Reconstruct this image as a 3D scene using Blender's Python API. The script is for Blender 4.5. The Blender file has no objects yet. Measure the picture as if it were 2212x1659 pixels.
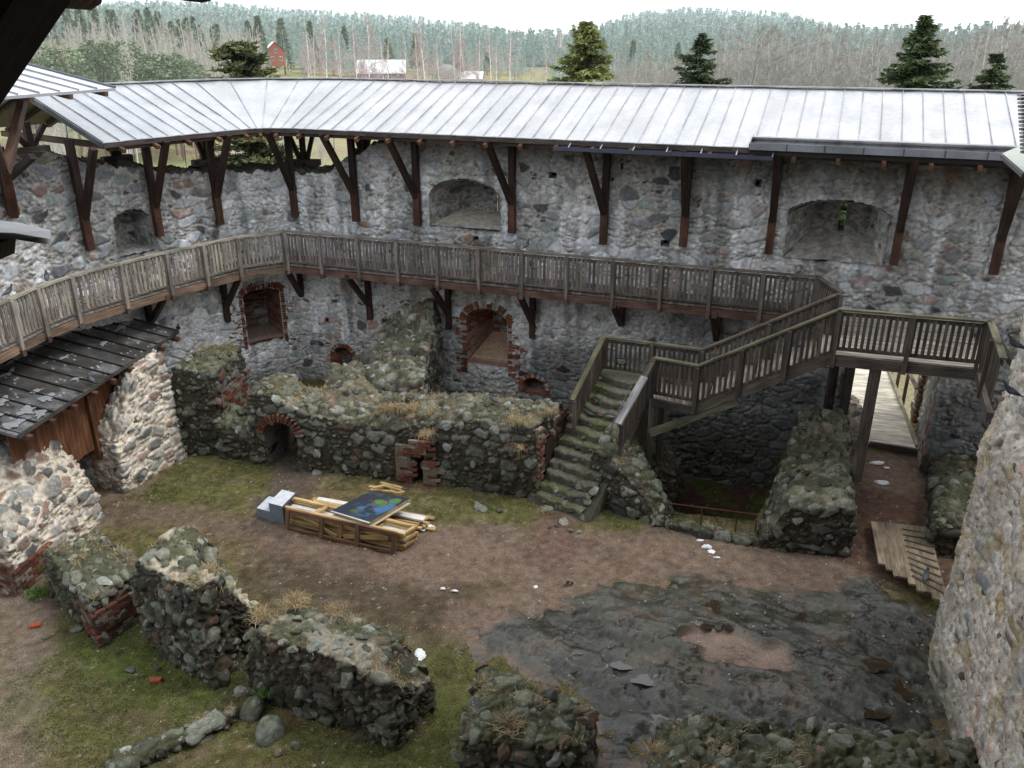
import bpy, bmesh, math, random
import numpy as np
from mathutils import Vector, Matrix
random.seed(7); RNG = np.random.default_rng(11)
SC = bpy.context.scene
COL = SC.collection
CAMZ = 11.5
FOC = 1800.0            # focal length for a frame 2212 wide
PIT = math.atan(750/1800); SP, CP = math.sin(PIT), math.cos(PIT)

# ------------------------------------------------------------------ survey helpers
def ray(px, py):
    u = (px-1106)/FOC; v = (829.5-py)/FOC
    return (u, CP+v*SP, -SP+v*CP)
def G(px, py, z=0.0):                      # point of a level surface seen at a survey pixel
    d = ray(px, py); t = (z-CAMZ)/d[2]
    return Vector((t*d[0], t*d[1], z))
def AT(px, py, Y):                         # point at distance Y
    d = ray(px, py); t = Y/d[1]
    return Vector((t*d[0], Y, CAMZ+t*d[2]))
# ------------------------------------------------------------------ numpy noise
def _mix(h):
    h ^= h >> np.uint32(16); h *= np.uint32(0x7feb352d); h ^= h >> np.uint32(15)
    h *= np.uint32(0x846ca68b); h ^= h >> np.uint32(16); return h
def hsh(ix, iy, iz, s):
    with np.errstate(over='ignore'):
        h = (ix.astype(np.uint32)*np.uint32(0x9E3779B1)) ^ (iy.astype(np.uint32)*np.uint32(0x85EBCA77)) ^ (iz.astype(np.uint32)*np.uint32(0xC2B2AE3D))
        h = h + np.uint32((s*747796405+12345) & 0xFFFFFFFF)
        return _mix(h)
def rnd(h, k):
    with np.errstate(over='ignore'):
        g = _mix(h ^ np.uint32((k*2654435761) & 0xFFFFFFFF))
    return (g & np.uint32(0xFFFFFF)).astype(np.float32)/np.float32(0xFFFFFF)
def P3(P):
    P = np.asarray(P, np.float32)
    if P.shape[1] == 2: P = np.concatenate([P, np.zeros((len(P), 1), np.float32)], 1)
    return P
def vnoise(P, seed=0):
    P = P3(P); f = np.floor(P); t = P-f; t = t*t*(3-2*t); i = f.astype(np.int32)
    r = np.zeros(len(P), np.float32)
    for a in (0, 1):
        wa = t[:, 0] if a else 1-t[:, 0]
        for b in (0, 1):
            wb = wa*(t[:, 1] if b else 1-t[:, 1])
            for c in (0, 1):
                h = hsh(i[:, 0]+a, i[:, 1]+b, i[:, 2]+c, seed)
                r += wb*(t[:, 2] if c else 1-t[:, 2])*((h & np.uint32(65535)).astype(np.float32)/65535)
    return r*2-1
def fbm(P, seed=0, octv=3, lac=2.1):
    P = P3(P); r = 0; a = .55; s = 0
    for k in range(octv):
        r = r+a*vnoise(P*np.float32(lac**k)+np.float32(17.3*k), seed+k); s += a; a *= .55
    return r/s*1.35
def vor(P, seed, flat=False):
    P = P3(P); i = np.floor(P).astype(np.int32); n = len(P)
    F1 = np.full(n, 9, np.float32); F2 = np.full(n, 9, np.float32); ID = np.zeros(n, np.uint32)
    for a in (-1, 0, 1):
        for b in (-1, 0, 1):
            for c in ((0,) if flat else (-1, 0, 1)):
                cx, cy, cz = i[:, 0]+a, i[:, 1]+b, i[:, 2]+c
                h = hsh(cx, cy, cz, seed)
                jx = (h & np.uint32(1023)).astype(np.float32)/1023*.84+.08
                jy = ((h >> np.uint32(10)) & np.uint32(1023)).astype(np.float32)/1023*.84+.08
                jz = ((h >> np.uint32(20)) & np.uint32(1023)).astype(np.float32)/1023*.84+.08
                d = (cx+jx-P[:, 0])**2+(cy+jy-P[:, 1])**2
                if not flat: d = d+(cz+jz-P[:, 2])**2
                d = np.sqrt(d)
                m = d < F1
                F2 = np.where(m, F1, np.minimum(F2, d)); F1 = np.where(m, d, F1); ID = np.where(m, h, ID)
    return F1, F2, ID
def sst(a, b, x):
    t = np.clip((x-a)/(b-a), 0, 1); return t*t*(3-2*t)
def masonry(P, size, seed=1, small=.5, warp=.22, flat=False):
    """edge distance (m) and id of the stone each point lies in; big stones with smaller ones between"""
    P = P3(P); size = np.array(size, np.float32); q = P/size
    w = np.stack([vnoise(q*1.3+5, seed+50), vnoise(q*1.3+31, seed+51), vnoise(q*1.3+77, seed+52)], 1)
    w2 = np.stack([vnoise(q*4+5, seed+60), vnoise(q*4+31, seed+61), vnoise(q*4+77, seed+62)], 1)
    if flat: w[:, 2] = 0; w2[:, 2] = 0
    q = q+w*warp+w2*.05
    F1, F2, ID = vor(q, seed, flat)
    m0 = size[:2].mean()
    edge = (F2-F1)*m0*.6
    m = rnd(ID, 3) < small
    if m.any():
        qs = q[m]*np.float32(2.2)
        a, b, c = vor(qs, seed+9, flat)
        e2 = (b-a)*m0*.6/2.2
        edge[m] = np.minimum(edge[m], e2); ID = ID.copy(); ID[m] = c ^ ID[m]
    return edge.astype(np.float32), ID
PAL = {
 'wall':  dict(c=[(.27,.295,.32),(.235,.265,.265),(.33,.34,.345),(.17,.18,.195),(.23,.165,.145),(.06,.063,.07)], p=[.30,.50,.68,.84,.90,1], mortar=(.36,.345,.32)),
 'ruin':  dict(c=[(.15,.155,.13),(.10,.105,.085),(.22,.215,.185),(.155,.10,.08),(.05,.051,.05),(.20,.215,.195)], p=[.27,.47,.62,.70,.87,1], mortar=(.075,.064,.047)),  # dark mortar, deepened further to stand for shade in the crevices
 'bright':dict(c=[(.38,.37,.35),(.28,.30,.29),(.50,.45,.40),(.30,.21,.17),(.14,.145,.15),(.5,.46,.4)], p=[.24,.44,.62,.78,.9,1], mortar=(.80,.72,.60)),
 'tower': dict(c=[(.40,.36,.32),(.31,.32,.32),(.44,.31,.26),(.52,.47,.40),(.15,.13,.12),(.40,.33,.20)], p=[.25,.45,.65,.82,.92,1], mortar=(.62,.57,.50)),
 'dark':  dict(c=[(.13,.125,.11),(.10,.095,.09),(.17,.155,.13),(.12,.075,.06),(.06,.055,.05),(.10,.11,.085)], p=[.25,.45,.6,.78,.9,1], mortar=(.21,.19,.165)),
}
def stone_col(ID, edge, pal, mw=.02, wash=None, washc=(.52,.53,.54)):
    p = PAL[pal]; r = rnd(ID, 1); out = np.zeros((len(ID), 3), np.float32)
    lo = 0
    for c, hi in zip(p['c'], p['p']):
        m = (r >= lo) & (r <= hi); out[m] = c; lo = hi
    out *= (.72+.6*rnd(ID, 2))[:, None]
    mk = (1-sst(mw*.5, mw*1.6, edge))[:, None]
    out = out*(1-mk)+np.array(p['mortar'], np.float32)*mk
    if wash is not None:
        w = wash[:, None]; out = out*(1-w)+np.array(washc, np.float32)*w
    return out
def tint(col, m, c):
    m = np.clip(m, 0, 1)[:, None]; return col*(1-m)+np.array(c, np.float32)*m
# ------------------------------------------------------------------ object helpers
def meta(o, label=None, cat=None, group=None, kind=None):
    if label: o['label'] = label
    if cat: o['category'] = cat
    if group: o['group'] = group
    if kind: o['kind'] = kind
    return o
def empty(name, loc=(0, 0, 0), label=None, cat=None, group=None):
    o = bpy.data.objects.new(name, None); COL.objects.link(o); o.location = loc; o.empty_display_size = .1
    return meta(o, label, cat, group)
def link(name, me, parent=None, loc=None):
    o = bpy.data.objects.new(name, me); COL.objects.link(o)
    if loc is not None: o.location = loc
    if parent is not None:
        o.parent = parent
        if loc is None: o.matrix_parent_inverse = Matrix.Translation(-Vector(parent.location))
    return o
def np_mesh(name, V, F, mat, col=None, gr=None, smooth=True):
    """V (n,3); F array (m,4) / (m,3) or list of them"""
    me = bpy.data.meshes.new(name); V = np.asarray(V, np.float32)
    Fs = F if isinstance(F, list) else [F]
    Fs = [np.asarray(f, np.int32) for f in Fs if len(f)]
    me.vertices.add(len(V)); me.vertices.foreach_set('co', V.ravel())
    nl = sum(f.size for f in Fs); nf = sum(len(f) for f in Fs)
    me.loops.add(nl); me.polygons.add(nf)
    me.loops.foreach_set('vertex_index', np.concatenate([f.ravel() for f in Fs]))
    st = []; k = 0
    for f in Fs:
        st.append(k+np.arange(len(f))*f.shape[1]); k += f.size
    me.polygons.foreach_set('loop_start', np.concatenate(st).astype(np.int32))
    me.update(calc_edges=True); me.validate(verbose=False)
    if True:
        sm = np.full(len(me.polygons), smooth is not False)
        if smooth is not True and smooth is not False and len(smooth) == len(sm): sm = np.asarray(smooth, bool)
        me.polygons.foreach_set('use_smooth', sm)
    if col is not None:
        a = me.attributes.new('Col', 'FLOAT_COLOR', 'POINT')
        a.data.foreach_set('color', np.concatenate([np.clip(col, 0, 1), np.ones((len(col), 1))], 1).astype(np.float32).ravel())
    if gr is not None:
        a = me.attributes.new('Grain', 'FLOAT_VECTOR', 'POINT'); a.data.foreach_set('vector', np.asarray(gr, np.float32).ravel())
    if mat is not None: me.materials.append(mat)
    return me
def vnormals(V, Q):
    """smooth normals of a quad mesh"""
    a, b, c, d = (V[Q[:, k]] for k in range(4))
    n = np.cross(c-a, d-b); N = np.zeros_like(V)
    for k in range(4):
        for ax in range(3): N[:, ax] += np.bincount(Q[:, k], n[:, ax], len(V))
    return N/np.maximum(np.linalg.norm(N, axis=1, keepdims=True), 1e-9)
def grid_quads(nu, nv):
    i = np.arange(nu-1)[:, None]; j = np.arange(nv-1)[None, :]
    a = (i*nv+j); return np.stack([a, a+nv, a+nv+1, a+1], -1).reshape(-1, 4)
class MB:
    """collects timber boxes, rods and patches into one mesh, with a colour and a grain direction per piece"""
    def __init__(s): s.v = []; s.c = []; s.g = []; s.q = []; s.t = []; s.n = 0
    def raw(s, V, Q=None, T=None, col=(.3, .3, .3), gr=None):
        V = np.asarray(V, np.float32); s.v.append(V)
        c = np.asarray(col, np.float32)
        s.c.append(np.tile(c, (len(V), 1)) if c.ndim == 1 else c)
        s.g.append(V*1.0 if gr is None else np.asarray(gr, np.float32))
        if Q is not None and len(Q): s.q.append(np.asarray(Q)+s.n)
        if T is not None and len(T): s.t.append(np.asarray(T)+s.n)
        s.n += len(V)
    def box(s, p0, p1, w, h, col, up=(0, 0, 1), jit=.12):
        """timber from p0 to p1, w across, h along 'up'"""
        p0 = np.array(p0, float); p1 = np.array(p1, float); d = p1-p0; L = np.linalg.norm(d)
        if L < 1e-6: return
        d /= L; up = np.array(up, float); sd = np.cross(d, up)
        if np.linalg.norm(sd) < 1e-4: sd = np.cross(d, (1, 0, 0.01))
        sd /= np.linalg.norm(sd); u = np.cross(sd, d)
        V = []; g = []; o = random.random()*50
        for a in (0, 1):
            for x, y in ((-1, -1), (1, -1), (1, 1), (-1, 1)):
                V.append(p0+d*L*a+sd*x*w/2+u*y*h/2); g.append((L*a+o, (x*w/2+y*h/2)+o*3, o))
        k = 1+random.uniform(-jit, jit)
        s.raw(V, [(0, 3, 2, 1), (4, 5, 6, 7), (0, 1, 5, 4), (1, 2, 6, 5), (2, 3, 7, 6), (3, 0, 4, 7)], None, np.array(col)*k, g)
    def rod(s, p0, p1, r0, r1=None, n=6, col=(.2, .2, .2)):
        r1 = r0 if r1 is None else r1
        p0 = np.array(p0, float); p1 = np.array(p1, float); d = p1-p0; L = np.linalg.norm(d); d /= max(L, 1e-9)
        a = np.cross(d, (0, 0, 1) if abs(d[2]) < .9 else (1, 0, 0)); a /= np.linalg.norm(a); b = np.cross(d, a)
        V = [p+(a*math.cos(t)+b*math.sin(t))*r for p, r in ((p0, r0), (p1, r1)) for t in [2*math.pi*k/n for k in range(n)]]
        Q = [(k, (k+1) % n, (k+1) % n+n, k+n) for k in range(n)]
        T = [(0, k+1, k) for k in range(1, n-1)]+[(n, n+k, n+k+1) for k in range(1, n-1)]
        s.raw(V, Q, T, col)
    def quad(s, pts, col, sub=1): s.raw(pts, [(0, 1, 2, 3)], None, col)
    def build(s, name, mat, parent=None, smooth=False):
        if not s.v: return None
        F = []
        if s.q: F.append(np.concatenate(s.q))
        if s.t: F.append(np.concatenate(s.t))
        me = np_mesh(name, np.concatenate(s.v), F, mat, np.concatenate(s.c), np.concatenate(s.g), smooth)
        return link(name, me, parent)
# ------------------------------------------------------------------ materials
def new_mat(name):
    m = bpy.data.materials.new(name); m.use_nodes = True; nt = m.node_tree; nt.nodes.clear()
    out = nt.nodes.new('ShaderNodeOutputMaterial'); b = nt.nodes.new('ShaderNodeBsdfPrincipled')
    nt.links.new(b.outputs[0], out.inputs[0]); return m, nt, b
def nd(nt, t, **k):
    n = nt.nodes.new(t)
    for a, v in k.items():
        if a.startswith('_'): n.inputs[a[1:].replace('_', ' ')].default_value = v
        else: setattr(n, a, v)
    return n
def mat_attr(name, rough=.9, n1=14, n1a=(.72, 1.25), n2=70, n2a=(.8, 1.2), bump=.25, bscale=60, bdist=.02, spec=.25, speck=0, metallic=0, coord='Object', rough2=None):
    m, nt, b = new_mat(name); L = nt.links.new
    at = nd(nt, 'ShaderNodeAttribute', attribute_name='Col')
    tc = nd(nt, 'ShaderNodeNewGeometry'); co = tc.outputs['Position']
    na = nd(nt, 'ShaderNodeTexNoise', _Scale=n1, _Detail=3.0); L(co, na.inputs['Vector'])
    nb = nd(nt, 'ShaderNodeTexNoise', _Scale=n2, _Detail=2.0); L(co, nb.inputs['Vector'])
    ra = nd(nt, 'ShaderNodeMapRange'); L(na.outputs['Fac'], ra.inputs[0]); ra.inputs[1].default_value = .3; ra.inputs[2].default_value = .7; ra.inputs[3].default_value, ra.inputs[4].default_value = n1a
    rb = nd(nt, 'ShaderNodeMapRange'); L(nb.outputs['Fac'], rb.inputs[0]); rb.inputs[1].default_value = .3; rb.inputs[2].default_value = .7; rb.inputs[3].default_value, rb.inputs[4].default_value = n2a
    mu = nd(nt, 'ShaderNodeMath', operation='MULTIPLY'); L(ra.outputs[0], mu.inputs[0]); L(rb.outputs[0], mu.inputs[1])
    vm = nd(nt, 'ShaderNodeVectorMath', operation='SCALE'); L(at.outputs['Color'], vm.inputs[0]); L(mu.outputs[0], vm.inputs['Scale'])
    c = vm.outputs[0]
    if speck:
        sp = nd(nt, 'ShaderNodeTexVoronoi', _Scale=9.0, _Randomness=1.0); L(co, sp.inputs['Vector'])
        r = nd(nt, 'ShaderNodeMapRange'); L(sp.outputs['Distance'], r.inputs[0]); r.inputs[1].default_value = .10; r.inputs[2].default_value = .14; r.inputs[3].default_value = speck; r.inputs[4].default_value = 0
        mx = nd(nt, 'ShaderNodeMix', data_type='RGBA'); L(r.outputs[0], mx.inputs[0]); L(c, mx.inputs[6]); mx.inputs[7].default_value = (.55, .56, .5, 1); c = mx.outputs[2]
    L(c, b.inputs['Base Color'])
    b.inputs['Roughness'].default_value = rough; b.inputs['Specular IOR Level'].default_value = spec; b.inputs['Metallic'].default_value = metallic
    if rough2 is not None:
        rr = nd(nt, 'ShaderNodeMapRange'); L(na.outputs['Fac'], rr.inputs[0]); rr.inputs[1].default_value = .35; rr.inputs[2].default_value = .65; rr.inputs[3].default_value = rough; rr.inputs[4].default_value = rough2; L(rr.outputs[0], b.inputs['Roughness'])
    if bump:
        nc = nd(nt, 'ShaderNodeTexNoise', _Scale=bscale, _Detail=3.0); L(co, nc.inputs['Vector'])
        bp = nd(nt, 'ShaderNodeBump', _Strength=bump, _Distance=bdist); L(nc.outputs['Fac'], bp.inputs['Height']); L(bp.outputs[0], b.inputs['Normal'])
    return m
def mat_wood(name, rough=.8, k=(.55, 1.35), green=0.0):
    m, nt, b = new_mat(name); L = nt.links.new
    at = nd(nt, 'ShaderNodeAttribute', attribute_name='Col'); g = nd(nt, 'ShaderNodeAttribute', attribute_name='Grain')
    mp = nd(nt, 'ShaderNodeMapping'); mp.inputs['Scale'].default_value = (1.6, 38, 1); L(g.outputs['Vector'], mp.inputs['Vector'])
    n = nd(nt, 'ShaderNodeTexNoise', _Scale=1.0, _Detail=4.0, _Distortion=.6); L(mp.outputs[0], n.inputs['Vector'])
    r = nd(nt, 'ShaderNodeMapRange'); L(n.outputs['Fac'], r.inputs[0]); r.inputs[1].default_value = .32; r.inputs[2].default_value = .68; r.inputs[3].default_value, r.inputs[4].default_value = k
    mp2 = nd(nt, 'ShaderNodeMapping'); mp2.inputs['Scale'].default_value = (1.2, 3, 1); L(g.outputs['Vector'], mp2.inputs['Vector'])
    n2 = nd(nt, 'ShaderNodeTexNoise', _Scale=1.3, _Detail=3.0); L(mp2.outputs[0], n2.inputs['Vector'])
    r2 = nd(nt, 'ShaderNodeMapRange'); L(n2.outputs['Fac'], r2.inputs[0]); r2.inputs[1].default_value = .35; r2.inputs[2].default_value = .65; r2.inputs[3].default_value = .65; r2.inputs[4].default_value = 1.3
    mu = nd(nt, 'ShaderNodeMath', operation='MULTIPLY'); L(r.outputs[0], mu.inputs[0]); L(r2.outputs[0], mu.inputs[1])
    vm = nd(nt, 'ShaderNodeVectorMath', operation='SCALE'); L(at.outputs['Color'], vm.inputs[0]); L(mu.outputs[0], vm.inputs['Scale'])
    L(vm.outputs[0], b.inputs['Base Color']); b.inputs['Roughness'].default_value = rough; b.inputs['Specular IOR Level'].default_value = .3
    bp = nd(nt, 'ShaderNodeBump', _Strength=.3, _Distance=.01); L(n.outputs['Fac'], bp.inputs['Height']); L(bp.outputs[0], b.inputs['Normal'])
    return m
def mat_flat(name, c, rough=.6, metallic=0, spec=.4):
    m, nt, b = new_mat(name); b.inputs['Base Color'].default_value = (*c, 1); b.inputs['Roughness'].default_value = rough; b.inputs['Metallic'].default_value = metallic
    b.inputs['Specular IOR Level'].default_value = spec
    n = nd(nt, 'ShaderNodeTexNoise', _Scale=9.0, _Detail=3.0); g = nd(nt, 'ShaderNodeNewGeometry'); nt.links.new(g.outputs['Position'], n.inputs['Vector'])
    r = nd(nt, 'ShaderNodeMapRange'); r.inputs[1].default_value = .3; r.inputs[2].default_value = .7; r.inputs[3].default_value = .8; r.inputs[4].default_value = 1.15; nt.links.new(n.outputs['Fac'], r.inputs[0])
    vm = nd(nt, 'ShaderNodeVectorMath', operation='SCALE'); vm.inputs[0].default_value = c; nt.links.new(r.outputs[0], vm.inputs['Scale']); nt.links.new(vm.outputs[0], b.inputs['Base Color'])
    return m
M_STONE = mat_attr('rubble masonry', rough=.88, n1=9, n1a=(.75, 1.22), n2=45, n2a=(.78, 1.22), bump=.5, bscale=38, bdist=.03, speck=.0)
M_ROCK = mat_attr('fieldstone', rough=.85, n1=11, n1a=(.7, 1.3), n2=60, n2a=(.8, 1.2), bump=.5, bscale=30, bdist=.03, speck=.45)
M_BRICK = mat_attr('old brick', rough=.9, n1=20, n1a=(.7, 1.25), n2=80, n2a=(.85, 1.15), bump=.4, bscale=70, bdist=.01)
M_GROUND = mat_attr('soil and turf', rough=.95, n1=5, n1a=(.74, 1.28), n2=48, n2a=(.5, 1.5), bump=1.0, bscale=30, bdist=.05, spec=.15)
M_BED = mat_attr('wet bedrock', rough=.12, rough2=.6, n1=2.2, n1a=(.7, 1.3), n2=30, n2a=(.7, 1.3), bump=.5, bscale=9, bdist=.05, spec=.45, speck=.12)
M_WOOD = mat_wood('weathered timber'); M_DARK = mat_wood('tarred timber', rough=.6, k=(.6, 1.5)); M_FRESH = mat_wood('sawn pine', rough=.65, k=(.78, 1.15))
M_LEAF = mat_attr('needle foliage', rough=.75, n1=2.0, n1a=(.7, 1.3), n2=12, n2a=(.75, 1.25), bump=0, spec=.2)
def hazy(name, base, e, rough=.8):  # haze put in as a faint even glow of the tree surfaces
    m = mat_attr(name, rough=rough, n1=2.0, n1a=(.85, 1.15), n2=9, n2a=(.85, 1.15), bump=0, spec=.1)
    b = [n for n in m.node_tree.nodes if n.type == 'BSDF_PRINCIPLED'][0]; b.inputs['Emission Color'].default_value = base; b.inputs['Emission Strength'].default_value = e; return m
M_MIDTREE = hazy('mid trees with haze glow', (.80, .86, .88, 1), .06); M_FARTREE = hazy('far trees with haze glow', (.80, .89, .90, 1), .19)
M_BARK = mat_attr('bark and twigs', rough=.85, n1=2.5, n1a=(.85, 1.15), n2=12, n2a=(.85, 1.15), bump=0, spec=.2)
M_METAL = mat_attr('galvanised sheet', rough=.38, rough2=.62, n1=1.3, n1a=(.86, 1.07), n2=9, n2a=(.92, 1.06), bump=.05, bscale=3, bdist=.02, spec=.5, metallic=.55)
M_TAR = mat_attr('tarred felt', rough=.55, n1=2.2, n1a=(.6, 1.7), n2=18, n2a=(.75, 1.3), bump=.1, bscale=30, bdist=.01, spec=.4)
M_PAINT = mat_attr('old paint', rough=.45, n1=6, n1a=(.85, 1.1), n2=40, n2a=(.9, 1.08), bump=.05, spec=.4)
M_WATER = mat_flat('puddle water', (.05, .035, .022), rough=.04, spec=.9)
M_SNOW = mat_flat('snow', (.86, .88, .9), rough=.6)
M_FEATHER = mat_attr('feathers', rough=.7, n1=30, n1a=(.85, 1.15), n2=90, n2a=(.9, 1.1), bump=0)
# ------------------------------------------------------------------ rocks
def _ico(sub):
    bm = bmesh.new(); bmesh.ops.create_icosphere(bm, subdivisions=sub, radius=1)
    V = np.array([v.co[:] for v in bm.verts], np.float32); T = np.array([[v.index for v in f.verts] for f in bm.faces], np.int32); bm.free(); return V, T
def _rockproto(sub, seed):
    r = np.random.default_rng(seed); V, T = _ico(sub); V = V.copy()
    for _ in range(13):
        n = r.normal(size=3); n /= np.linalg.norm(n); d = r.uniform(.5, .84); k = V@n
        V -= np.maximum(k-d, 0)[:, None]*n*.97
    V += (vnoise(V*2.3+seed, seed)*.07)[:, None]*V
    return V.astype(np.float32), T
def _roundproto(seed):
    r = np.random.default_rng(seed); V, T = _ico(3); V = V.copy()
    for _ in range(5): n = r.normal(size=3); n /= np.linalg.norm(n); d = r.uniform(.72, .92); k = V@n; V -= np.maximum(k-d, 0)[:, None]*n*.7
    V += (vnoise(V*1.6+seed, seed)*.13)[:, None]*V; return V.astype(np.float32), T
ROUND = [_roundproto(400+i) for i in range(6)]
ROCK2 = [_rockproto(2, 100+i) for i in range(10)]; ROCK3 = [_rockproto(3, 200+i) for i in range(14)]
def rotm(rng):
    q = rng.normal(size=4); q /= np.linalg.norm(q); w, x, y, z = q
    return np.array([[1-2*(y*y+z*z), 2*(x*y-z*w), 2*(x*z+y*w)], [2*(x*y+z*w), 1-2*(x*x+z*z), 2*(y*z-x*w)], [2*(x*z-y*w), 2*(y*z+x*w), 1-2*(x*x+y*y)]])
def basis(n, rng):
    n = n/np.linalg.norm(n); a = rng.normal(size=3)*.35+np.array([rng.normal(), rng.normal(), 0])*.6; a -= n*(a@n); a /= np.linalg.norm(a); return np.stack([a, np.cross(n, a), n], 1)
def rocks(mb, pts, nrm, rad, pal, rng, protos=ROCK2, moss=0.0, sink=.3, flat=.62, bright=1.0):
    p = PAL[pal]
    for P, N, r in zip(pts, nrm, rad):
        V, T = protos[rng.integers(len(protos))]
        side_ = .72+.34*max(0., min(1., float(N[2])*1.3)); B = basis(N+rng.normal(size=3)*.25, rng); S = np.array([1, rng.uniform(.6, .95), flat*rng.uniform(.7, 1.2)])*r  # side_: stones painted darker where they face sideways, standing in for shade
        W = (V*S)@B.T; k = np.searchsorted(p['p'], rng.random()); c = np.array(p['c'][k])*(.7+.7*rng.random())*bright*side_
        cc = np.tile(c, (len(V), 1)); up = W[:, 2]/r
        cc = tint(cc, (np.clip(up, 0, 1)*.9+vnoise(W*6+P, 5)*.5)*moss, (.105, .12, .05))
        lic = (rng.random() < .35)*.6
        cc = tint(cc, sst(.15, .5, vnoise(W*9+P*3, 8))*lic*np.clip(up+.3, 0, 1), (.33, .35, .27))
        mb.raw(W+P-B[:, 2]*r*sink*S[2]/r, None, T, cc)
def thin(P, N, rad, k=.82):
    keep = []; kp = np.zeros((0, 3)); kr = np.zeros(0)
    for i in range(len(P)):
        if len(kp) == 0 or (np.linalg.norm(kp-P[i], axis=1) > k*(kr+rad[i])).all():
            keep.append(i); kp = np.vstack([kp, P[i]]); kr = np.append(kr, rad[i])
    return P[keep], N[keep], rad[keep]
# ================================================================== camera, sky, sun
cam = bpy.data.cameras.new('camera'); camo = bpy.data.objects.new('camera', cam); COL.objects.link(camo)
cam.sensor_width = 36; cam.lens = 36*FOC/2212; cam.clip_start = .05; cam.clip_end = 4000
camo.location = (0, 0, CAMZ); camo.rotation_euler = (math.pi/2-PIT, 0, 0); SC.camera = camo
W = bpy.data.worlds.new('World'); SC.world = W; W.use_nodes = True; nt = W.node_tree; nt.nodes.clear()
SUN_EL, SUN_AZ = math.radians(56), math.radians(84)        # azimuth from +y towards +x
wo = nt.nodes.new('ShaderNodeOutputWorld'); bg = nt.nodes.new('ShaderNodeBackground')
sky = nt.nodes.new('ShaderNodeTexSky'); sky.sky_type = 'NISHITA'; sky.sun_disc = False; sky.sun_elevation = SUN_EL; sky.sun_rotation = SUN_AZ
sky.air_density = 1.5; sky.dust_density = 6.0
mx = nt.nodes.new('ShaderNodeMix'); mx.data_type = 'RGBA'; mx.inputs[0].default_value = .88
tc = nt.nodes.new('ShaderNodeTexCoord'); cn = nt.nodes.new('ShaderNodeTexNoise'); cn.inputs['Scale'].default_value = 1.4; cn.inputs['Detail'].default_value = 3
nt.links.new(tc.outputs['Generated'], cn.inputs['Vector'])
cr = nt.nodes.new('ShaderNodeValToRGB'); cr.color_ramp.elements[0].position = .3; cr.color_ramp.elements[0].color = (11.1, 11.6, 12.3, 1)
cr.color_ramp.elements[1].position = .7; cr.color_ramp.elements[1].color = (14.9, 15.3, 15.9, 1)
nt.links.new(cn.outputs['Fac'], cr.inputs[0])
nt.links.new(sky.outputs[0], mx.inputs[6]); nt.links.new(cr.outputs[0], mx.inputs[7]); nt.links.new(mx.outputs[2], bg.inputs[0])
bg.inputs[1].default_value = .126; nt.links.new(bg.outputs[0], wo.inputs[0])
sl = bpy.data.lights.new('sun', 'SUN'); sl.energy = 1.5; sl.angle = math.radians(16); sl.color = (1, .97, .93)
so = bpy.data.objects.new('sun', sl); COL.objects.link(so); so.location = (30, 20, 40)
_d = Vector((math.sin(SUN_AZ)*math.cos(SUN_EL), math.cos(SUN_AZ)*math.cos(SUN_EL), math.sin(SUN_EL)))
so.rotation_euler = _d.to_track_quat('Z', 'Y').to_euler()
SC.view_settings.view_transform = 'Standard'; SC.view_settings.look = 'None'; SC.view_settings.exposure = 0
try: SC.cycles.use_denoising = True; SC.cycles.max_bounces = 5; SC.cycles.diffuse_bounces = 3
except Exception: pass

# ================================================================== plan of the curtain wall
WP = [(-15.2, 9), (-14.7, 14), (-14.0, 18.6), (-12.95, 22.1), (-12.05, 23.6), (-9.6, 26.95), (-8.45, 28.2), (-6.9, 28.22), (-5.15, 27.55), (0, 25.6), (6, 23.32), (12.6, 20.82), (16.5, 19.34)]
def chaikin(P, n):
    P = [np.array(p, float) for p in P]
    for _ in range(n):
        Q = [P[0]]
        for a, b in zip(P[:-1], P[1:]): Q += [a*.75+b*.25, a*.25+b*.75]
        Q.append(P[-1]); P = Q
    return np.array(P)
WD = chaikin(WP, 3)
WS = np.concatenate([[0], np.cumsum(np.linalg.norm(np.diff(WD, axis=0), axis=1))]); WL = WS[-1]
def wpos(s):
    s = np.asarray(s, float); return np.stack([np.interp(s, WS, WD[:, 0]), np.interp(s, WS, WD[:, 1])], -1)
def wnrm(s):
    a = wpos(np.asarray(s)-.3); b = wpos(np.asarray(s)+.3); d = b-a; d /= np.linalg.norm(d, axis=-1, keepdims=True)
    return np.stack([d[..., 1], -d[..., 0]], -1)
def W3(s, z, dep=0.0):
    s = np.asarray(s, float); p = wpos(s)-wnrm(s)*np.asarray(dep)[..., None] if np.ndim(dep) else wpos(s)-wnrm(s)*dep
    return np.concatenate([p, (np.zeros(s.shape)+z)[..., None]], -1)
def onwall(px, py, off=0.0):
    u, dy, dz = ray(px, py); best = None
    for k in range(len(WD)-1):
        a = WD[k]; b = WD[k+1]; n = wnrm((WS[k]+WS[k+1])/2); a = a+n*off; b = b+n*off
        e = b-a; den = u*e[1]-dy*e[0]
        if abs(den) < 1e-9: continue
        t = (a[0]*e[1]-a[1]*e[0])/den; w = (a[0]*dy-a[1]*u)/den
        if t > 0 and -.001-.4*(off != 0) <= w <= 1.001+.4*(off != 0) and (best is None or t < best[0]): best = (t, WS[k]+w*(WS[k+1]-WS[k]), CAMZ+t*dz)
    return best[1], best[2]
_tc = [onwall(*q) for q in [(20, 352), (100, 350), (200, 352), (260, 362), (300, 368), (400, 372), (500, 372), (640, 373), (700, 380), (740, 352), (800, 325), (880, 298)]]
TS = [0]+[a for a, b in _tc]+[_tc[-1][0]+.6, WL]; TZ = [_tc[0][1]]+[b for a, b in _tc]+[9.05, 9.05]
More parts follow.
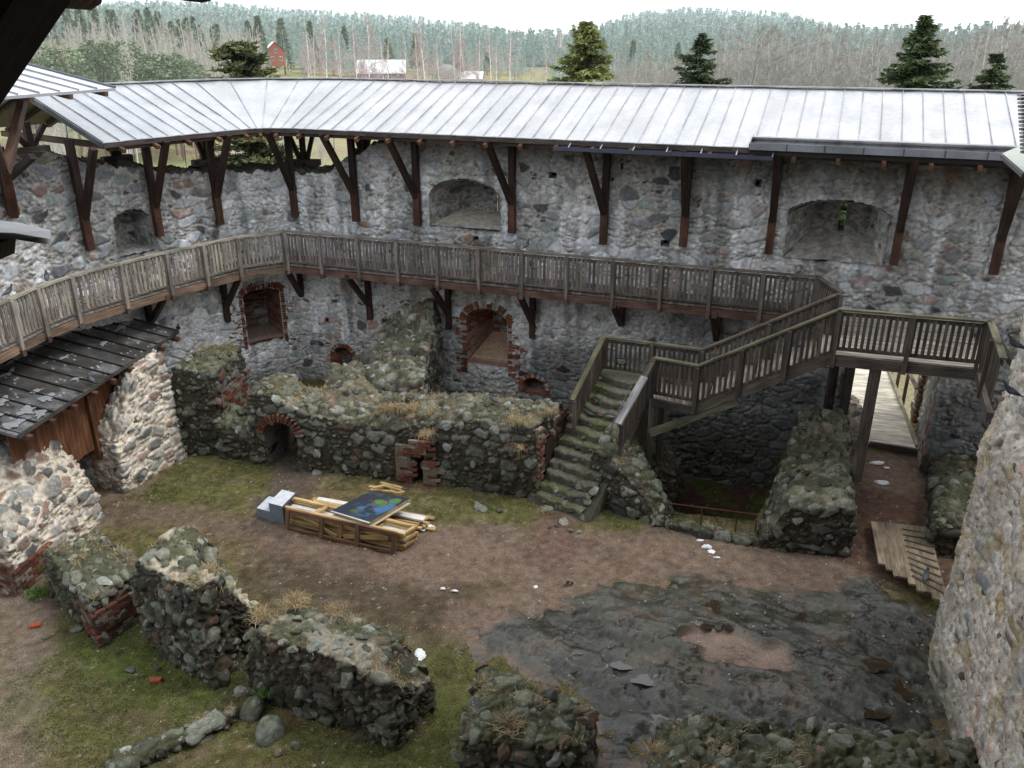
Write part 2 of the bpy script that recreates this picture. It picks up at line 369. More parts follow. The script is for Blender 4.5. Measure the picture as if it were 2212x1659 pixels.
def wtop(s):
    s = np.asarray(s, float); low = 1-sst(_tc[-1][0]-.5, _tc[-1][0]+.6, s)
    P = np.stack([s*1.7, s*0], -1).reshape(-1, 2)
    return np.interp(s, TS, TZ)+(fbm(P, 71, 3).reshape(s.shape)*.16+np.abs(fbm(P*3, 74, 2).reshape(s.shape))*.12)*low
# ================================================================== terrain
def pdist(X, Y, pl):
    d = np.full(X.shape, 1e9)
    for a, b in zip(pl[:-1], pl[1:]):
        ex, ey = b[0]-a[0], b[1]-a[1]; t = np.clip(((X-a[0])*ex+(Y-a[1])*ey)/(ex*ex+ey*ey), 0, 1)
        d = np.minimum(d, np.hypot(X-a[0]-t*ex, Y-a[1]-t*ey))
    return d
def inpoly(X, Y, pl):
    c = np.zeros(X.shape, bool); n = len(pl)
    for i in range(n):
        x1, y1 = pl[i][:2]; x2, y2 = pl[(i+1) % n][:2]
        m = ((y1 > Y) != (y2 > Y)); xx = (x2-x1)*(Y-y1)/((y2-y1) if y2 != y1 else 1e-9)+x1
        c ^= m & (X < xx)
    return c
def sdpoly(X, Y, pl):
    d = pdist(X, Y, list(pl)+[pl[0]]); return np.where(inpoly(X, Y, pl), -d, d)
PIT_POLY = [(3.1, 20.6), (4.4, 18.9), (6.2, 18.5), (8.0, 21.6), (8.6, 24.5), (3.3, 25.5)]
ROCK_POLY = [G(*q) for q in [(1015, 1362), (1075, 1325), (1180, 1300), (1300, 1252), (1420, 1238), (1560, 1232), (1640, 1262), (1740, 1275), (1810, 1262), (1840, 1235), (1880, 1235), (2000, 1300), (2075, 1350), (2060, 1480), (2070, 1659), (1300, 1659), (1260, 1560), (1190, 1500), (1100, 1440), (1030, 1400)]]
HAZ = np.array([-1200, 100, 560, 700, 900, 1060, 1150, 1230, 1320, 1420, 1600, 1720, 1900, 2100, 2212, 3400])
HTP = np.array([20, 12, 18, 30, 42, 62, 84, 72, 38, 28, 36, 66, 72, 62, 58, 40])
def outside(X, Y):
    """terrain beyond the castle"""
    az = 1106+1660*X/np.maximum(Y, 1)
    top = np.interp(az, HAZ, HTP); zt = CAMZ+(80-top)/1800*620-15
    z = -3.6+sst(90, 330, Y)*(3.2+4.0*sst(900, 500, az))+0*X
    z = z+(zt-z)*sst(330, 640, Y)
    z = z+sst(560, 150, az)*sst(70, 190, Y)*9*(1-sst(330, 500, Y))
    z = z+sst(1500, 1900, az)*sst(60, 140, Y)*2.5*(1-sst(330, 500, Y))
    return z+fbm(np.stack([X.ravel()/40, Y.ravel()/40], 1), 31, 2).reshape(X.shape)*.8*sst(50, 120, Y)
def wall_sd(X, Y):       # signed distance beyond the wall's inner face
    d = np.full(X.shape, 1e9); sg = np.zeros(X.shape)
    for a, b in zip(WD[:-1], WD[1:]):
        ex, ey = b-a; t = np.clip(((X-a[0])*ex+(Y-a[1])*ey)/(ex*ex+ey*ey), 0, 1)
        dd = np.hypot(X-a[0]-t*ex, Y-a[1]-t*ey); m = dd < d; d = np.where(m, dd, d)
        sg = np.where(m, np.sign(ex*(Y-a[1])-ey*(X-a[0])), sg)
    return d*sg
def terr(X, Y):
    X = np.asarray(X, float); Y = np.asarray(Y, float)
    P = np.stack([X.ravel(), Y.ravel()], 1)
    zin = (fbm(P*.5, 21, 3)*.05+fbm(P*3.1, 25, 3)*.03).reshape(X.shape)
    sd = sdpoly(X, Y, PIT_POLY); zin = zin-1.45*(1-sst(-.35, .1, sd))+.35*(1-sst(-.6, .0, sd))*sst(20.6, 19, Y)
    wd = wall_sd(X, Y); out = sst(1.3, 4.5, wd)
    # behind / beside the tower the ground simply carries on
    return zin*(1-out)+outside(X, Y)*out
def axis(a, b, st, lo, hi, g=1.09):
    c = list(np.arange(a, b, st)); x = b; d = st
    while x < hi: c.append(x); d *= g; x += d
    c.append(hi); x = a-st; d = st; L = []
    while x > lo: L.append(x); d *= g; x -= d
    L.append(lo); return np.array(L[::-1]+c)
XS = axis(-13.2, 12.6, .055, -1500, 1500); YS = axis(9.3, 23.5, .055, -300, 1600, 1.06)
X, Y = np.meshgrid(XS, YS, indexing='ij'); Z = terr(X, Y)
P2 = np.stack([X.ravel(), Y.ravel()], 1).astype(np.float32)
n1 = fbm(P2*.45, 41, 3); n2 = fbm(P2*1.6, 44, 3); n3 = fbm(P2*7, 47, 3); n4 = vnoise(P2*23, 49)
col = np.tile(np.array((.150, .128, .058), np.float32), (len(P2), 1))
col = tint(col, sst(-.1, .55, n1+.5*n2), (.130, .126, .046)); col = tint(col, sst(.05, .6, n2-.4*n1+.4*n3)*.85, (.155, .105, .062))
col = tint(col, sst(.0, .5, n3+.4*n4)*.5, (.21, .175, .09)); col = tint(col, sst(.1, .6, -n3+.4*n4)*.55, (.045, .042, .018))
x_, y_ = X.ravel(), Y.ravel()
def path(px, w, c, amt=1.0, soft=.45):
    global col
    d = pdist(x_, y_, [G(*q)[:2] for q in px]); m = 1-sst(w*.5, w*.5+soft, d+n2*.34+n3*.24+n4*.08)
    col = tint(col, m*amt, c)
for px, am in [([(430, 1040), (520, 1060)], .75), ([(330, 1350), (420, 1420)], 0), ([(200, 1450), (330, 1500), (480, 1510)], .8), ([(1000, 1440), (960, 1560), (930, 1659)], .7), ([(1290, 1125), (1430, 1150)], .9), ([(700, 1659), (930, 1650)], .8), ([(1000, 1110), (1100, 1110)], .5)]:
    if am: path(px, .8, (.098, .122, .028), am*.65, 1.7)
MUD = (.205, .148, .112); MUD2 = (.12, .088, .064)
path([(680, 1215), (800, 1240), (900, 1290)], 1.9, (.085, .062, .048), .75, 1.4)
path([(240, 1110), (400, 1118), (560, 1150), (720, 1195), (860, 1215), (960, 1195)], .55, (.17, .12, .09), .85, .5)
path([(950, 1200), (1100, 1195), (1250, 1205), (1450, 1200), (1650, 1225), (1790, 1262)], 1.7, MUD, 1, .8)
path([(1250, 1210), (1160, 1280), (1060, 1345)], 1.1, MUD, .95, .7)
path([(1225, 1065), (1205, 1130), (1200, 1200)], .8, (.17, .11, .085), .95, .5)
path([(630, 990), (640, 1040), (600, 1085), (590, 1130)], .8, (.11, .085, .068), .9, .5)
path([(500, 1500), (440, 1550), (330, 1560), (180, 1500), (90, 1400), (70, 1300)], .35, MUD2, .7, .5)
path([(20, 1270), (45, 1400), (35, 1520), (20, 1700)], .55, (.24, .19, .16), .6, .5)
path([(100, 1500), (200, 1600), (150, 1659)], .6, (.10, .12, .035), .35, 1.0); path([(230, 1400), (300, 1440), (420, 1500)], .8, (.095, .13, .03), .7, .8); path([(700, 1420), (760, 1450), (960, 1500)], .9, (.13, .13, .045), .6, 1.2)
path([(110, 1120), (240, 1075), (330, 1030)], .35, (.22, .16, .13), .6, .3)
path([(1930, 985), (1930, 1100), (1950, 1200)], 2.2, (.13, .08, .058), 1, .6)
path([(1925, 985), (1935, 1040)], 1.2, (.24, .175, .13), .8, .6)
path([(1480, 1400), (1560, 1390), (1640, 1430), (1560, 1440)], .8, (.26, .18, .15), 1, .3)
col = tint(col, sst(.15, .6, fbm(P2*2.4, 62, 4))*.35*(y_ < 26), (.075, .052, .038)); col = tint(col, sst(.2, .6, -fbm(P2*3.7, 63, 3))*.22*(y_ < 26), (.27, .22, .17))
inpit = sst(.1, -.3, sdpoly(x_, y_, PIT_POLY)); col = tint(col, inpit, (.075, .045, .035)); col = tint(col, inpit*sst(.3, .7, n1+n2*.6+sst(20.0, 18.4, y_)*.8)*.8, (.07, .095, .02))
# crumbs of stone and brick in the soil
F1, F2, ID = vor(P2*9, 61, True); peb = (F1 < .17)*(rnd(ID, 4) > .93); pc = np.where((rnd(ID, 5) > .75)[:, None], np.array((.34, .12, .07)), np.array((.33, .31, .28)))
nearw = (y_ < 30)*(peb)*1.0; col = col*(1-nearw[:, None]*.75)+pc*nearw[:, None]*.75
out = sst(.6, 1.4, wall_sd(X, Y)).ravel(); az = 1106+1660*x_/np.maximum(y_, 1)
oc = np.tile(np.array((.33, .31, .17), np.float32), (len(P2), 1)); oc = tint(oc, sst(-.2, .5, fbm(P2/14, 81, 3)), (.27, .29, .14)); oc = tint(oc, sst(0, .6, fbm(P2/6, 83, 3)), (.30, .235, .16))
oc = tint(oc, sst(300, 380, y_), (.20, .235, .20)); oc = tint(oc, sst(1400, 1600, az)*sst(40, 70, y_), (.19, .165, .13)); oc = tint(oc, sst(420, 200, az)*sst(110, 150, y_), (.16, .15, .10))
rd = pdist(x_, y_, [AT(300, 345, 62)[:2], AT(345, 325, 74)[:2], AT(420, 302, 96)[:2], AT(520, 285, 120)[:2], AT(700, 260, 160)[:2]]); oc = tint(oc, 1-sst(1.2, 2.0, rd), (.46, .40, .36))
col = col*(1-out[:, None])+oc*out[:, None]
me = np_mesh('ground', np.stack([x_, y_, Z.ravel()], 1), grid_quads(len(XS), len(YS)), M_GROUND, col)
o = link('ground', me); meta(o, kind='structure')
GCOL = col.reshape(len(XS), len(YS), 3).copy(); GZ = Z.copy()
# bedrock: a low hump of bare wet rock
bx = np.arange(-1.6, 10.2, .05); by = np.arange(9.4, 17.2, .05); X, Y = np.meshgrid(bx, by, indexing='ij'); P2 = np.stack([X.ravel(), Y.ravel()], 1).astype(np.float32)
sd = sdpoly(X, Y, ROCK_POLY).ravel()+fbm(P2*1.3, 91, 3)*.25
lay = np.stack([P2[:, 0]*.85-P2[:, 1]*.5, P2[:, 0]*.5+P2[:, 1]*.85], 1)
h = .46*(1-sst(-2.6, .1, sd))-.06*sst(-.1, .4, sd)-.35*sst(.15, .45, sd)
r1 = fbm(lay*np.array((.8, 2.2), np.float32), 93, 4); rr1 = np.abs(fbm(lay*np.array((1.1, 2.6), np.float32), 86, 3)); h = h+(1-sst(-.5, .2, sd))*(r1*.10+fbm(P2*6, 97, 3)*.02+fbm(lay*np.array((3, 9), np.float32), 95, 2)*.03-.07*sst(.09, 0, rr1))
F1, F2, ID = vor(lay*np.array((.55, .95), np.float32)+np.stack([fbm(P2*1.2, 98, 2), fbm(P2*1.2, 99, 2)], 1)*.5, 94, True); ck = (1-sst(.0, .028, F2-F1))*(rnd(ID, 2) > .25)
h -= ck*.06*(1-sst(-.4, 0, sd)); terrace = rnd(ID, 6)*.035; h += terrace*(1-sst(-.8, -.1, sd))
pd = pdist(P2[:, 0], P2[:, 1], [G(*q, .3)[:2] for q in [(1490, 1385), (1560, 1382), (1640, 1420), (1680, 1432), (1540, 1418)]]); sp = 1-sst(.12, .34, pd+fbm(P2*1.5, 92, 2)*.25)
bc = np.tile(np.array((.050, .051, .042), np.float32), (len(P2), 1)); bc = tint(bc, sst(-.1, .6, r1), (.092, .092, .077)); bc = tint(bc, sst(.05, .6, fbm(P2*.9, 96, 3))*.7, (.055, .06, .032)); bc = tint(bc, sst(.15, .6, fbm(P2*1.7, 90, 3))*.6, (.115, .082, .058)); bc = tint(bc, sst(.1, .5, fbm(lay*np.array((2.2, 7), np.float32), 87, 3))*.5, (.12, .115, .10)); bc = tint(bc, sst(.05, .0, np.abs(fbm(lay*np.array((1.1, 2.6), np.float32), 86, 3)))*.55, (.02, .02, .018))
bc = tint(bc, ck*.8, (.02, .02, .02)); bc = tint(bc, sp, (.235, .165, .125)); bc = tint(bc, sst(-.45, .0, sd+fbm(P2*3.3, 85, 3)*.35)*.92, (.165, .12, .09))
bc = tint(bc, sst(.3, .7, vnoise(P2*13, 89))*.3, (.2, .15, .12)); h = h*(1-sp)+(.30+fbm(P2*4, 88, 2)*.01)*sp
me = np_mesh('bedrock', np.stack([P2[:, 0], P2[:, 1], h], 1), grid_quads(len(bx), len(by)), M_BED, bc); o = link('bedrock', me); meta(o, kind='structure')
BH = h.reshape(len(bx), len(by))
def bed_z(x, y):
    i = min(max(int((x-bx[0])/.05), 0), len(bx)-1); j = min(max(int((y-by[0])/.05), 0), len(by)-1); return float(max(BH[i, j], 0))
# puddles lying in the hollows
def puddle(px, rx, ry, seed):
    c = G(*px, .25); rx *= 1.25; ry *= 1.25; hs_ = sorted(bed_z(c.x+a*.22*rx, c.y+b*.22*ry) for a in range(-4, 5) for b in range(-4, 5)); z = hs_[int(len(hs_)*.42)]; V = []
    for k in range(48):
        t = k/48*2*math.pi; r = 1+.55*float(fbm(np.array([[math.cos(t)*1.4+seed, math.sin(t)*1.4]]), seed, 3)[0]); V.append((c.x+math.cos(t)*rx*r, c.y+math.sin(t)*ry*r, z+.004))
    me = bpy.data.meshes.new('puddle'); me.from_pydata(V, [], [tuple(range(48))]); me.materials.append(M_WATER); meta(link('puddle', me), kind='structure')
for k, q in enumerate([((1535, 1340), .2, .36), ((1245, 1400), .16, .12), ((1365, 1440), .3, .12), ((1420, 1475), .36, .13), ((1440, 1548), .3, .12), ((1245, 1250), .2, .2), ((1730, 1340), .14, .2), ((1870, 1440), .34, .2), ((1935, 1480), .2, .24), ((1700, 1650), .3, .12), ((1645, 1558), .14, .2), ((1900, 1530), .25, .15)]): puddle(*q, seed=300+k)

# ================================================================== curtain wall
class Niche: pass
NI = []
def niche(c, z0, zs, zt, w, depth, splay=.25, shift=0.0, sill=0.0, slit=None, brick=False, floor=None, drop=.12):
    n = Niche(); n.s, n.z0, n.zs, n.zt, n.w, n.d, n.splay, n.shift, n.sill, n.slit, n.brick, n.floor, n.drop = c, z0, zs, zt, w, depth, splay, shift, sill, slit, brick, floor, drop; NI.append(n); return n
def ni_in(n, S, Zz, grow=0.0):
    t = np.clip(2*(S-n.s)/(n.w+2*grow), -1, 1); return (np.abs(S-n.s) < n.w/2+grow) & (Zz > n.z0-grow) & (Zz < n.zs+grow+(n.zt-n.zs)*np.sqrt(1-t*t))
def wp(px, py): return onwall(px, py)
def nfrom(pl, pr, top, bot, spring, **k):
    sl, sr = wp(*pl)[0], wp(*pr)[0]; return niche((sl+sr)/2, wp(*bot)[1], wp(*spring)[1], wp(*top)[1], abs(sr-sl), **k)
nU1 = nfrom((928, 430), (1082, 430), (1000, 386), (1005, 492), (930, 428), depth=1.25, splay=.12, shift=.45, sill=.35, slit=(.74, .30, 1.35, .22), floor=(.40, .35, .27))
nU2 = nfrom((1700, 480), (1918, 500), (1810, 432), (1810, 565), (1700, 462), depth=1.25, splay=.42, shift=.1, sill=.55, slit=(.12, .62, 1.35, .17), floor=(.26, .23, .19))
nL1 = nfrom((247, 500), (325, 500), (287, 452), (287, 549), (247, 482), depth=.8, splay=.15, sill=.1)
nB1 = nfrom((527, 680), (609, 680), (570, 622), (570, 735), (527, 640), depth=1.3, splay=.25, shift=-.12, sill=.15, slit=(-.40, .35, 1.35, .16), brick=True, floor=(.30, .28, .25))
nB2 = nfrom((1010, 730), (1097, 730), (1056, 667), (1056, 787), (1010, 690), depth=1.3, splay=.1, shift=.35, sill=.75, brick=True, floor=(.52, .42, .29))
nS1 = nfrom((724, 780), (762, 780), (742, 750), (742, 797), (724, 762), depth=.45, splay=.1, brick=True)
nS2 = nfrom((1130, 835), (1178, 835), (1155, 816), (1155, 850), (1130, 828), depth=.5, splay=.1, brick=True)
for q, w_, h_ in [((1195, 378), .28, .14), ((1637, 397), .16, .18), ((1437, 525), .22, .16), ((835, 693), .24, .14), ((1030, 515), .18, .1), ((618, 688), .16, .14), ((1322, 388), .12, .1), ((1345, 360), .06, .14), ((708, 690), .14, .12)]:
    s, z = wp(*q); niche(s, z-h_/2, z+h_/2, z+h_/2+.02, w_, .35, 0)
GS0, GS1 = wp(1815, 890)[0], wp(2010, 900)[0]
gate = niche((GS0+GS1)/2, -1.9, 3.7, 4.15, GS1-GS0, 1.5, 0, drop=0); gate.gate = True
DS = .036
S1 = np.arange(2.0, WL-.2, DS); NZ = 310; ZB = -1.8
tp = wtop(S1); C = np.linspace(0, 1, NZ)
S = np.repeat(S1[:, None], NZ, 1); Zg = ZB+(tp[:, None]-ZB)*C[None, :]
pl = np.stack([S.ravel(), Zg.ravel()], 1).astype(np.float32)
e1, i1 = masonry(pl, (.46, .30, 1), 5, small=.55, flat=True)
s_, z_ = pl[:, 0], pl[:, 1]
rng_ = rnd(i1, 7)
relief = sst(.004, .035, e1)*(.030+.055*rng_)+fbm(pl*5, 120, 3)*.02+fbm(pl*.7, 123, 2)*.05
# limewash and weather streaks
wn = fbm(pl*np.array((.32, .3), np.float32), 130, 3); st = fbm(pl*np.array((2.6, .45), np.float32), 133, 3)
wash = sst(-.36, .30, wn*1.1+.75*st+.2*vnoise(pl*9, 137))*(1-sst(6.8, 8.4, z_)*.85)*(1-sst(1.6, -.2, z_)*.75)
right = sst(27, 36, s_)      # towards the gate: darker, cleaner stone
wash *= (1-.45*right*sst(5, 3.2, z_)); leftm = sst(14.5, 9, s_); wash = np.clip(wash+leftm*.35*sst(7.6, 6.6, z_)*sst(-.3, .4, wn+.5), 0, .85)
hvy = sst(.72, 1., wash); wash *= np.where(e1 < .02, .5, .3+.7*rnd(i1, 9))*((rnd(i1, 10) > .16)*.85+.15); wash = np.maximum(wash, hvy*.72*sst(-.6, .2, vnoise(pl*6, 151)))
c = stone_col(i1, e1, 'wall', .024, wash, (.74, .765, .80)); c = c*(1.24+.26*vnoise(pl*21, 150)[:, None])*(1-.2*sst(24, 38, s_))[:, None]*(1+.32*sst(5, 4.2, z_)*sst(36, 28, s_))[:, None]  # lower wall brightened in the colour against the dim light under the gallery
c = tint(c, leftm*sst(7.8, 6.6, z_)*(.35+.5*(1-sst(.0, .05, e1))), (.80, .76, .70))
dk = np.clip(sst(7.3, 8.8, z_+.35*st)*.8, 0, 1); c = c*(1-dk[:, None]*.62); c = tint(c, dk*.35*sst(-.2, .5, wn), (.15, .115, .07))  # wall darkened in the colour below the eave, standing in for roof shade
pitm = sst(29, 31, s_)*sst(2.9, 2.0, z_); c = c*(1-.55*pitm)[:, None]
c = tint(c, sst(.25, .6, fbm(pl*np.array((1.9, .22), np.float32), 152, 3))*.5, (.09, .09, .088)); c = tint(c, sst(.3, .75, fbm(pl*1.1, 139, 3))*.25, (.30, .22, .15))
c = tint(c, sst(.9, .1, z_)*.35, (.09, .095, .05))
c = tint(c, leftm*sst(7.0, 7.3, z_)*sst(8.2, 7.3, z_)*sst(-.1, .4, n3[:len(z_)] if False else fbm(pl*3, 140, 2))*.5, (.11, .11, .045))
# brick surrounds painted by course; the bricks themselves are added as parts
N2v = wnrm(S1); base = wpos(S1)
cut = np.zeros(S.shape, bool)
for n in NI: cut |= ni_in(n, S, Zg, .02)
R = relief.reshape(S.shape)
for n in NI:
    if n.w > .5:   # edges of openings are worn back
        near = ni_in(n, S, Zg, .16) & ~cut; R = np.where(near, R*.4-.01, R)
PX = base[:, None, 0]+N2v[:, None, 0]*R; PY = base[:, None, 1]+N2v[:, None, 1]*R
V = np.stack([PX, PY, Zg+0*PX], -1).reshape(-1, 3)
Q = grid_quads(len(S1), NZ); cf = cut.ravel()
Q = Q[~(cf[Q].sum(1) >= 3)]
wallroot = empty('curtain_wall', (0, 25.6, 0), 'long grey rubble curtain wall with limewash streaks under the sheet metal roof', 'wall')
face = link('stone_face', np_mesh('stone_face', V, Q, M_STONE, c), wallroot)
# top and outer side
ST = np.arange(2.0, WL-.2, .07); TK = 1.5; D = np.linspace(0, TK, 22)
tt = wtop(ST)
S = np.repeat(ST[:, None], len(D), 1); pl = np.stack([S.ravel(), np.tile(D, len(ST))], 1).astype(np.float32)
e1, i1 = masonry(pl, (.38, .3, 1), 15, small=.5, flat=True)
zz = (tt[:, None]+0*D[None, :])+(np.sqrt(sst(0, .08, e1))*.09+fbm(pl*2, 16, 2)*.05).reshape(S.shape)*(np.minimum(D, .15)/.15)[None, :]
c = stone_col(i1, e1, 'dark', .02); c = tint(c, sst(0, .5, fbm(pl*2, 17, 3))*.6, (.09, .095, .04))
pw = wpos(ST)[:, None, :]-wnrm(ST)[:, None, :]*D[None, :, None]; V1 = np.concatenate([pw, zz[..., None]], -1).reshape(-1, 3); Q1 = grid_quads(len(ST), len(D))
SO = np.arange(2.0, WL-.2, .14); ZO = np.linspace(-4.5, 1, 70); to = wtop(SO)
zo = np.linspace(0, 1, 70)[None, :]*(to[:, None]+4.5)-4.5; pw = wpos(SO)[:, None, :]-wnrm(SO)[:, None, :]*TK+0*zo[..., None]
V2 = np.concatenate([pw, zo[..., None]], -1).reshape(-1, 3); Q2 = grid_quads(len(SO), 70)
cu = np.zeros(zo.shape, bool); SS = np.repeat(SO[:, None], 70, 1)
for n in NI:
    if n is gate: cu |= ni_in(n, SS, zo, .05)
    elif n.slit: so_, a, b, w_ = n.slit; cu |= (np.abs(SS-(n.s+n.shift*n.d*.0+so_)) < w_*.5+.25) & (zo > n.z0+a-.2) & (zo < n.z0+b+.2)
Q2 = Q2[~(cu.ravel()[Q2].sum(1) >= 2)]
pl2 = np.stack([SS.ravel(), zo.ravel()], 1).astype(np.float32); e2, i2 = masonry(pl2, (.45, .3, 1), 25, flat=True)
link('coping', np_mesh('coping', np.concatenate([V1, V2]), np.concatenate([Q1, Q2+len(V1)]), M_STONE, np.concatenate([c, stone_col(i2, e2, 'wall')])), wallroot)
def brickcol(u, z, seed=1, bl=.26, bh=.085, wash=.25):
    row = np.floor(z/bh); uu = u/bl+(row % 2)*.5; cidx = np.floor(uu); fu = uu-cidx; fz = z/bh-row
    h = hsh(cidx.astype(np.int32), row.astype(np.int32), (0*row).astype(np.int32), seed); r = rnd(h, 1)
    m = (fu < .05) | (fz < .15)
    c = np.array((.27, .10, .065))[None]*(.6+.7*r)[:, None]; c = tint(c, (r > .82)*.7, (.36, .25, .2)); c = tint(c, m*1.0, (.36, .31, .26))
    w = sst(0, .6, vnoise(np.stack([u*2, z*2], 1), seed+5)); return tint(c, w*wash, (.46, .42, .38)), (~m)*.012
for n in NI:
    dep = n.d; big = n.w > .5; rs = .04 if big else .06
    up = np.arange(n.z0, n.zs, rs); arc = np.linspace(0, math.pi, max(8, int(n.w*1.4/rs)))
    ol = [(-n.w/2, z) for z in up]+[(-n.w/2*math.cos(t), n.zs+(n.zt-n.zs)*math.sin(t)) for t in arc]+[(n.w/2, z) for z in up[::-1]]+[(x, n.z0) for x in np.arange(n.w/2-rs, -n.w/2, -rs)]
    ol = np.array(ol+[ol[0]]); k = len(ol); dd = np.arange(-.03, dep+.001, .045 if big else .08); m = len(dd)
    per = np.concatenate([[0], np.cumsum(np.linalg.norm(np.diff(ol, axis=0), axis=1))])
    floor_ = (ol[:, 1] <= n.z0+.001)
    f = dd/max(dep, .01); sc_ = 1-n.splay*np.clip(f, 0, 1)
    Sx = n.s+ol[:, 0][:, None]*1.02*sc_[None, :]+n.shift*f[None, :]
    Zx = ol[:, 1][:, None]-(ol[:, 1]-n.z0)[:, None]*n.drop*np.clip(f, 0, 1)[None, :]+n.sill*np.clip(f, 0, 1)[None, :]*np.clip(1-(ol[:, 1]-n.z0)/(n.zt-n.z0), 0, 1)[:, None]
    U = np.stack([np.repeat(per[:, None], m, 1).ravel(), np.tile(dd, k)+3*n.s], 1).astype(np.float32)
    ed, idd = masonry(U, (.30, .24, 1), 35, small=.6, flat=True); rel = np.sqrt(sst(0, .07, ed))*.04
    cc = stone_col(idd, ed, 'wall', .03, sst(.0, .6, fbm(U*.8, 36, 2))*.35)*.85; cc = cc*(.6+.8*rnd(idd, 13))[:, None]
    if n.brick:
        bc_, br = brickcol(U[:, 1], np.repeat(ol[:, 1][:, None], m, 1).ravel(), 4); cc = bc_; rel = br
    if n is gate:
        bc_, br = brickcol(U[:, 1], Zx.ravel(), 6); low = (Zx.ravel() < 1.5+.5*np.sin(U[:, 1]*5)) & (np.tile(dd, k) < .5); cc = np.where(low[:, None], bc_, cc)
    if n.floor: fm = np.repeat(floor_[:, None], m, 1).ravel()*sst(0, .25, np.tile(dd, k)); cc = tint(cc, fm*.55, n.floor)
    ctr = np.array([n.s, (n.z0+n.zs)/2]); dx = Sx-ctr[0]; dz_ = Zx-ctr[1]; L_ = np.hypot(dx, dz_)+1e-6; rr = rel.reshape(k, m)
    Sx = Sx-dx/L_*rr; Zx = Zx-dz_/L_*rr
    V = W3(Sx, Zx, np.repeat(dd[None, :], k, 0)).reshape(-1, 3); Qn = grid_quads(k, m)[:, ::-1]
    Vs, Qs, Cs = [V], [Qn], [cc]
    if n is not gate:
        gx = np.arange(-n.w/2-.05, n.w/2+.06, .045 if big else .08); gz = np.arange(n.z0-.05, n.zt+.06, .045 if big else .08)
        A, B = np.meshgrid(gx, gz, indexing='ij'); ok = ni_in(n, A+n.s, B, .06)
        Sb = n.s+A*(1-n.splay)*1.02+n.shift; Zb = B-(B-n.z0)*n.drop+n.sill*np.clip(1-(B-n.z0)/(n.zt-n.z0), 0, 1)
        pb = np.stack([Sb.ravel(), Zb.ravel()], 1).astype(np.float32); ed, idd = masonry(pb, (.26, .2, 1), 37, small=.6, flat=True)
        if n.slit:
            a0, z0_, z1_, ww = n.slit; ok &= ~((np.abs(Sb-(n.s+a0)) < ww/2) & (Zb > n.z0+z0_) & (Zb < n.z0+z1_))
        Vb = W3(Sb, Zb, (dep-.015-(np.sqrt(sst(0, .06, ed))*.035).reshape(A.shape))).reshape(-1, 3); Qb = grid_quads(*A.shape); Qb = Qb[ok.ravel()[Qb].all(1)]
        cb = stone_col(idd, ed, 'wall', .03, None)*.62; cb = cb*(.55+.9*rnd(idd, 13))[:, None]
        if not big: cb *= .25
        if n.brick and big: bb, _ = brickcol(pb[:, 0], pb[:, 1], 8); cb = np.where((rnd(idd, 8) > .4)[:, None], bb*.6, cb)
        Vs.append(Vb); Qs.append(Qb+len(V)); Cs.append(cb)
        if n.slit:
            a0, z0_, z1_, ww = n.slit; rs_ = []
            for sx, s2 in ((-1, 1), (1, 1)):
                q = W3(np.array([n.s+a0+sx*ww/2]*4), np.array([n.z0+z0_, n.z0+z0_, n.z0+z1_, n.z0+z1_]), np.array([dep-.05, TK+.02, TK+.02, dep-.05]))
                b_ = sum(len(v) for v in Vs); Vs.append(q); Qs.append(np.array([[0, 1, 2, 3]])+b_); Cs.append(np.tile((.42, .40, .34), (4, 1)))
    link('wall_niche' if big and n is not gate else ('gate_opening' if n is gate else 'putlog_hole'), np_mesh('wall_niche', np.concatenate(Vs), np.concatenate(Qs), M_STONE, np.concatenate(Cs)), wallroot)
# bricks laid round the openings
def brick_at(mb, s, z, w, h, out_, ang=0.0, col=None):
    t = np.array([math.cos(ang), math.sin(ang)]); u = np.array([-t[1], t[0]]); V = []
    for dpt in (-out_, .12):
        for a, b in ((-1, -1), (1, -1), (1, 1), (-1, 1)):
            q = np.array([s, z])+t*a*w/2+u*b*h/2; V.append(W3(q[0], q[1], dpt))
    k = RNG.random(); c = np.array((.25, .095, .062))*(.5+.8*k) if k < .72 else np.array((.36, .30, .26))
    mb.raw(np.array(V), [(0, 3, 2, 1), (0, 1, 5, 4), (1, 2, 6, 5), (2, 3, 7, 6), (3, 0, 4, 7)], None, c if col is None else col)
for n, dens in ((nB1, 1.1), (nB2, 1.0), (nS1, .9), (nS2, .9)):
    mb = MB(); big = n.w > .9
    L = n.w/2+.13; na = int((n.w+.4)*1.35/.095)
    for k in range(na):
        t = math.pi*(k+.5)/na; rx, rz = n.w/2+(.13 if big else .07), (n.zt-n.zs)+(.13 if big else .07)
        s = n.s-rx*math.cos(t); z = n.zs+rz*math.sin(t); nx, nz = -math.cos(t)*rz, math.sin(t)*rx; a = math.atan2(nz, nx)
        if RNG.random() < .93: brick_at(mb, s, z, .25 if big else .13, .07, .045+.012*RNG.random(), a)
    z = n.z0-.35 if big else n.z0+.05; row = 0
    while z < n.zs+.05:
        for sd in (-1, 1):
            for j in range(3 if big else 1):
                if RNG.random() > dens-(.42*j): continue
                bl = .24 if (row+j) % 2 else .13; off = n.w/2+.02+sum((.24 if (row+q) % 2 else .13)+.02 for q in range(j))+bl/2
                brick_at(mb, n.s+sd*off, z, bl, .068, .035+.015*RNG.random())
        z += .088; row += 1
    mb.build('brick_surround', M_BRICK, wallroot)
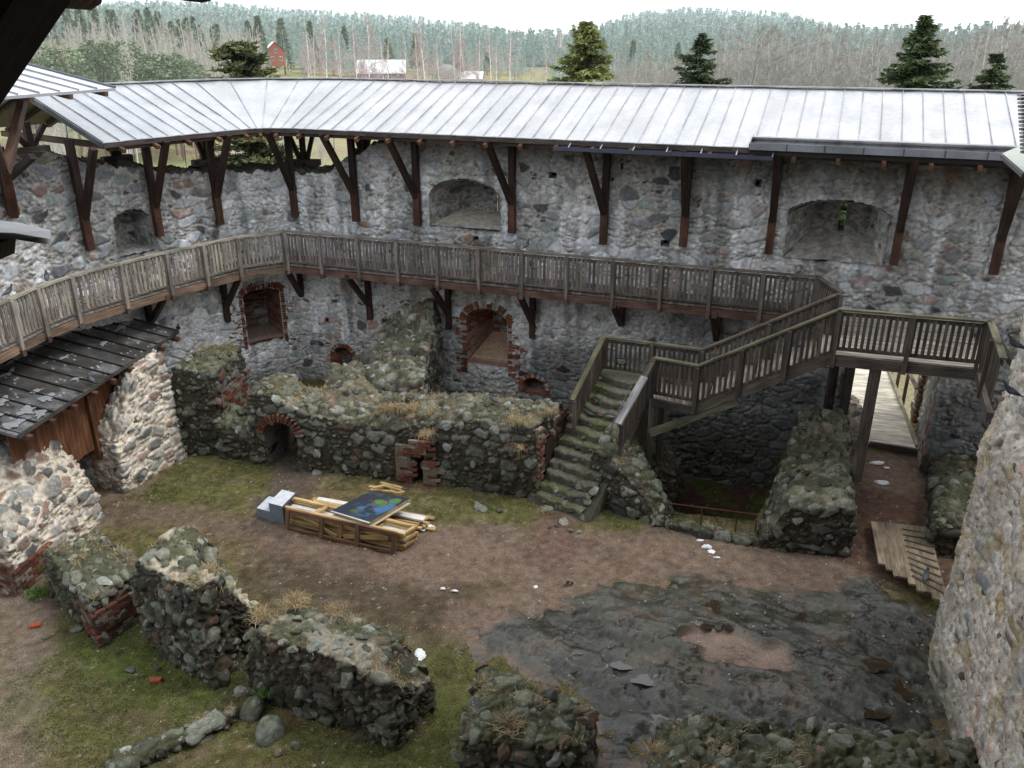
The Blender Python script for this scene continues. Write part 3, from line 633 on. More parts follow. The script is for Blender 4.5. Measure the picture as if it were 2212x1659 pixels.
# ================================================================== ruined walls
def lattice(nx, ny, nz):
    """closed box lattice without a bottom; returns a,b,c in 0..1, quads"""
    idx = {}; pts = []
    def patch(I, J, K):
        return (I*(ny+1)+J)*(nz+1)+K
    F = []
    def add(fn, nu, nv, flip):
        u, v = np.meshgrid(np.arange(nu), np.arange(nv), indexing='ij')
        def g(uu, vv): return patch(*fn(uu, vv))
        q = np.stack([g(u, v), g(u+1, v), g(u+1, v+1), g(u, v+1)], -1).reshape(-1, 4)
        F.append(q[:, ::-1] if flip else q)
    add(lambda u, v: (u, 0*u, v), nx, nz, False); add(lambda u, v: (u, 0*u+ny, v), nx, nz, True)
    add(lambda u, v: (0*u, u, v), ny, nz, True); add(lambda u, v: (0*u+nx, u, v), ny, nz, False)
    add(lambda u, v: (u, v, 0*u+nz), nx, ny, False)
    Q = np.concatenate(F); ids, inv = np.unique(Q.ravel(), return_inverse=True)
    k = ids % (nz+1); j = (ids//(nz+1)) % (ny+1); i = ids//((nz+1)*(ny+1))
    return i/nx, j/ny, k/nz, inv.reshape(-1, 4)
def ruin(name, label, quad, tops, zb=-.15, res=.05, pal='ruin', stone=(.42, .34, .27), seed=1, rough=.16, rk=0, rkr=(.10, .2), moss=.5, batter=.06, dark=None, small=.4, relief=.095, rproto=ROCK2, holes=(), rk_top=.75, wash=0, mesh_group=None, round_=.12, bright=1.0, cap=None, cat='ruined wall', sidefn=None):
    """quad: 4 plan corners (front-left, front-right, back-right, back-left); tops: heights at those corners"""
    q = np.array([[p[0], p[1]] for p in quad], float); t = np.array(tops, float)
    Lx = (np.linalg.norm(q[1]-q[0])+np.linalg.norm(q[2]-q[3]))/2; Ly = (np.linalg.norm(q[3]-q[0])+np.linalg.norm(q[2]-q[1]))/2; Lz = t.max()-zb
    nx, ny, nz = max(4, int(Lx/res)), max(4, int(Ly/res)), max(4, int(Lz/res))
    a, b, c, Q = lattice(nx, ny, nz)
    # worn corners: pull the lattice in towards the middle near the top and at the arrises
    bi = lambda A, B, w: (w[0]*((1-A)*(1-B))[:, None]+w[1]*(A*(1-B))[:, None]+w[2]*(A*B)[:, None]+w[3]*((1-A)*B)[:, None])
    P = bi(a, b, q); T = bi(a, b, t[:, None])[:, 0]
    ctr = q.mean(0)
    pn = P.astype(np.float32)
    T = T+fbm(pn*.9+seed, seed+3, 3)*rough+fbm(pn*3.2+seed, seed+6, 2)*rough*.4
    edge_d = np.minimum(np.minimum(a, 1-a)*Lx, np.minimum(b, 1-b)*Ly)
    T = T-round_*(1-sst(0, .3, edge_d))
    if sidefn is not None: T = sidefn(a, b, T)
    z = zb+(T-zb)*c
    sh = batter*c+round_*.5*sst(.82, 1, c)
    ux = (q[1]-q[0])/Lx; uy = (q[3]-q[0])/Ly
    P = P+ux[None]*((.5-a)*2*sh)[:, None]*(np.abs(a-.5) > -1)[:, None]+uy[None]*((.5-b)*2*sh)[:, None]
    V = np.concatenate([P, z[:, None]], 1).astype(np.float32)
    V += np.stack([fbm(V*.8+seed, seed+11, 2), fbm(V*.8+seed+9, seed+12, 2), 0*z], 1)*.09*min(1, Ly/1.0)
    N = vnormals(V, Q); 
    if (N*(V-V.mean(0))).sum() < 0: N = -N; Q = Q[:, ::-1]
    ang = math.atan2(ux[1], ux[0]); R = np.array([[math.cos(ang), math.sin(ang)], [-math.sin(ang), math.cos(ang)]])
    U = np.concatenate([(V[:, :2]@R.T), V[:, 2:]], 1)
    ed, ID = masonry(U, stone, seed, small=small); pr = sst(.002, .05, ed)**.7
    V2 = V+N*((pr*relief*(.55+.7*rnd(ID, 7))-.02)[:, None])+N*(fbm(V*7, seed+2, 2)*.018)[:, None]
    cc = stone_col(ID, ed, pal, .03, np.clip(sst(0, .7, fbm(V*.9, seed+8, 2))*wash, 0, 1) if wash else None, (.6, .56, .5))*bright
    up = np.clip(N[:, 2], 0, 1); mn = fbm(V*2.2, seed+20, 3)
    cc = tint(cc, sst(.25, .85, up+mn*.5)*moss, (.10, .11, .05)); cc = tint(cc, sst(.45, .1, V[:, 2]-zb-.15+mn*.25)*.55*min(1, moss*1.5), (.075, .085, .03))
    cc = tint(cc, sst(.15, .6, fbm(V*1.3, seed+25, 2))*.35*(1-up), (.10, .075, .06))
    if cap is not None: cc = tint(cc, sst(.5, .9, up)*sst(-.05, .3, fbm(V*1.8, seed+30, 3))*cap[3], cap[:3])
    if pal in ('ruin', 'dark'): cc = cc*(.70+.36*sst(.1, .8, up))[:, None]  # upright faces painted darker than tops, standing in for shade
    if dark is not None: cc = cc*dark
    # doorways through the wall
    root = empty(name, (float(ctr[0]), float(ctr[1]), zb), label, cat, mesh_group)
    cutm = np.zeros(len(V), bool); fb = (b < 1e-6) | (b > 1-1e-6)
    for (a0, a1, h) in holes:
        mid, w = (a0+a1)/2, (a1-a0); tt_ = np.clip(2*(a-mid)/w, -1, 1); hh = h*.72+h*.28*np.sqrt(1-tt_*tt_)
        cutm |= fb & (a > a0) & (a < a1) & (V[:, 2] < hh)
    Q2 = Q[~(cutm[Q].sum(1) >= 3)] if len(holes) else Q
    for (a0, a1, h) in holes:
        w = (a1-a0)/2; m_ = (a0+a1)/2; tt = np.linspace(0, math.pi, 14)
        ol = [(-w, zz_) for zz_ in np.arange(-.2, h*.72, .06)]+[(-w*math.cos(x), h*.72+h*.28*math.sin(x)) for x in tt]+[(w, zz_) for zz_ in np.arange(h*.72, -.2, -.06)]
        ol = np.array(ol); bb = np.linspace(.03, .97, max(6, int(Ly/.07))); A, B = np.meshgrid(m_+ol[:, 0]*1.06, bb, indexing='ij')
        Pq = bi(A.ravel(), B.ravel(), q); Vq = np.concatenate([Pq, np.repeat(ol[:, 1], len(bb))[:, None]*1.03], 1).astype(np.float32)
        ed, ID = masonry(Vq, stone, seed+2, small=.6); link('door_reveal', np_mesh('door_reveal', Vq, grid_quads(len(ol), len(bb)), M_STONE, stone_col(ID, ed, 'wall' if pal != 'bright' else 'bright', .02)*.6), root)
    mb = MB()
    if rk:
        rg = np.random.default_rng(seed); n = rk
        wgt = np.where(N[:, 2] > .5, rk_top, 1-rk_top)*np.where(V[:, 2] > zb+.1, 1, 0); wgt = wgt/wgt.sum()
        if len(holes): wgt = wgt*(~cutm); wgt /= wgt.sum()
        ii = rg.choice(len(V), min(n, len(V)//2), p=wgt, replace=False); rad = rg.uniform(rkr[0], rkr[1], len(ii))*rg.choice([1, 1, .6, 1.2], len(ii))
        Pk, Nk, Rk = thin(V2[ii].astype(float), N[ii].astype(float), rad)
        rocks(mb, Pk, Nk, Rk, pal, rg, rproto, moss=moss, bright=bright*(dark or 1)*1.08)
    o0 = len(V2); Vv = np.concatenate([V2]+mb.v); Cv = np.concatenate([cc]+mb.c); Fl = [Q2]+([np.concatenate(mb.t)+o0] if mb.t else [])
    sm = np.concatenate([np.ones(len(Q2), bool)]+([np.zeros(len(Fl[1]), bool)] if mb.t else []))
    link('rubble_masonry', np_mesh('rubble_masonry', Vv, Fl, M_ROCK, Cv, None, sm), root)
    return root, V2, N
def XY(px, py, z=0): p = G(px, py, z); return (p.x, p.y)
TOPS = []          # surfaces on which dry grass grows
# --- middle ruin with the two doorways, front line parallel to the curtain wall
a = XY(548, 1002); b_ = XY(1158, 1078); ux = np.array(b_)-np.array(a); LM = np.linalg.norm(ux); ux /= LM; uy = np.array((-ux[1], ux[0]))
mq = [a, b_, tuple(np.array(b_)+uy*1.75+ux*.45), tuple(np.array(a)+uy*1.7)]
d1 = [((np.array(XY(p, q))-np.array(a))@ux)/LM for p, q in ((583, 1004), (655, 1010))]; d2 = [((np.array(XY(p, q))-np.array(a))@ux)/LM for p, q in ((889, 1045), (915, 1052))]
def midtop(a_, b__, T): return T+.45*sst(.16, .02, a_)*1-.42*np.exp(-((a_-.47)/.22)**2)*sst(.9, .2, b__)+.25*sst(.12, .0, np.abs(a_-.30))*b__
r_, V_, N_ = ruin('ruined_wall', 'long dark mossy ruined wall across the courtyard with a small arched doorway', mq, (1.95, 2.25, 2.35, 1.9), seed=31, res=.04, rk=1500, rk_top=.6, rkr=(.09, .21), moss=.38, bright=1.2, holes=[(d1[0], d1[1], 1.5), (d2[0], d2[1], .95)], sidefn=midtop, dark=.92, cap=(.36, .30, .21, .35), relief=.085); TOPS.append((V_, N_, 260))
def bricks_on(root, pts, name='brick_patch'):
    mb = MB()
    for p, u, w, h, out_ in pts:
        p = np.array(p, float); u = np.array(u, float); u /= np.linalg.norm(u); k = RNG.random()
        c = np.array((.20, .085, .060))*(.4+.8*k) if k < .78 else np.array((.24, .20, .17)); n = out_
        if h > .2: c = np.array((.17, .15, .12))
        mb.box(p-u*w/2, p+u*w/2, .1, h, c, jit=.1)
    return mb.build(name, M_BRICK, root)
def brick_rows(o, u, n, L, H, z0, keep=.9, seed=1, off=.03):
    """courses of brick on a vertical plane: origin o, direction u, outward normal n"""
    r = random.Random(seed); out = []; z = z0; row = 0; o = np.array(o, float); u = np.array(u, float); u /= np.linalg.norm(u); n = np.array(n, float)
    p = o+u*L/2+n*(off-.075); out.append(((p[0], p[1], z0+H/2-.04), (u[0], u[1], 0), L*.97, H*.97, n))
    while z < z0+H:
        x = (row % 2)*-.13; e = L+r.uniform(-.12, .12)
        while x < e:
            w = .24
            if x+w/2 > 0 and r.random() < keep:
                p = o+u*(x+w/2)+n*(off-.05+r.uniform(-.01, .012)); out.append(((p[0], p[1], z), (u[0], u[1], 0), w, .07, n))
            x += .26
        z += .087; row += 1
    return out
u3 = np.array((ux[0], ux[1], 0)); n3_ = np.array((ux[1], -ux[0], 0))
bp = []
for k in range(15):
    t = math.pi*(k+.5)/15; c0 = np.array((*(np.array(a)+ux*LM*(d1[0]+d1[1])/2), 1.08)); rx = (d1[1]-d1[0])*LM/2+.10; p = c0-u3*rx*math.cos(t)+np.array((0, 0, .52*math.sin(t)))+n3_*.05; bp.append((p, -u3*math.cos(t)+np.array((0, 0, 1))*math.sin(t), .22, .065, None))
dm = (d2[0]+d2[1])/2*LM
bp += [x for x in brick_rows(np.array((*(np.array(a)+ux*(dm-.62)), 0)), u3, n3_, .45, 1.2, .05, .7, 3, .08)]+brick_rows(np.array((*(np.array(a)+ux*(dm+.17)), 0)), u3, n3_, .4, .7, .05, .75, 4, .08)+brick_rows(np.array((*(np.array(a)+ux*(dm-.2)), 0)), u3, n3_, .5, .35, 1.0, .8, 5, .08)
bricks_on(r_, bp)
# end face with its brick door
e0 = np.array((*b_, 0)); eu = np.array((*(np.array(mq[2])-np.array(b_)), 0)); EL = np.linalg.norm(eu); eu /= EL; en = np.array((eu[1], -eu[0], 0))
bp = brick_rows(e0+eu*.03, eu, en, .3, 2.0, .1, .85, 11, .05)+brick_rows(e0+eu*1.0, eu, en, .75, 1.9, .1, .75, 12, .05)
bricks_on(r_, bp)
mb = MB(); p0 = e0+eu*.42+en*.065; V = []
for k in range(13):
    t = math.pi*k/12; V.append(p0+eu*(.27-.27*math.cos(t))+np.array((0, 0, 1.45+.16*math.sin(t))))
V = [p0+np.array((0, 0, .05))]+V+[p0+eu*.54+np.array((0, 0, .05))]
n_ = len(V); V2_ = [v-en*.06 for v in V]; V = [v+0*en for v in V2_]; back = [v-en*.5 for v in V]
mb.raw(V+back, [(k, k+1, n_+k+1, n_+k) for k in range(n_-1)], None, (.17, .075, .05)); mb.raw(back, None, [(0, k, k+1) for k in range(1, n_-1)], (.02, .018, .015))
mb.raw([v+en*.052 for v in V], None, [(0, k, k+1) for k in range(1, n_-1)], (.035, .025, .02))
mb.build('doorway', M_BRICK, r_)
# --- cross wall climbing to the curtain wall
s0, z0 = wp(845, 700); s1, z1 = wp(956, 690); pa, pb_ = wpos(s0), wpos(s1); mm = np.array(XY(762, 905, 0)); 
fl = tuple(np.array(a)+uy*1.5+ux*LM*.17); fr = tuple(np.array(a)+uy*1.6+ux*LM*.56)
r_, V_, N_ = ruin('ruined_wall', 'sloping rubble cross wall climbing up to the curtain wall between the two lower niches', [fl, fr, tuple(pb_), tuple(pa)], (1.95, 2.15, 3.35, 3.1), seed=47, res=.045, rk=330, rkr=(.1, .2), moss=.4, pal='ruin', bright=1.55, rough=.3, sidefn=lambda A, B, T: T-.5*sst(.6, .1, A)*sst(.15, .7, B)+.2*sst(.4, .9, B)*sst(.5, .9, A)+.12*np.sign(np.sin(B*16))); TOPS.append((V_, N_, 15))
# --- stump beside the shed wall and the low wall behind
q = [XY(392, 985), XY(486, 985), None, None]; q[2] = (q[1][0]+.35, q[1][1]+2.0); q[3] = (q[0][0]+.35, q[0][1]+2.1)
r_, V_, N_ = ruin('ruined_wall', 'mossy stump of a wall with a rounded top beside the bright shed wall', q, (2.75, 2.7, 2.85, 2.9), seed=53, res=.045, rk=520, rkr=(.08, .2), moss=.5, rk_top=.5); TOPS.append((V_, N_, 40))
bricks_on(r_, brick_rows(np.array((*q[1], 0))+np.array((.06, .25, 0)), (q[2][0]-q[1][0], q[2][1]-q[1][1], 0), (.98, -.17, 0), 1.5, 1.1, .9, .7, 5, .02))
q = [XY(480, 990), XY(560, 1003), None, None]; q[2] = (q[1][0]+.1, q[1][1]+1.1); q[3] = (q[0][0]+.1, q[0][1]+1.1)
ruin('ruined_wall', 'low wall of big round boulders between the stump and the arched doorway', q, (1.25, .85, .9, 1.5), seed=59, res=.05, rk=60, rkr=(.12, .26), moss=.6, stone=(.5, .35, .3))
# --- bright shed walls on the left
q = [XY(276, 1062), XY(402, 982), None, None]; q = [XY(274, 1064), XY(402, 984), (XY(402, 984)[0]-.85, XY(402, 984)[1]+.9), (XY(274, 1064)[0]-1.0, XY(274, 1064)[1]+.45)]
def btop(A, B, T): return np.clip(T, -9, 3.0+.1*A)
r_, V_, N_ = ruin('shed_wall', 'bright lime mortared rubble wall rising under the far end of the black shed roof', q, (1.75, 4.1, 4.1, 1.8), seed=61, res=.04, pal='bright', rk=110, rkr=(.07, .16), moss=.12, sidefn=btop, wash=.35, rk_top=.5, bright=1.0, rough=.22, batter=.1)
q = [XY(40, 1288), XY(226, 1118), (XY(226, 1118)[0]-2.0, XY(226, 1118)[1]+1.0), (XY(40, 1288)[0]-2.2, XY(40, 1288)[1]+1.0)]
r_, V_, N_ = ruin('shed_wall', 'bright lime mortared rubble wall with a shallow recess under the near end of the black shed roof', q, (1.55, 1.7, 2.75, 2.9), seed=67, res=.042, pal='bright', rk=330, rkr=(.08, .19), moss=.16, wash=.3, rk_top=.55, rough=.2, batter=.25, rproto=ROCK2, bright=.92); TOPS.append((V_, N_, 15))
bu = np.array((*q[1], 0))-np.array((*q[0], 0)); bn = np.array((bu[1], -bu[0], 0))/np.linalg.norm(bu)
bricks_on(r_, brick_rows(np.array((*q[0], 0))-bu*.0, bu, bn, .95, .55, .05, .92, 8, .06)+brick_rows(np.array((*q[0], 0)), (q[3][0]-q[0][0], q[3][1]-q[0][1], 0), np.array((-.4, -.92, 0)), .7, .8, .05, .8, 9, .05))
RB2 = r_
# far jamb in the gap, in shade
q = [(XY(274, 1064)[0]-2.6, XY(274, 1064)[1]+.3), (XY(274, 1064)[0]-1.0, XY(274, 1064)[1]+.25), (XY(274, 1064)[0]-1.0, XY(274, 1064)[1]+.9), (XY(274, 1064)[0]-2.6, XY(274, 1064)[1]+.9)]
ruin('shed_wall', 'shaded grey wall behind the gap between the two bright shed walls', q, (1.7, 1.6, 1.6, 1.7), seed=71, res=.06, pal='wall', rk=0, moss=.1, dark=.8)
# --- the five foreground stumps
def stump(label, px, tops, seed, rk, moss=.5, pal='ruin', sidefn=None, grass=40, cap=None, brick=(), zb=-.1, **k):
    q = [XY(*p) if len(p) == 2 and p[0] > 30 else p for p in px]
    kw = dict(rough=.09, batter=.0, round_=.07, res=.035, rkr=(.09, .22), rproto=ROCK3, rk_top=.5, dark=.95); kw.update(k)
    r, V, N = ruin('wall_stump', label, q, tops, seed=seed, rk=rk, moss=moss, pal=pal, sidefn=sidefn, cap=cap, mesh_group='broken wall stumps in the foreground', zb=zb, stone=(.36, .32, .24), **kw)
    TOPS.append((V, N, grass))
    for (o, d, n, L, H, z0, kp) in brick: bricks_on(r, brick_rows(o, d, n, L, H, z0, kp, seed, .07))
    return r, q
q = [(-10.35, 15.55), (-8.45, 13.72), (-7.75, 14.75), (-9.7, 16.5)]
dx = np.array(q[2])-np.array(q[1]); n1_ = np.array((dx[1], -dx[0], 0))/np.linalg.norm(dx); dy = np.array(q[1])-np.array(q[0]); n2_ = np.array((dy[1], -dy[0], 0))/np.linalg.norm(dy)
S1R, _ = stump('short leftmost wall stump with brick corner and a large green boulder on top', q, (1.0, 1.12, 1.2, 1.05), 101, 420, bright=1.2, brick=[(np.array((*q[1], 0)), (*dx, 0), n1_, .95, .72, .05, .9), (np.array((*q[1], 0))-np.array((*dy, 0))/np.linalg.norm(dy)*.6, (*dy, 0), n2_, .6, .75, .05, .75)])
q = [(-7.55, 13.75), (-5.72, 12.45), (-5.1, 13.75), (-6.9, 14.9)]
def t2(A, B, T): return T-1.05*sst(.3, .9, B)*sst(.25, .85, A)-.5*sst(.12, 0, A)*sst(.3, 0, B)
S2R, _ = stump('tall narrow wall stump with pale mortar cap, second from the left', q, (2.2, 2.3, 2.15, 2.1), 103, 620, sidefn=t2, cap=(.5, .44, .34, .9), bright=1.15)
q = [(-4.95, 12.35), (-2.02, 10.92), (-1.42, 12.0), (-4.25, 13.3)]
def t3(A, B, T): return T-.55*sst(.75, 1, A)*sst(.0, 1, B+.3)-.4*sst(.12, 0, A)
S3R, _ = stump('largest wall stump in the foreground centre with dark face and lichen covered top', q, (1.62, 1.72, 1.35, 1.55), 107, 950, sidefn=t3, cap=(.42, .37, .3, .55), grass=60)
p1, p2, p3_, p4_ = XY(985, 1610, 1.15), XY(1262, 1625, 1.15), XY(1300, 1530, 1.05), XY(1040, 1440, 1.35)
S4R, _ = stump('wide flat topped stump at the lower edge with a tilted boulder at its back', [p1, p2, p3_, p4_], (1.22, 1.2, 1.15, 1.45), 109, 560, grass=25, zb=-.1, batter=.05)
p1, p2, p3_, p4_ = XY(1390, 1690, 1.0), XY(2110, 1735, 1.0), XY(2090, 1600, .9), XY(1425, 1562, 1.0)
stump('low ruined wall in the bottom right corner running to the keep', [p1, p2, p3_, p4_], (1.12, 1.1, 1.0, 1.15), 113, 620, grass=35, zb=-.1, rough=.2)
stump('ankle high wall footing in the grass at the bottom left', [XY(235, 1690), XY(500, 1572), XY(520, 1545), XY(250, 1640)], (.25, .3, .3, .25), 127, 150, moss=.3, grass=4, bright=1.3, rough=.06)
# --- right of the stone stair: cellar walls
q = [XY(1268, 1085), XY(1440, 1150), None, None]; q[2] = (q[1][0]+.35, q[1][1]+.95); q[3] = (q[0][0]+.9, q[0][1]+1.55)
def tr1(A, B, T): return T-.25*sst(.5, .9, A)
r_, V_, N_ = ruin('ruined_wall', 'mossy stepped wall between the stone stair and the sunken cellar', q, (1.65, .55, .65, 1.9), seed=137, res=.04, rk=600, rkr=(.08, .2), moss=.5, sidefn=tr1, zb=-1.6); TOPS.append((V_, N_, 12))
q = [XY(1432, 1150), XY(1650, 1188), None, None]; q[2] = (q[1][0]+.05, q[1][1]+.5); q[3] = (q[0][0]+.15, q[0][1]+.5)
r_, V_, N_ = ruin('low_kerb_wall', 'ankle high boulder kerb in front of the sunken cellar below the rusty handrail', q, (.28, .22, .25, .3), seed=139, res=.05, rk=90, rkr=(.08, .16), moss=.5, zb=-1.6, rough=.08); TOPS.append((V_, N_, 6))
q = [XY(1625, 1185), XY(1835, 1205), (9.75, 21.75), (8.25, 21.9)]
def tr3(A, B, T): return T-.85*sst(.35, .0, A)*sst(.5, 0, B)+.12*np.sin(B*9)
r_, V_, N_ = ruin('ruined_wall', 'thick mossy ruined wall between the cellar and the gate passage', q, (1.15, 1.35, 1.9, 1.7), seed=149, res=.045, rk=1300, rk_top=.6, rkr=(.09, .21), moss=.5, sidefn=tr3, zb=-1.6, dark=.9, cap=(.40, .37, .3, .35)); TOPS.append((V_, N_, 10))
# ledge in the far cellar corner
ruin('ruined_wall', 'low rubble ledge under the wooden landing in the shaded cellar corner', [(3.35, 20.3), (4.5, 19.9), (4.9, 21.2), (3.7, 21.8)], (.9, .55, .6, 1.3), seed=151, res=.05, rk=60, moss=.5, zb=-1.6, dark=.7)
# mossy bench wall right of the gate passage
g0 = np.array(XY(2003, 990)); g1 = np.array(XY(2003, 1195)); 
ruin('ruined_wall', 'low mossy wall along the right side of the gate passage beside the keep', [tuple(g1), (g1[0]+2.2, g1[1]-.6), (g0[0]+2.4, g0[1]-1.3), (g0[0]-.05, g0[1]-.25)], (.85, 1.0, .75, .62), seed=157, res=.055, rk=420, rkr=(.1, .22), moss=.6, zb=-.2, dark=.8)
# outer gate jambs along the bridge
gd = np.array((2.2, 7.84)); gd /= np.linalg.norm(gd); gp = np.array((gd[1], -gd[0]))
j0 = np.array(XY(1996, 975)); 
r_, V_, N_ = ruin('gate_wall', 'pale rubble wall flanking the far side of the gate along the footbridge', [tuple(j0+gp*.02), tuple(j0+gp*.85), tuple(j0+gp*.9+gd*3.2), tuple(j0+gp*.1+gd*3.2)], (2.75, 3.1, 2.7, 2.3), seed=163, res=.05, pal='bright', bright=.8, rk=120, moss=.25, zb=-3.2, rough=.15)
bricks_on(r_, brick_rows(np.array((*(j0+gd*1.9), 0)), (*gd, 0), np.array((-gp[0], -gp[1], 0)), .2, 1.6, .1, .95, 4, .05))
k0 = np.array(XY(1880, 965))-gp*.98
ruin('gate_wall', 'sunlit stump of rubble on the left side of the footbridge beyond the gate', [tuple(k0), tuple(k0+gp*.75), tuple(k0+gp*.7+gd*1.6), tuple(k0+gd*1.6)], (1.35, 1.3, 1.0, 1.1), seed=167, res=.06, pal='bright', rk=50, moss=.1, zb=-3.2)
# --- stone stair
st0 = np.array((3.12, 21.55)); sd = np.array((-.59, -.80)); sd /= np.linalg.norm(sd); sw = np.array((-sd[1], sd[0]))
root = empty('stone_stair', (2.0, 20.4, 0), 'steep mossy stone stair climbing between two plank railings to the wooden landing', 'stairs')
NST = 12
for k in range(NST):
    z = 2.78*(1-k/NST); c = st0+sd*(k*.262); mb = MB(); rg = np.random.default_rng(900+k)
    fr = c+sd*.34; bk = c-sd*.12; wid = .95-.02*k
    V = []
    nxs = 26
    for i in range(nxs):
        t = -1+2*i/(nxs-1); o = sw*t*wid; n_ = float(vnoise(np.array([[t*3, k*1.7]]), 5)[0])*.08; n2_2 = float(vnoise(np.array([[t*5, k*3.1]]), 6)[0])*.05
        for (pp, zz_) in ((bk, z+.01), (fr-sd*.04+sd*n_, z+n2_2), (fr+sd*n_, z-.04+n2_2), (fr+sd*(n_-.02), z-.42)): V.append((*(pp+o), zz_))
    V = np.array(V, np.float32); cc = np.tile(np.array((.15, .14, .105)), (len(V), 1)); cc[3::4] = (.06, .055, .045); cc[2::4] = (.11, .105, .09); cc = tint(cc, sst(-.1, .6, fbm(V*2.3, 8, 3)), (.12, .13, .06))
    mb.raw(V, grid_quads(nxs, 4), None, cc)
    xs = np.linspace(-wid+.12, wid-.12, 6)+rg.uniform(-.07, .07, 6)
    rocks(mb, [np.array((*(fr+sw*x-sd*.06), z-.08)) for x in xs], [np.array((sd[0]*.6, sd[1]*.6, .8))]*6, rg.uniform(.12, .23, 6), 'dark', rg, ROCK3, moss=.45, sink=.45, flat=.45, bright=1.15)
    mb.build('step', M_ROCK, root)
mb = MB()
for sgn in (-1, 1):
    for k in range(5):
        pass
V = []
body = [(*(st0+sw*s*.98+sd*t), z) for s in (-1, 1) for t, z in ((-.9, 2.7), (-.9, -.2), (3.3, -.2), (3.3, .0), (0, 2.55))]
mb.raw(body, None, [(0, 1, 2), (0, 2, 3), (0, 3, 4), (5, 7, 6), (5, 8, 7), (5, 9, 8)], (.11, .105, .08)); mb.raw([body[0], body[4], body[9], body[5]], [(0, 1, 2, 3)], None, (.16, .15, .11))
mb.raw([body[4], body[3], body[8], body[9]], [(0, 1, 2, 3)], None, (.06, .06, .045)); mb.build('stair_core', M_STONE, root)
# --- keep (the tower the picture is taken from)
TW = [(3.3, -1.6), (7.9, 11.1), (8.16, 12.3), (8.3, 12.95), (8.6, 13.5), (9.5, 14.4), (12.5, 15.6)]
TD = chaikin(TW, 2); TSg = np.concatenate([[0], np.cumsum(np.linalg.norm(np.diff(TD, axis=0), axis=1))])
def tpos(s): return np.stack([np.interp(s, TSg, TD[:, 0]), np.interp(s, TSg, TD[:, 1])], -1)
S_ = np.arange(0, TSg[-1], .038); Z_ = np.arange(-.3, 12.9, .05)
dd = tpos(S_+.1)-tpos(S_-.1); dd /= np.linalg.norm(dd, axis=1, keepdims=True); nn = np.stack([-dd[:, 1], dd[:, 0]], 1)
SS, ZZ = np.meshgrid(S_, Z_, indexing='ij'); pl = np.stack([SS.ravel(), ZZ.ravel()], 1).astype(np.float32)
ed, ID = masonry(pl, (.40, .24, 1), 77, small=.6, flat=True)
bat = .10*sst(1.9, .2, ZZ+.3*fbm(pl*.8, 78, 2).reshape(SS.shape))+.12*sst(5.5, 4.9, ZZ+.5*fbm(pl*.5, 79, 2).reshape(SS.shape))
rel = (sst(.003, .04, ed)*(.02+.05*rnd(ID, 7))+fbm(pl*3, 80, 3)*.035+fbm(pl*.8, 82, 2)*.08).reshape(SS.shape)+bat-.10
hol = (rnd(ID, 11) > .975)*sst(.02, .05, ed); rel -= hol.reshape(SS.shape)*.16
P = tpos(S_)[:, None, :]+nn[:, None, :]*rel[..., None]
cc = stone_col(ID, ed, 'tower', .028, sst(0, .6, fbm(pl*np.array((1.2, .5), np.float32), 83, 3))*.4, (.72, .69, .65)); cc = tint(cc, sst(.35, .7, fbm(pl*1.8, 84, 3))*.6, (.33, .25, .12)); cc = tint(cc, sst(1.2, .2, pl[:, 1])*.6, (.14, .14, .085)); cc *= (1-.7*hol)[:, None]; cc = tint(cc, sst(.15, .6, fbm(pl*np.array((1.1, .25), np.float32), 871, 3))*.45, (.20, .185, .165)); cc = tint(cc, sst(.25, .6, fbm(pl*2.6, 873, 2))*.5, (.36, .27, .11)); cc = cc*(1+.25*vnoise(pl*14, 874))[:, None]
KR = empty('stone_keep', (8.0, 10.0, 0), 'pale pinkish stone keep seen steeply along its face at the right edge', 'tower')
V = np.concatenate([P, ZZ[..., None]], -1).reshape(-1, 3); rg = np.random.default_rng(500); NN = np.concatenate([np.repeat(nn[:, None, :], len(Z_), 1), np.zeros((len(S_), len(Z_), 1))], -1).reshape(-1, 3)
ok = np.where((V[:, 1] > 3.5) & (V[:, 2] < 11.6) & (V[:, 2] > .1))[0]; ii = rg.choice(ok, 5200, replace=False); rad = rg.uniform(.07, .2, len(ii)); Pk, Nk, Rk = thin(V[ii].astype(float), NN[ii], rad, .9); kb = MB(); rocks(kb, Pk, Nk, Rk, 'tower', rg, ROCK2, moss=.06, sink=.7, flat=.5, bright=1.15)
Qk = grid_quads(len(S_), len(Z_))[:, ::-1]; sm = np.concatenate([np.ones(len(Qk), bool), np.zeros(sum(len(t) for t in kb.t), bool)])
link('stone_face', np_mesh('stone_face', np.concatenate([V]+kb.v), [Qk, np.concatenate(kb.t)+len(V)], M_STONE, np.concatenate([cc]+kb.c), None, sm), KR)
mb = MB()
for (x0, y0, x1, y1) in ((-16, -1.7, 2.35, -1.7),):
    pass
def slab(mb, P, z0, z1, c):
    n = len(P); V = [(x, y, z0) for x, y in P]+[(x, y, z1) for x, y in P]; mb.raw(V, [(k, (k+1) % n, (k+1) % n+n, k+n) for k in range(n)], [(n, n+k, n+k+1) for k in range(1, n-1)], c)
slab(mb, [(-16, -1.62), (-16, -6), (14, -6), (14, 14), (12.4, 15.5), (9.4, 14.2), (8.5, 12.6), (8.2, 11.0), (3.7, -1.62)], -.3, 12.85, (.35, .33, .3)); mb.build('keep_core', M_STONE, KR)
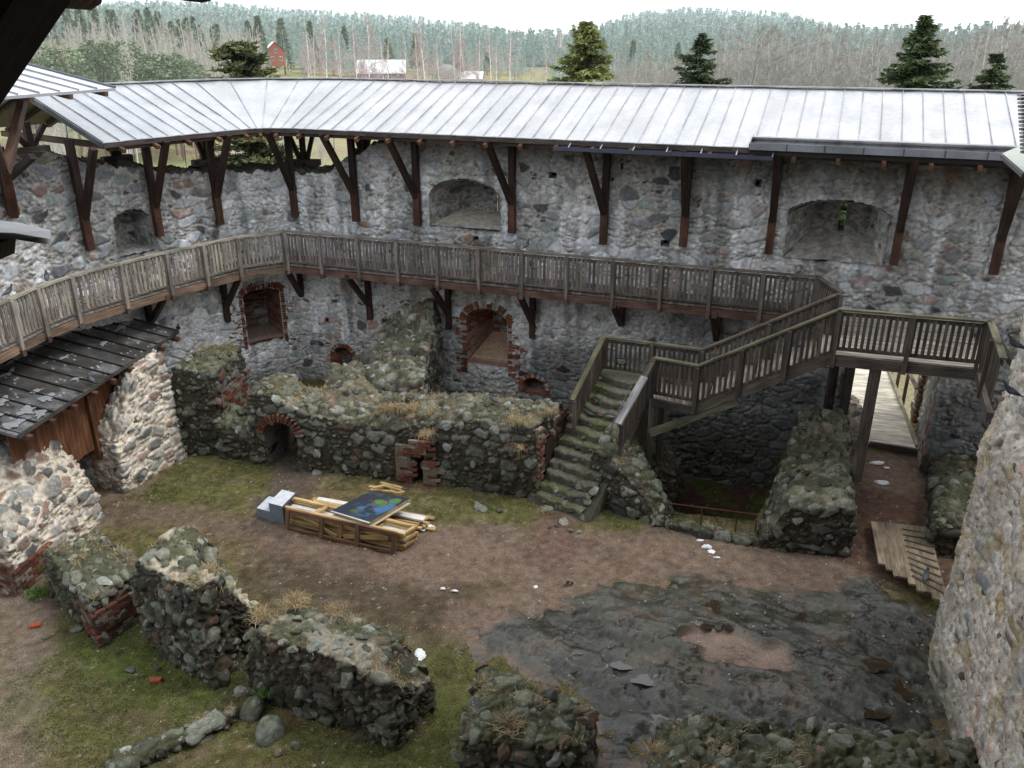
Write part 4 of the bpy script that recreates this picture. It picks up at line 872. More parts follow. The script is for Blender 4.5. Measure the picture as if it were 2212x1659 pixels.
# ================================================================== metal roof on timber posts over the curtain wall
RW = empty('covered_wall_roof', (0, 25.6, 8.8), 'long pale sheet metal roof with standing seams carried on dark timber posts above the wall', 'roof')
EO, RO, EZ, RZ = 1.15, 2.7, 8.87, 10.14
s_st = onwall(215, 312, EO)[0]+.1
s_en = WL-.3
def rp(s, k, dz=0.0):      # k 0 eave .. 1 ridge .. 2 outer eave
    s = np.asarray(s, float); k = np.asarray(k, float)+0*s; off = np.where(k <= 1, EO-(EO+RO)*k, -RO-(k-1)*(EO+RO)); z = np.where(k <= 1, EZ+(RZ-EZ)*k, RZ-(RZ-EZ)*(k-1))+dz
    p = wpos(s)+wnrm(s)*off[..., None]; return np.concatenate([p, z[..., None]], -1)
SS_ = np.arange(s_st, s_en, .12); KK = np.linspace(0, 2, 33); A, B = np.meshgrid(SS_, KK, indexing='ij')
V = rp(A, B).reshape(-1, 3).astype(np.float32); sag = fbm(np.stack([A.ravel()*.8, B.ravel()*2], 1), 200, 2)*.015+fbm(np.stack([A.ravel()*2.7, B.ravel()*5], 1), 203, 2)*.007; V[:, 2] += sag
U = np.stack([A.ravel(), B.ravel()*3.8], 1).astype(np.float32)
c = np.tile(np.array((.60, .605, .615), np.float32), (len(V), 1)); panel = np.floor(A.ravel()/.5).astype(np.int32)
pr = rnd(hsh(panel, panel*0, panel*0, 5), 2); c *= (.95+.07*pr)[:, None]
c = tint(c, sst(.0, .6, fbm(U*np.array((3, .5), np.float32), 201, 3))*.4, (.5, .52, .56)); c = tint(c, sst(.2, .6, fbm(U*np.array((4.5, .8), np.float32), 205, 3))*.3, (.42, .41, .39)); c = tint(c, sst(s_st+8, s_st+1, A.ravel())*.5, (.42, .45, .5))  # last tint greys the left end to stand for its duller reflection
link('roof_sheet', np_mesh('roof_sheet', V, grid_quads(len(SS_), len(KK)), M_METAL, c, None, True), RW)
V = rp(A, B, -.1).reshape(-1, 3); link('roof_boarding', np_mesh('roof_boarding', V, grid_quads(len(SS_), len(KK))[:, ::-1], M_DARK, np.tile((.05, .035, .028), (len(V), 1)), np.stack([A.ravel(), B.ravel()*4, 0*A.ravel()], 1)), RW)
mb = MB()
for k, s in enumerate(np.arange(s_st+.02, s_en, .5)):
    for k0 in np.arange(0, 1, .25):
        a_, b_ = rp(s, k0, .022), rp(s, k0+.25, .022); mb.box(a_, b_, .014, .03, (.42, .43, .45), jit=.3)
mb.build('standing_seam', M_METAL, RW)
mb = MB(); ee = np.arange(s_st, s_en, .6)
for a_, b_ in zip(ee[:-1], ee[1:]):
    mb.box(rp(a_, 0, -.07), rp(b_+.01, 0, -.07), .03, .13, (.055, .045, .04)); mb.box(rp(a_, 1, .03), rp(b_+.01, 1, .03), .22, .03, (.30, .31, .33))
    mb.box(rp(a_, 0, .005), rp(b_+.01, 0, .005), .05, .02, (.42, .43, .45))
p_ = [rp(s_st-.02, k, -.06) for k in (0, 1, 2)]
mb.box(p_[0], p_[1], .05, .15, (.10, .11, .13)); mb.box(p_[1], p_[2], .05, .15, (.08, .08, .09))
mb.build('edge_trim', M_DARK, RW)
mb = MB()
for s in np.arange(s_st+.5, s_en, 1.05):
    a_, b_ = rp(s, -.045, -.19), rp(s, .3, -.19); mb.box(a_, b_, .10, .11, (.11, .055, .035))
for s in np.arange(s_st+.2, s_en, 1.05): mb.box(rp(s, .3, -.19), rp(s, 1, -.19), .13, .15, (.04, .025, .02)); mb.box(rp(s, 1, -.19), rp(s, 1.95, -.19), .13, .15, (.04, .025, .02))
mb.build('rafter', M_DARK, RW)
REDB = (.030, .017, .013)
posts = [(30, 465), (195, 540), (345, 510), (475, 485), (638, 468), (770, 478), (903, 487), (1106, 503), (1303, 527), (1475, 532), (1660, 548), (1930, 572), (2145, 592)]
for i, (px, py) in enumerate(posts):
    s, z = onwall(px, py, .14); mb = MB(); P0 = W3(s, z, -.15); el = z+1.02
    mb.box(P0, W3(s, el, -.15), .21, .19, (.058, .026, .017), up=(*wnrm(s), 0)); pm = mb.build('post', M_DARK, RW)
    mb = MB(); mb.box(W3(s, el, -.14), W3(s, 8.95, -.14), .19, .17, REDB, up=(*wnrm(s), 0)); mb.build('post', M_DARK, RW)
    al = -.38 if 600 < px < 1320 else (0 if px > 1320 else 0.05)
    mb = MB(); mb.box(W3(s, el-.1, -.2), W3(s+al, 8.76, -1.18), .17, .16, REDB, up=(*wnrm(s), 0)); mb.build('brace', M_DARK, RW)
    mb = MB(); 
    for dz in (.25, .55, .85): mb.rod(W3(s, z+dz, -.24), W3(s, z+dz, -.27), .02, n=6, col=(.03, .03, .03))
    mb.build('bolt', M_DARK, RW)
eb = np.arange(s_st+.2, s_en, 1.5)
mb = MB()
for a_, b_ in zip(eb[:-1], eb[1:]): mb.box(W3(a_, 8.72, -1.0), W3(b_, 8.72, -1.0), .15, .18, (.045, .025, .018)); mb.box(W3(a_, 9.0, -.14), W3(b_, 9.0, -.14), .15, .18, (.04, .022, .016))
mb.build('eave_beam', M_DARK, RW)
for px in (75, 255, 447, 655, 785):
    s, _ = onwall(px, 345, -1.15); zt = float(wtop(np.array([s]))[0]); mb = MB()
    mb.box(W3(s-.45, zt+.12, 1.2), W3(s+.45, zt+.12, 1.2), .24, .2, (.11, .095, .085)); mb.box(W3(s, zt+.0, .7), W3(s, zt+.0, 1.6), .22, .2, (.09, .075, .065)); mb.build('sole_beam', M_WOOD, RW)
    mb = MB(); up = (*wnrm(s), 0); mb.box(W3(s, zt+.2, 1.2), W3(s, 9.35, 1.2), .17, .17, REDB, up=up); mb.build('post', M_DARK, RW)
    mb = MB(); mb.box(W3(s+.08, zt+.2, 1.25), W3(s+.5, 9.25, 1.25), .13, .13, REDB, up=up); mb.box(W3(s-.08, zt+.2, 1.15), W3(s-.5, 9.25, 1.1), .13, .13, REDB, up=up); mb.build('brace', M_DARK, RW)
mb = MB()
for px in (90, 155, 205, 293, 330, 403, 590, 664, 715, 748): s, _ = onwall(px, 340, -1.4); mb.rod(W3(s, 7.3, 1.52), W3(s+.1, 9.3, 1.55), .011, n=4, col=(.05, .05, .05))
mb.build('cable', M_DARK, RW)
mb = MB(); mb.box(W3(s_st+.15, 8.78, -1.05), W3(s_st+.15, 8.78, 4.5), .14, .16, (.07, .035, .025)); mb.build('tie_beam', M_DARK, RW)
# gutter and folded eave flashing on the right
ga, gb = onwall(1200, 306, EO)[0], onwall(1672, 322, EO)[0]; mb = MB(); gs = np.linspace(ga, gb, 14)
def gp_(s, o, z): return np.array([*(wpos(s)+wnrm(s)*o), z])
for a_, b_ in zip(gs[:-1], gs[1:]):
    for o, z, w_, h_ in ((1.36, 8.66, .02, .1), (1.25, 8.61, .2, .02), (1.14, 8.66, .02, .1)): mb.box(gp_(a_, o, z), gp_(b_+.01, o, z), w_, h_, (.075, .08, .12), jit=.03)
for s in gs[1::2]: mb.box(gp_(s, 1.39, 8.7), gp_(s, 1.1, 8.82), .03, .03, (.4, .4, .42))
mb.build('gutter', M_METAL, RW)
fa = onwall(1622, 305, EO)[0]; mb = MB(); fs = np.arange(fa, s_en+.2, .9)
for a_, b_ in zip(fs[:-1], fs[1:]):
    mb.box(gp_(a_, 1.30, 8.93), gp_(b_, 1.30, 8.93), .03, .17, (.27, .29, .33), jit=.04); mb.box(gp_(a_, 1.16, 8.90), gp_(b_, 1.16, 8.90), .27, .025, (.34, .36, .40), jit=.04); mb.box(gp_(a_, .72, 9.06), gp_(b_, .72, 9.06), .5, .03, (.8, .81, .83), up=(*(-wnrm(a_)*.33), .95), jit=.01)
    mb.box(gp_(b_, 1.325, 8.86), gp_(b_, 1.325, 9.02), .02, .02, (.1, .1, .12))
mb.box(gp_(fs[0]-.01, 1.33, 8.93), gp_(fs[0]-.01, .45, 9.06), .02, .14, (.2, .2, .2)); mb.box(gp_(fs[0], 1.2, 8.77), gp_(s_en, 1.2, 8.77), .04, .12, (.03, .03, .035))
mb.build('eave_flashing', M_METAL, RW)
# ------------------------------------------------------------------ pavilion roof at the upper left
T_, E_, A_ = Vector((-10.3, 23.0, 10.25)), Vector((-11.45, 20.0, 10.25)), Vector((-13.0, 24.0, 10.86))
T_, E_ = G(248, 190, 10.25), G(20, 207, 10.25); A_ = AT(60, 140, 24.2)
E2 = E_+(E_-T_)*1.2; A2 = A_+(A_-T_)*1.6
PV = empty('pavilion_roof', tuple(T_), 'small pale hipped metal roof corner above the left end of the long roof', 'roof')
mb = MB(); mb.raw([T_, E2, A2], None, [(0, 2, 1)], (.74, .76, .79)); b3 = [p-Vector((0, 0, .07)) for p in (T_, E2, A2)]; mb.raw(b3, None, [(0, 1, 2)], (.03, .025, .02)); mb.build('roof_sheet', M_METAL, PV)
mb = MB(); ev = (E2-T_); evn = ev.normalized(); nrm = (E2-T_).cross(A2-T_).normalized(); upd = nrm.cross(evn).normalized()
if upd.z < 0: upd = -upd
L_ = ev.length; h_ = Vector(A2-T_); ha = h_.dot(evn); hu = h_.dot(upd)
for k in range(1, 14):
    x = k*.62; p = T_+evn*x
    if x < ha: ln = hu*x/ha
    else: ln = hu
    if x < L_: mb.box(p+Vector((0, 0, .02)), p+upd*min(ln, 5)+Vector((0, 0, .02)), .022, .05, (.3, .31, .33))
mb.build('standing_seam', M_METAL, PV)
mb = MB(); mb.box(T_-Vector((0, 0, .035)), E2-Vector((0, 0, .035)), .04, .07, (.36, .37, .39)); mb.box(T_+Vector((0, 0, .02)), A2+Vector((0, 0, .02)), .09, .05, (.10, .11, .14)); mb.build('edge_trim', M_METAL, PV)
mb = MB()
for x in (.35, 1.55, 2.75, 3.95, 5.2): p = T_+evn*x-Vector((0, 0, .13)); mb.box(p-upd*.02, p+upd*1.2, .12, .12, (.12, .07, .045))
mb.build('rafter', M_DARK, PV)
mb = MB(); pt = G(50, 215, 10.05); pb2 = AT(12, 372, 20.2); mb.box(pt, pb2, .17, .19, (.10, .06, .045)); mb.build('post', M_DARK, PV)
mb = MB(); mb.box(AT(12, 368, 20.3), AT(30, 465, 21.2), .2, .2, (.09, .04, .025)); mb.box(AT(12, 372, 20.2), AT(-30, 250, 19.5), .15, .15, (.06, .035, .025)); mb.build('brace', M_DARK, PV)
# ------------------------------------------------------------------ keep eaves close to the lens
KE = empty('keep_eaves', (-1.2, 2.4, 12.6), 'dark timber brace and beam ends of the keep roof in the top left corner', 'roof timber')
def bq(mb, pts, Y, th, c):    # a timber of outline pts standing at distance Y
    F_ = [AT(x, y, Y) for x, y in pts]; B_ = [p-Vector((0, th, 0)) for p in F_]; n = len(F_)
    mb.raw(F_+B_, [(k, (k+1) % n, (k+1) % n+n, k+n) for k in range(n)], [(0, k, k+1) for k in range(1, n-1)]+[(n, n+k+1, n+k) for k in range(1, n-1)], c)
mb = MB(); bq(mb, [(-260, 60), (-40, -260), (330, -260), (0, 228), (-60, 312)], 2.3, .25, (.010, .005, .003)); mb.build('brace', M_WOOD, KE)
mb = MB(); bq(mb, [(120, -60), (235, -60), (219, 8), (196, 22), (150, -8)], 2.5, .3, (.12, .085, .05)); mb.build('beam_end', M_WOOD, KE)
mb = MB(); bq(mb, [(405, -40), (470, -40), (455, 2), (437, 6), (418, -2)], 2.5, .2, (.03, .02, .014)); mb.build('beam_end', M_WOOD, KE)
LE = empty('flashed_ledge', tuple(AT(40, 500, 4.0)), 'bent grey metal flashing over a dark timber end at the left edge', 'flashing')
mb = MB(); p = [AT(-60, 470, 4.2), AT(38, 480, 4.2), AT(110, 497, 4.05), AT(108, 516, 3.9), AT(30, 503, 3.8), AT(-60, 500, 3.8)]
mb.raw([*p], None, [(0, 4, 1), (0, 5, 4), (1, 4, 2), (4, 3, 2)], (.42, .43, .44)); mb.raw([q-Vector((0, 0, .03)) for q in p], None, [(0, 1, 4), (0, 4, 5), (1, 2, 4), (4, 2, 3)], (.2, .2, .2)); mb.build('metal_flashing', M_METAL, LE)
mb = MB(); bq(mb, [(-60, 507), (35, 511), (32, 547), (-60, 541)], 3.95, .4, (.05, .03, .02)); mb.build('timber_end', M_DARK, LE)
KR2 = empty('sheet_metal_roof', tuple(AT(2190, 340, 14)), 'corner of a small greenish sheet metal roof at the right edge beside the keep', 'roof')
mb = MB(); p = [AT(2165, 331, 15.2), AT(2240, 300, 16), AT(2250, 396, 13.2), AT(2212, 372, 13.6)]; mb.raw(p, [(0, 3, 2, 1)], None, (.5, .52, .46)); mb.raw([q-Vector((0, 0, .07)) for q in p], [(0, 1, 2, 3), (0, 3, 7, 4)][:1], None, (.1, .09, .08)); mb.build('roof_sheet', M_METAL, KR2)
mb = MB(); mb.box(p[0]-Vector((0, 0, .05)), p[3]-Vector((0, 0, .05)), .05, .07, (.12, .12, .12)); mb.build('edge_trim', M_METAL, KR2)
mb = MB()
for k in range(16): mb.box(AT(2201+k*.5, 206+k*8.2, 12-.05*k), AT(2260, 200+k*8.2, 12-.05*k), .1, .03, (.22, .23, .24) if k % 2 else (.5, .5, .5))
mb.build('tile_edge', M_METAL, KR2)

# ================================================================== wooden galleries
def lerp(a, b, t): return np.array(a, float)*(1-t)+np.array(b, float)*t
def railing(root, P, cols, spacing=1.42, at_vertices=False, slat_h=.80, drop=.22, pitch=.125, sw_=.072, side=1, tall=0.0, close=False, post_ext=.45, toprail=True, end_posts=(True, True), moss=0.0):
    """P: points along the top of the hand rail; cols: colour at start and end"""
    P = [np.array(p, float) for p in P]; L = sum(np.linalg.norm(b-a) for a, b in zip(P[:-1], P[1:])); run = 0
    for i, (a, b) in enumerate(zip(P[:-1], P[1:])):
        l = np.linalg.norm(b-a); d = (b-a)/l; dh = np.array((d[0], d[1], 0)); dh /= np.linalg.norm(dh); nm = np.array((dh[1], -dh[0], 0))*side
        nb = 1 if at_vertices else max(1, round(l/spacing))
        for k in range(nb):
            p, q = lerp(a, b, k/nb), lerp(a, b, (k+1)/nb); f = (run+l*(k+.5)/nb)/L; c = np.array(cols[0])*(1-f)+np.array(cols[1])*f
            mb = MB(); ls = np.linalg.norm((q-p)[:2]); n = max(2, int(ls/pitch))
            mb.box(p-(0, 0, .11), q-(0, 0, .11), .035, .085, c*.9); mb.box(p-(0, 0, .16+slat_h), q-(0, 0, .16+slat_h), .05, .09, c*1.1)
            for j in range(n):
                t = (j+.5)/n; m = lerp(p, q, t)+nm*.035; cc = c*random.uniform(.65, 1.35)*np.array((1, random.uniform(.93, 1.03), random.uniform(.86, 1.04)))
                lowc = random.random() < .04
                mb.box(m-(0, 0, .07), m-(0, 0, .15+slat_h+random.uniform(0, .025)), pitch*1.0 if close else sw_, .022, cc, up=nm)
            mb.build('slat_panel', M_WOOD, root)
            if toprail:
                mb = MB(); mb.box(p-d*.01, q+d*.01, .14, .045, c*1.12*np.array((1, 1.02, .92))*(1-moss)+np.array((.15, .15, .085))*moss); mb.build('handrail', M_WOOD, root)
            if k > 0 or i > 0 or end_posts[0]:
                m = p+nm*.085; mb = MB(); mb.box(m-(0, 0, .03), m-(0, 0, 1.08+post_ext*.6), .095, .075, c*random.uniform(.85, 1.25), up=nm); mb.build('rail_post', M_WOOD, root)
        run += l
    if end_posts[1]:
        nm_ = nm; m = P[-1]+nm_*.085; mb = MB(); mb.box(m-(0, 0, .03), m-(0, 0, 1.08+post_ext*.6), .095, .075, np.array(cols[1])*1.1, up=nm_); mb.build('rail_post', M_WOOD, root)
HR = 5.66; DK = 4.56
LC, MC, RC = np.array((.33, .295, .26)), np.array((.205, .182, .17)), np.array((.098, .080, .070))
gl = [G(*q, HR) for q in [(75, 622), (150, 597), (255, 570), (355, 545), (435, 528), (510, 512), (612, 499)]]
gl = [Vector((-12.55, 15.2, HR)), Vector((-12.45, 16.9, HR)), Vector((-12.3, 18.4, HR)), Vector((-12.14, 19.3, HR))]+gl
gr = [G(*q, HR) for q in [(612, 499), (740, 507), (920, 522), (1120, 540), (1325, 560), (1540, 580), (1768, 598)]]
# straighten the long right-hand run
A0, B0 = np.array(gr[0]), np.array(gr[-1]); gr = [A0, B0]
GA = empty('gallery', (-2, 24.5, DK), 'long grey wooden gallery with slatted railing hung halfway up the curtain wall', 'gallery')
railing(GA, gl, (LC, LC*.85), at_vertices=True, side=1, post_ext=.55)
railing(GA, gr, (MC, RC*1.15), spacing=1.385, side=1, post_ext=.5)
endp = G(1818, 632, HR); railing(GA, [gr[-1], endp], (RC, RC), spacing=1.5, end_posts=(False, True))
allp = [np.array(p) for p in gl]+[B0]
def near_s(p):
    ss = np.linspace(2, WL-1, 1500); q = wpos(ss); return ss[np.argmin(((q-np.array(p)[:2])**2).sum(1))]
mb = MB(); fasc = []
for a_, b_ in zip(allp[:-1], allp[1:]):
    l = np.linalg.norm(b_-a_); n = max(2, int(l/.15)); sa, sb_ = near_s(a_), near_s(b_)
    for j in range(n):
        t = (j+.5)/n; p = lerp(a_, b_, t)-(0, 0, HR-DK+.02); w_ = W3(sa+(sb_-sa)*t, DK-.02, .05); mb.box(p, w_, l/n*.9, .045, lerp(LC, RC*1.1, min(1, np.linalg.norm(p[:2]-np.array(allp[0])[:2])/24)), jit=.2)
mb.build('deck', M_WOOD, GA)
for a_, b_ in zip(allp[:-1], allp[1:]):
    l = np.linalg.norm(b_-a_); n = max(1, round(l/4.2))
    for j in range(n):
        mb = MB(); p, q = lerp(a_, b_, j/n)-(0, 0, HR-DK+.17), lerp(a_, b_, (j+1)/n)-(0, 0, HR-DK+.17); f = a_[0] < -8; mb.box(p, q, .09, .2, (.21, .145, .10) if f else (.125, .07, .055), jit=.2); mb.build('edge_beam', M_WOOD, GA)
for px, py in [(325, 697), (492, 695), (652, 640), (800, 690), (970, 710), (1150, 730), (1343, 693), (1547, 735)]:
    s, z = onwall(px, py, .1); p = wpos(s); al = np.array(allp); 
    n_ = wnrm(s); far = 1.35
    for a_, b_ in zip(allp[:-1], allp[1:]):
        e = (b_-a_)[:2]; den = n_[0]*e[1]-n_[1]*e[0]
        if abs(den) > 1e-6:
            t = ((a_[0]-p[0])*e[1]-(a_[1]-p[1])*e[0])/den; w_ = ((a_[0]-p[0])*n_[1]-(a_[1]-p[1])*n_[0])/den
            if 0 < w_ < 1 and t > 0: far = t
    z = min(z, 3.35); el = z+.55 if z < 3 else z+.05
    mb = MB(); mb.box(W3(s, z, -.11), W3(s, 4.42, -.11), .17, .17, (.06, .032, .025), up=(*n_, 0)); mb.box(W3(s, el, -.16), W3(s-.05, 4.28, -far+.08), .15, .15, (.055, .032, .026), up=(*n_, 0)); mb.box(W3(s, 4.33, 0), W3(s, 4.33, -far-.08), .15, .17, (.07, .045, .035)); mb.build('bracket', M_DARK, GA)
for a_, b_ in zip(allp[:-1], allp[1:]):
    l = np.linalg.norm(b_-a_); n = max(1, round(l/1.385))
    for j in range(n):
        p = lerp(a_, b_, j/n); s = near_s(p); w_ = W3(s, 4.3, 0); d_ = p-w_; d_[2] = 0; d_ /= np.linalg.norm(d_); mb = MB(); q = np.array((p[0], p[1], 4.3)); mb.box(w_, q+d_*.13, .11, .15, (.10, .07, .055)); mb.build('joist', M_WOOD, GA)
# --- right-hand deck over the gate
DKR = empty('gate_deck', (9, 18.5, DK), 'wide mossy railed wooden deck on posts above the gate passage beside the keep', 'deck')
F0, F1, F2 = G(1815, 668, HR), G(2140, 695, HR), G(2168, 775, HR)
railing(DKR, [F0, F1], (RC, RC*.95), spacing=1.5, side=1, post_ext=.55, moss=.5); railing(DKR, [F1, F2], (RC*.9, RC*.8), spacing=1.2, side=1, moss=.5, end_posts=(True, False))
u_ = np.array(F1-F0); LF = np.linalg.norm(u_); u_ /= LF; v_ = np.array((-u_[1], u_[0], 0)); mb = MB(); f0 = np.array(F0); f0[2] = DK-.03
for k in range(0, 34):
    a_ = f0+v_*(.07+k*.14); 
    if k < 0: hh_ = (-k)*.14/abs(float(np.dot(np.array(F2-F1), v_))); a_ = a_+u_*(LF+.08+float(np.dot(np.array(F2-F1), u_))*min(hh_, 1.3))
    e_ = f0+v_*(.07+k*.14)+u_*6.2
    # stop at the curtain wall
    t = 0
    while t < LF+.1:
        q = a_+u_*t
        if wall_sd(np.array([q[0]]), np.array([q[1]]))[0] > .1: break
        t += .2
    if t > .25: mb.box(a_, a_+u_*t, .125, .045, np.array((.33, .305, .26))*random.uniform(.8, 1.15))
mb.build('deck_boards', M_WOOD, DKR)
for p, q in ((F0, F1), (F1, F2)):
    mb = MB(); mb.box(np.array(p)-(0, 0, 1.28), np.array(q)-(0, 0, 1.28), .12, .22, (.09, .075, .065)); mb.build('edge_beam', M_WOOD, DKR)
for x, y, zb_ in ((8.60, 18.32, 1.25), (9.32, 21.35, 1.4), (9.0, 21.65, 1.4)):
    mb = MB(); mb.box((x, y, zb_), (x, y, 4.42), .2, .2, (.055, .045, .04) if y > 19 else (.085, .07, .062), up=(0, -1, 0)); mb.build('post', M_WOOD, DKR)
for k in range(7):
    mb = MB(); a_ = f0+u_*(.3+k*.75)-(0, 0, .13); mb.box(a_, a_+v_*3.6, .1, .16, (.06, .05, .045)); mb.build('joist', M_WOOD, DKR)
# --- wooden stair and landing
WS_ = empty('wooden_stair', (6.2, 19.9, 3.6), 'wooden stair with slatted rails rising from the landing to the gate deck', 'stairs')
HL = 3.85; Lz = HL-1.1
b0, b1, c0, c1 = G(1308, 728, HL), G(1518, 755, HL), G(1415, 773, HL), G(1508, 790, HL)
railing(WS_, [b0, b1], (RC*.9, RC), spacing=1.4, side=1, slat_h=.72, moss=.6, post_ext=-.3, end_posts=(True, False)); railing(WS_, [b1, endp], (RC*1.1, RC*1.2), spacing=1.6, side=1, moss=.1, slat_h=.9, post_ext=-.1)
railing(WS_, [c0, c1], (RC*.8, RC*.8), spacing=1.4, side=1, slat_h=.8, moss=.6, post_ext=.2, end_posts=(True, False)); railing(WS_, [c1, F0], (RC*.8, RC*.85), spacing=1.25, side=1, moss=.55, slat_h=.88, post_ext=.35, end_posts=(True, True))
for a_, b_ in ((np.array(c1), np.array(F0)), (np.array(b1), np.array(endp))):
    mb = MB(); mb.box(a_-(0, 0, 1.2), b_-(0, 0, 1.2), .07, .26, (.11, .095, .08)); mb.build('stringer', M_WOOD, WS_)
for k in range(9):
    t = (k+.5)/9; z = Lz+(DK-Lz)*(k+1)/9-.03; a_ = lerp(c1, F0, t); b_ = lerp(b1, endp, t); mb = MB(); mb.box((a_[0], a_[1], z), (b_[0], b_[1], z), .29, .04, (.22, .20, .17), jit=.2); mb.build('tread', M_WOOD, WS_)
mb = MB()
for k in range(13):
    t = k/12; a_ = lerp(c0, c1, t); b_ = lerp(lerp(b0, b1, .42), b1, t); mb.box((a_[0], a_[1], Lz-.03), (b_[0], b_[1], Lz-.03), .11, .04, (.2, .185, .16), jit=.2)
mb.build('landing_boards', M_WOOD, WS_)
mb = MB(); mb.box(np.array(c0)-(0, 0, 1.24), np.array(c1)-(0, 0, 1.24), .08, .2, (.07, .065, .06)); mb.build('edge_beam', M_WOOD, WS_)
pc = np.array(c0)+(.02, .05, 0)
for dx_, dy_ in ((0, 0), (.28, .12)):
    mb = MB(); mb.box((pc[0]+dx_, pc[1]+dy_, -.6), (pc[0]+dx_, pc[1]+dy_, 2.62), .13, .13, (.085, .08, .075) if dx_ == 0 else (.05, .045, .04), up=(0, -1, 0)); mb.build('post', M_WOOD, WS_)
mb = MB(); mb.box((pc[0]-.02, pc[1]-.1, 1.72), lerp(c1, F0, .34)-(0, 0, 1.42), .09, .2, (.13, .125, .085)); mb.build('brace', M_WOOD, WS_)
# rails beside the stone stair
SRL = empty('stair_railing', tuple(b0), 'close boarded mossy railing on the left of the stone stair', 'railing')
l1 = Vector((1.62, 20.5, 2.5)); railing(SRL, [b0-Vector((.05, 0, 0)), l1], (RC*.95, RC*1.1), spacing=9, close=True, pitch=.11, slat_h=.72, side=-1, moss=.8, post_ext=-.4)
SRR = empty('stair_railing', tuple(c0), 'close boarded dark railing on the right of the stone stair', 'railing')
l2 = Vector((2.66, 18.8, 2.62)); railing(SRR, [c0, l2], (RC*.55, RC*.6), spacing=9, close=True, pitch=.11, slat_h=.72, side=-1, moss=0, post_ext=-.3)
mb = MB(); mb.box(lerp(c0, l2, .3), lerp(c0, l2, 1.02), .19, .06, (.23, .22, .23)); mb.build('rail_cap', M_WOOD, SRR)
mb = MB(); mb.rod(Vector(l2)+Vector((-.28, -.1, -.25)), lerp(c0, l2, .35)+np.array((-.28, 0, -.15)), .012, col=(.1, .1, .1)); mb.build('cord', M_DARK, SRR)
# plaque on the landing rail
pq = lerp(b0, b1, .19)-np.array((0, 0, .62)); dd_ = np.array(b1-b0); dd_[2] = 0; dd_ /= np.linalg.norm(dd_); nf = np.array((dd_[1], -dd_[0], 0))
PL = empty('notice_plaque', tuple(pq), 'small black plaque with pale lines of writing on the landing rail', 'sign')
mb = MB(); mb.box(pq+nf*.09-dd_*.15, pq+nf*.09+dd_*.15, .015, .2, (.012, .012, .013), up=(0, 0, 1)); o = mb.build('board', M_PAINT, PL)
mb = MB()
for k, w_ in enumerate((.11, .13, .12, .125, .09, .1)): mb.box(pq+nf*.1-dd_*w_+np.array((0, 0, .07-.026*k)), pq+nf*.1+dd_*w_+np.array((0, 0, .07-.026*k)), .004, .007, (.45, .45, .45))
mb.build('lettering', M_PAINT, PL)
# ================================================================== black shed roof and plank wall
SHE = 3.2; s0_, s1_ = G(40, 940, SHE), G(385, 715, SHE); ed_ = (s1_-s0_).normalized(); upx = Vector((-ed_.y, ed_.x, 0)); rise = .23
SH = empty('shed_roof', tuple(s0_), 'black tarred lean-to roof with battens and snow remnants under the gallery', 'roof')
def sp_(l, w, dz=0): return s0_+ed_*l+upx*w+Vector((0, 0, w*rise+dz))
LS = (s1_-s0_).length; wmax = 3.4
nl, nw = 140, 60; V = []
for i in range(nl):
    for j in range(nw): V.append(sp_(-.0+LS*i/(nl-1), wmax*j/(nw-1), .0))
V = np.array([v[:] for v in V], np.float32); U = np.array([(LS*i/(nl-1), wmax*j/(nw-1)) for i in range(nl) for j in range(nw)], np.float32); V[:, 2] += fbm(U, 301, 2)*.015
c = np.tile(np.array((.042, .040, .038), np.float32), (len(V), 1)); sn = sst(.28, .45, fbm(U*np.array((1.5, 1.1), np.float32), 305, 3)-.35*sst(.4, 1.2, U[:, 1])*sst(2.3, 1.6, U[:, 1])+.1); c = tint(c, sst(0, .6, fbm(U*1.2, 302, 3))*.6, (.085, .08, .075)); c = tint(c, sst(.15, .55, sn+fbm(U*3, 309, 2)*.5)*.25, (.3, .31, .33)); c = tint(c, (vnoise(U*26, 303) > .86)*.7, (.4, .4, .38))
link('roofing_felt', np_mesh('roofing_felt', V, grid_quads(nl, nw), M_TAR, c), SH)
mb = MB()
for k in range(int(LS/.6)+1): mb.box(sp_(LS-.04-k*.6, -.01, .02), sp_(LS-.04-k*.6, wmax, .02), .035, .05, (.02, .02, .02))
mb.build('batten', M_TAR, SH)
mb = MB(); mb.box(sp_(-.03, 0, -.03), sp_(LS+.02, 0, -.03), .05, .09, (.06, .06, .055)); mb.box(sp_(LS, 0, -.01), sp_(LS, wmax, -.01), .05, .09, (.05, .05, .055)); mb.box(sp_(0, 0, 0), sp_(0, wmax, 0), .16, .07, (.16, .16, .17)); mb.build('edge_trim', M_TAR, SH)
b4 = [sp_(0, .02, -.08), sp_(LS, .02, -.08), sp_(LS, wmax, -.08), sp_(0, wmax, -.08)]; mb = MB(); mb.raw(b4, [(0, 1, 2, 3)], None, (.05, .03, .02)); mb.build('underboarding', M_DARK, SH)
for k in range(9): mb = MB(); l = LS-.25-k*.85; mb.box(sp_(l, -.12, -.16), sp_(l, wmax, -.16), .13, .13, (.10, .045, .035)); mb.build('rafter', M_DARK, SH)
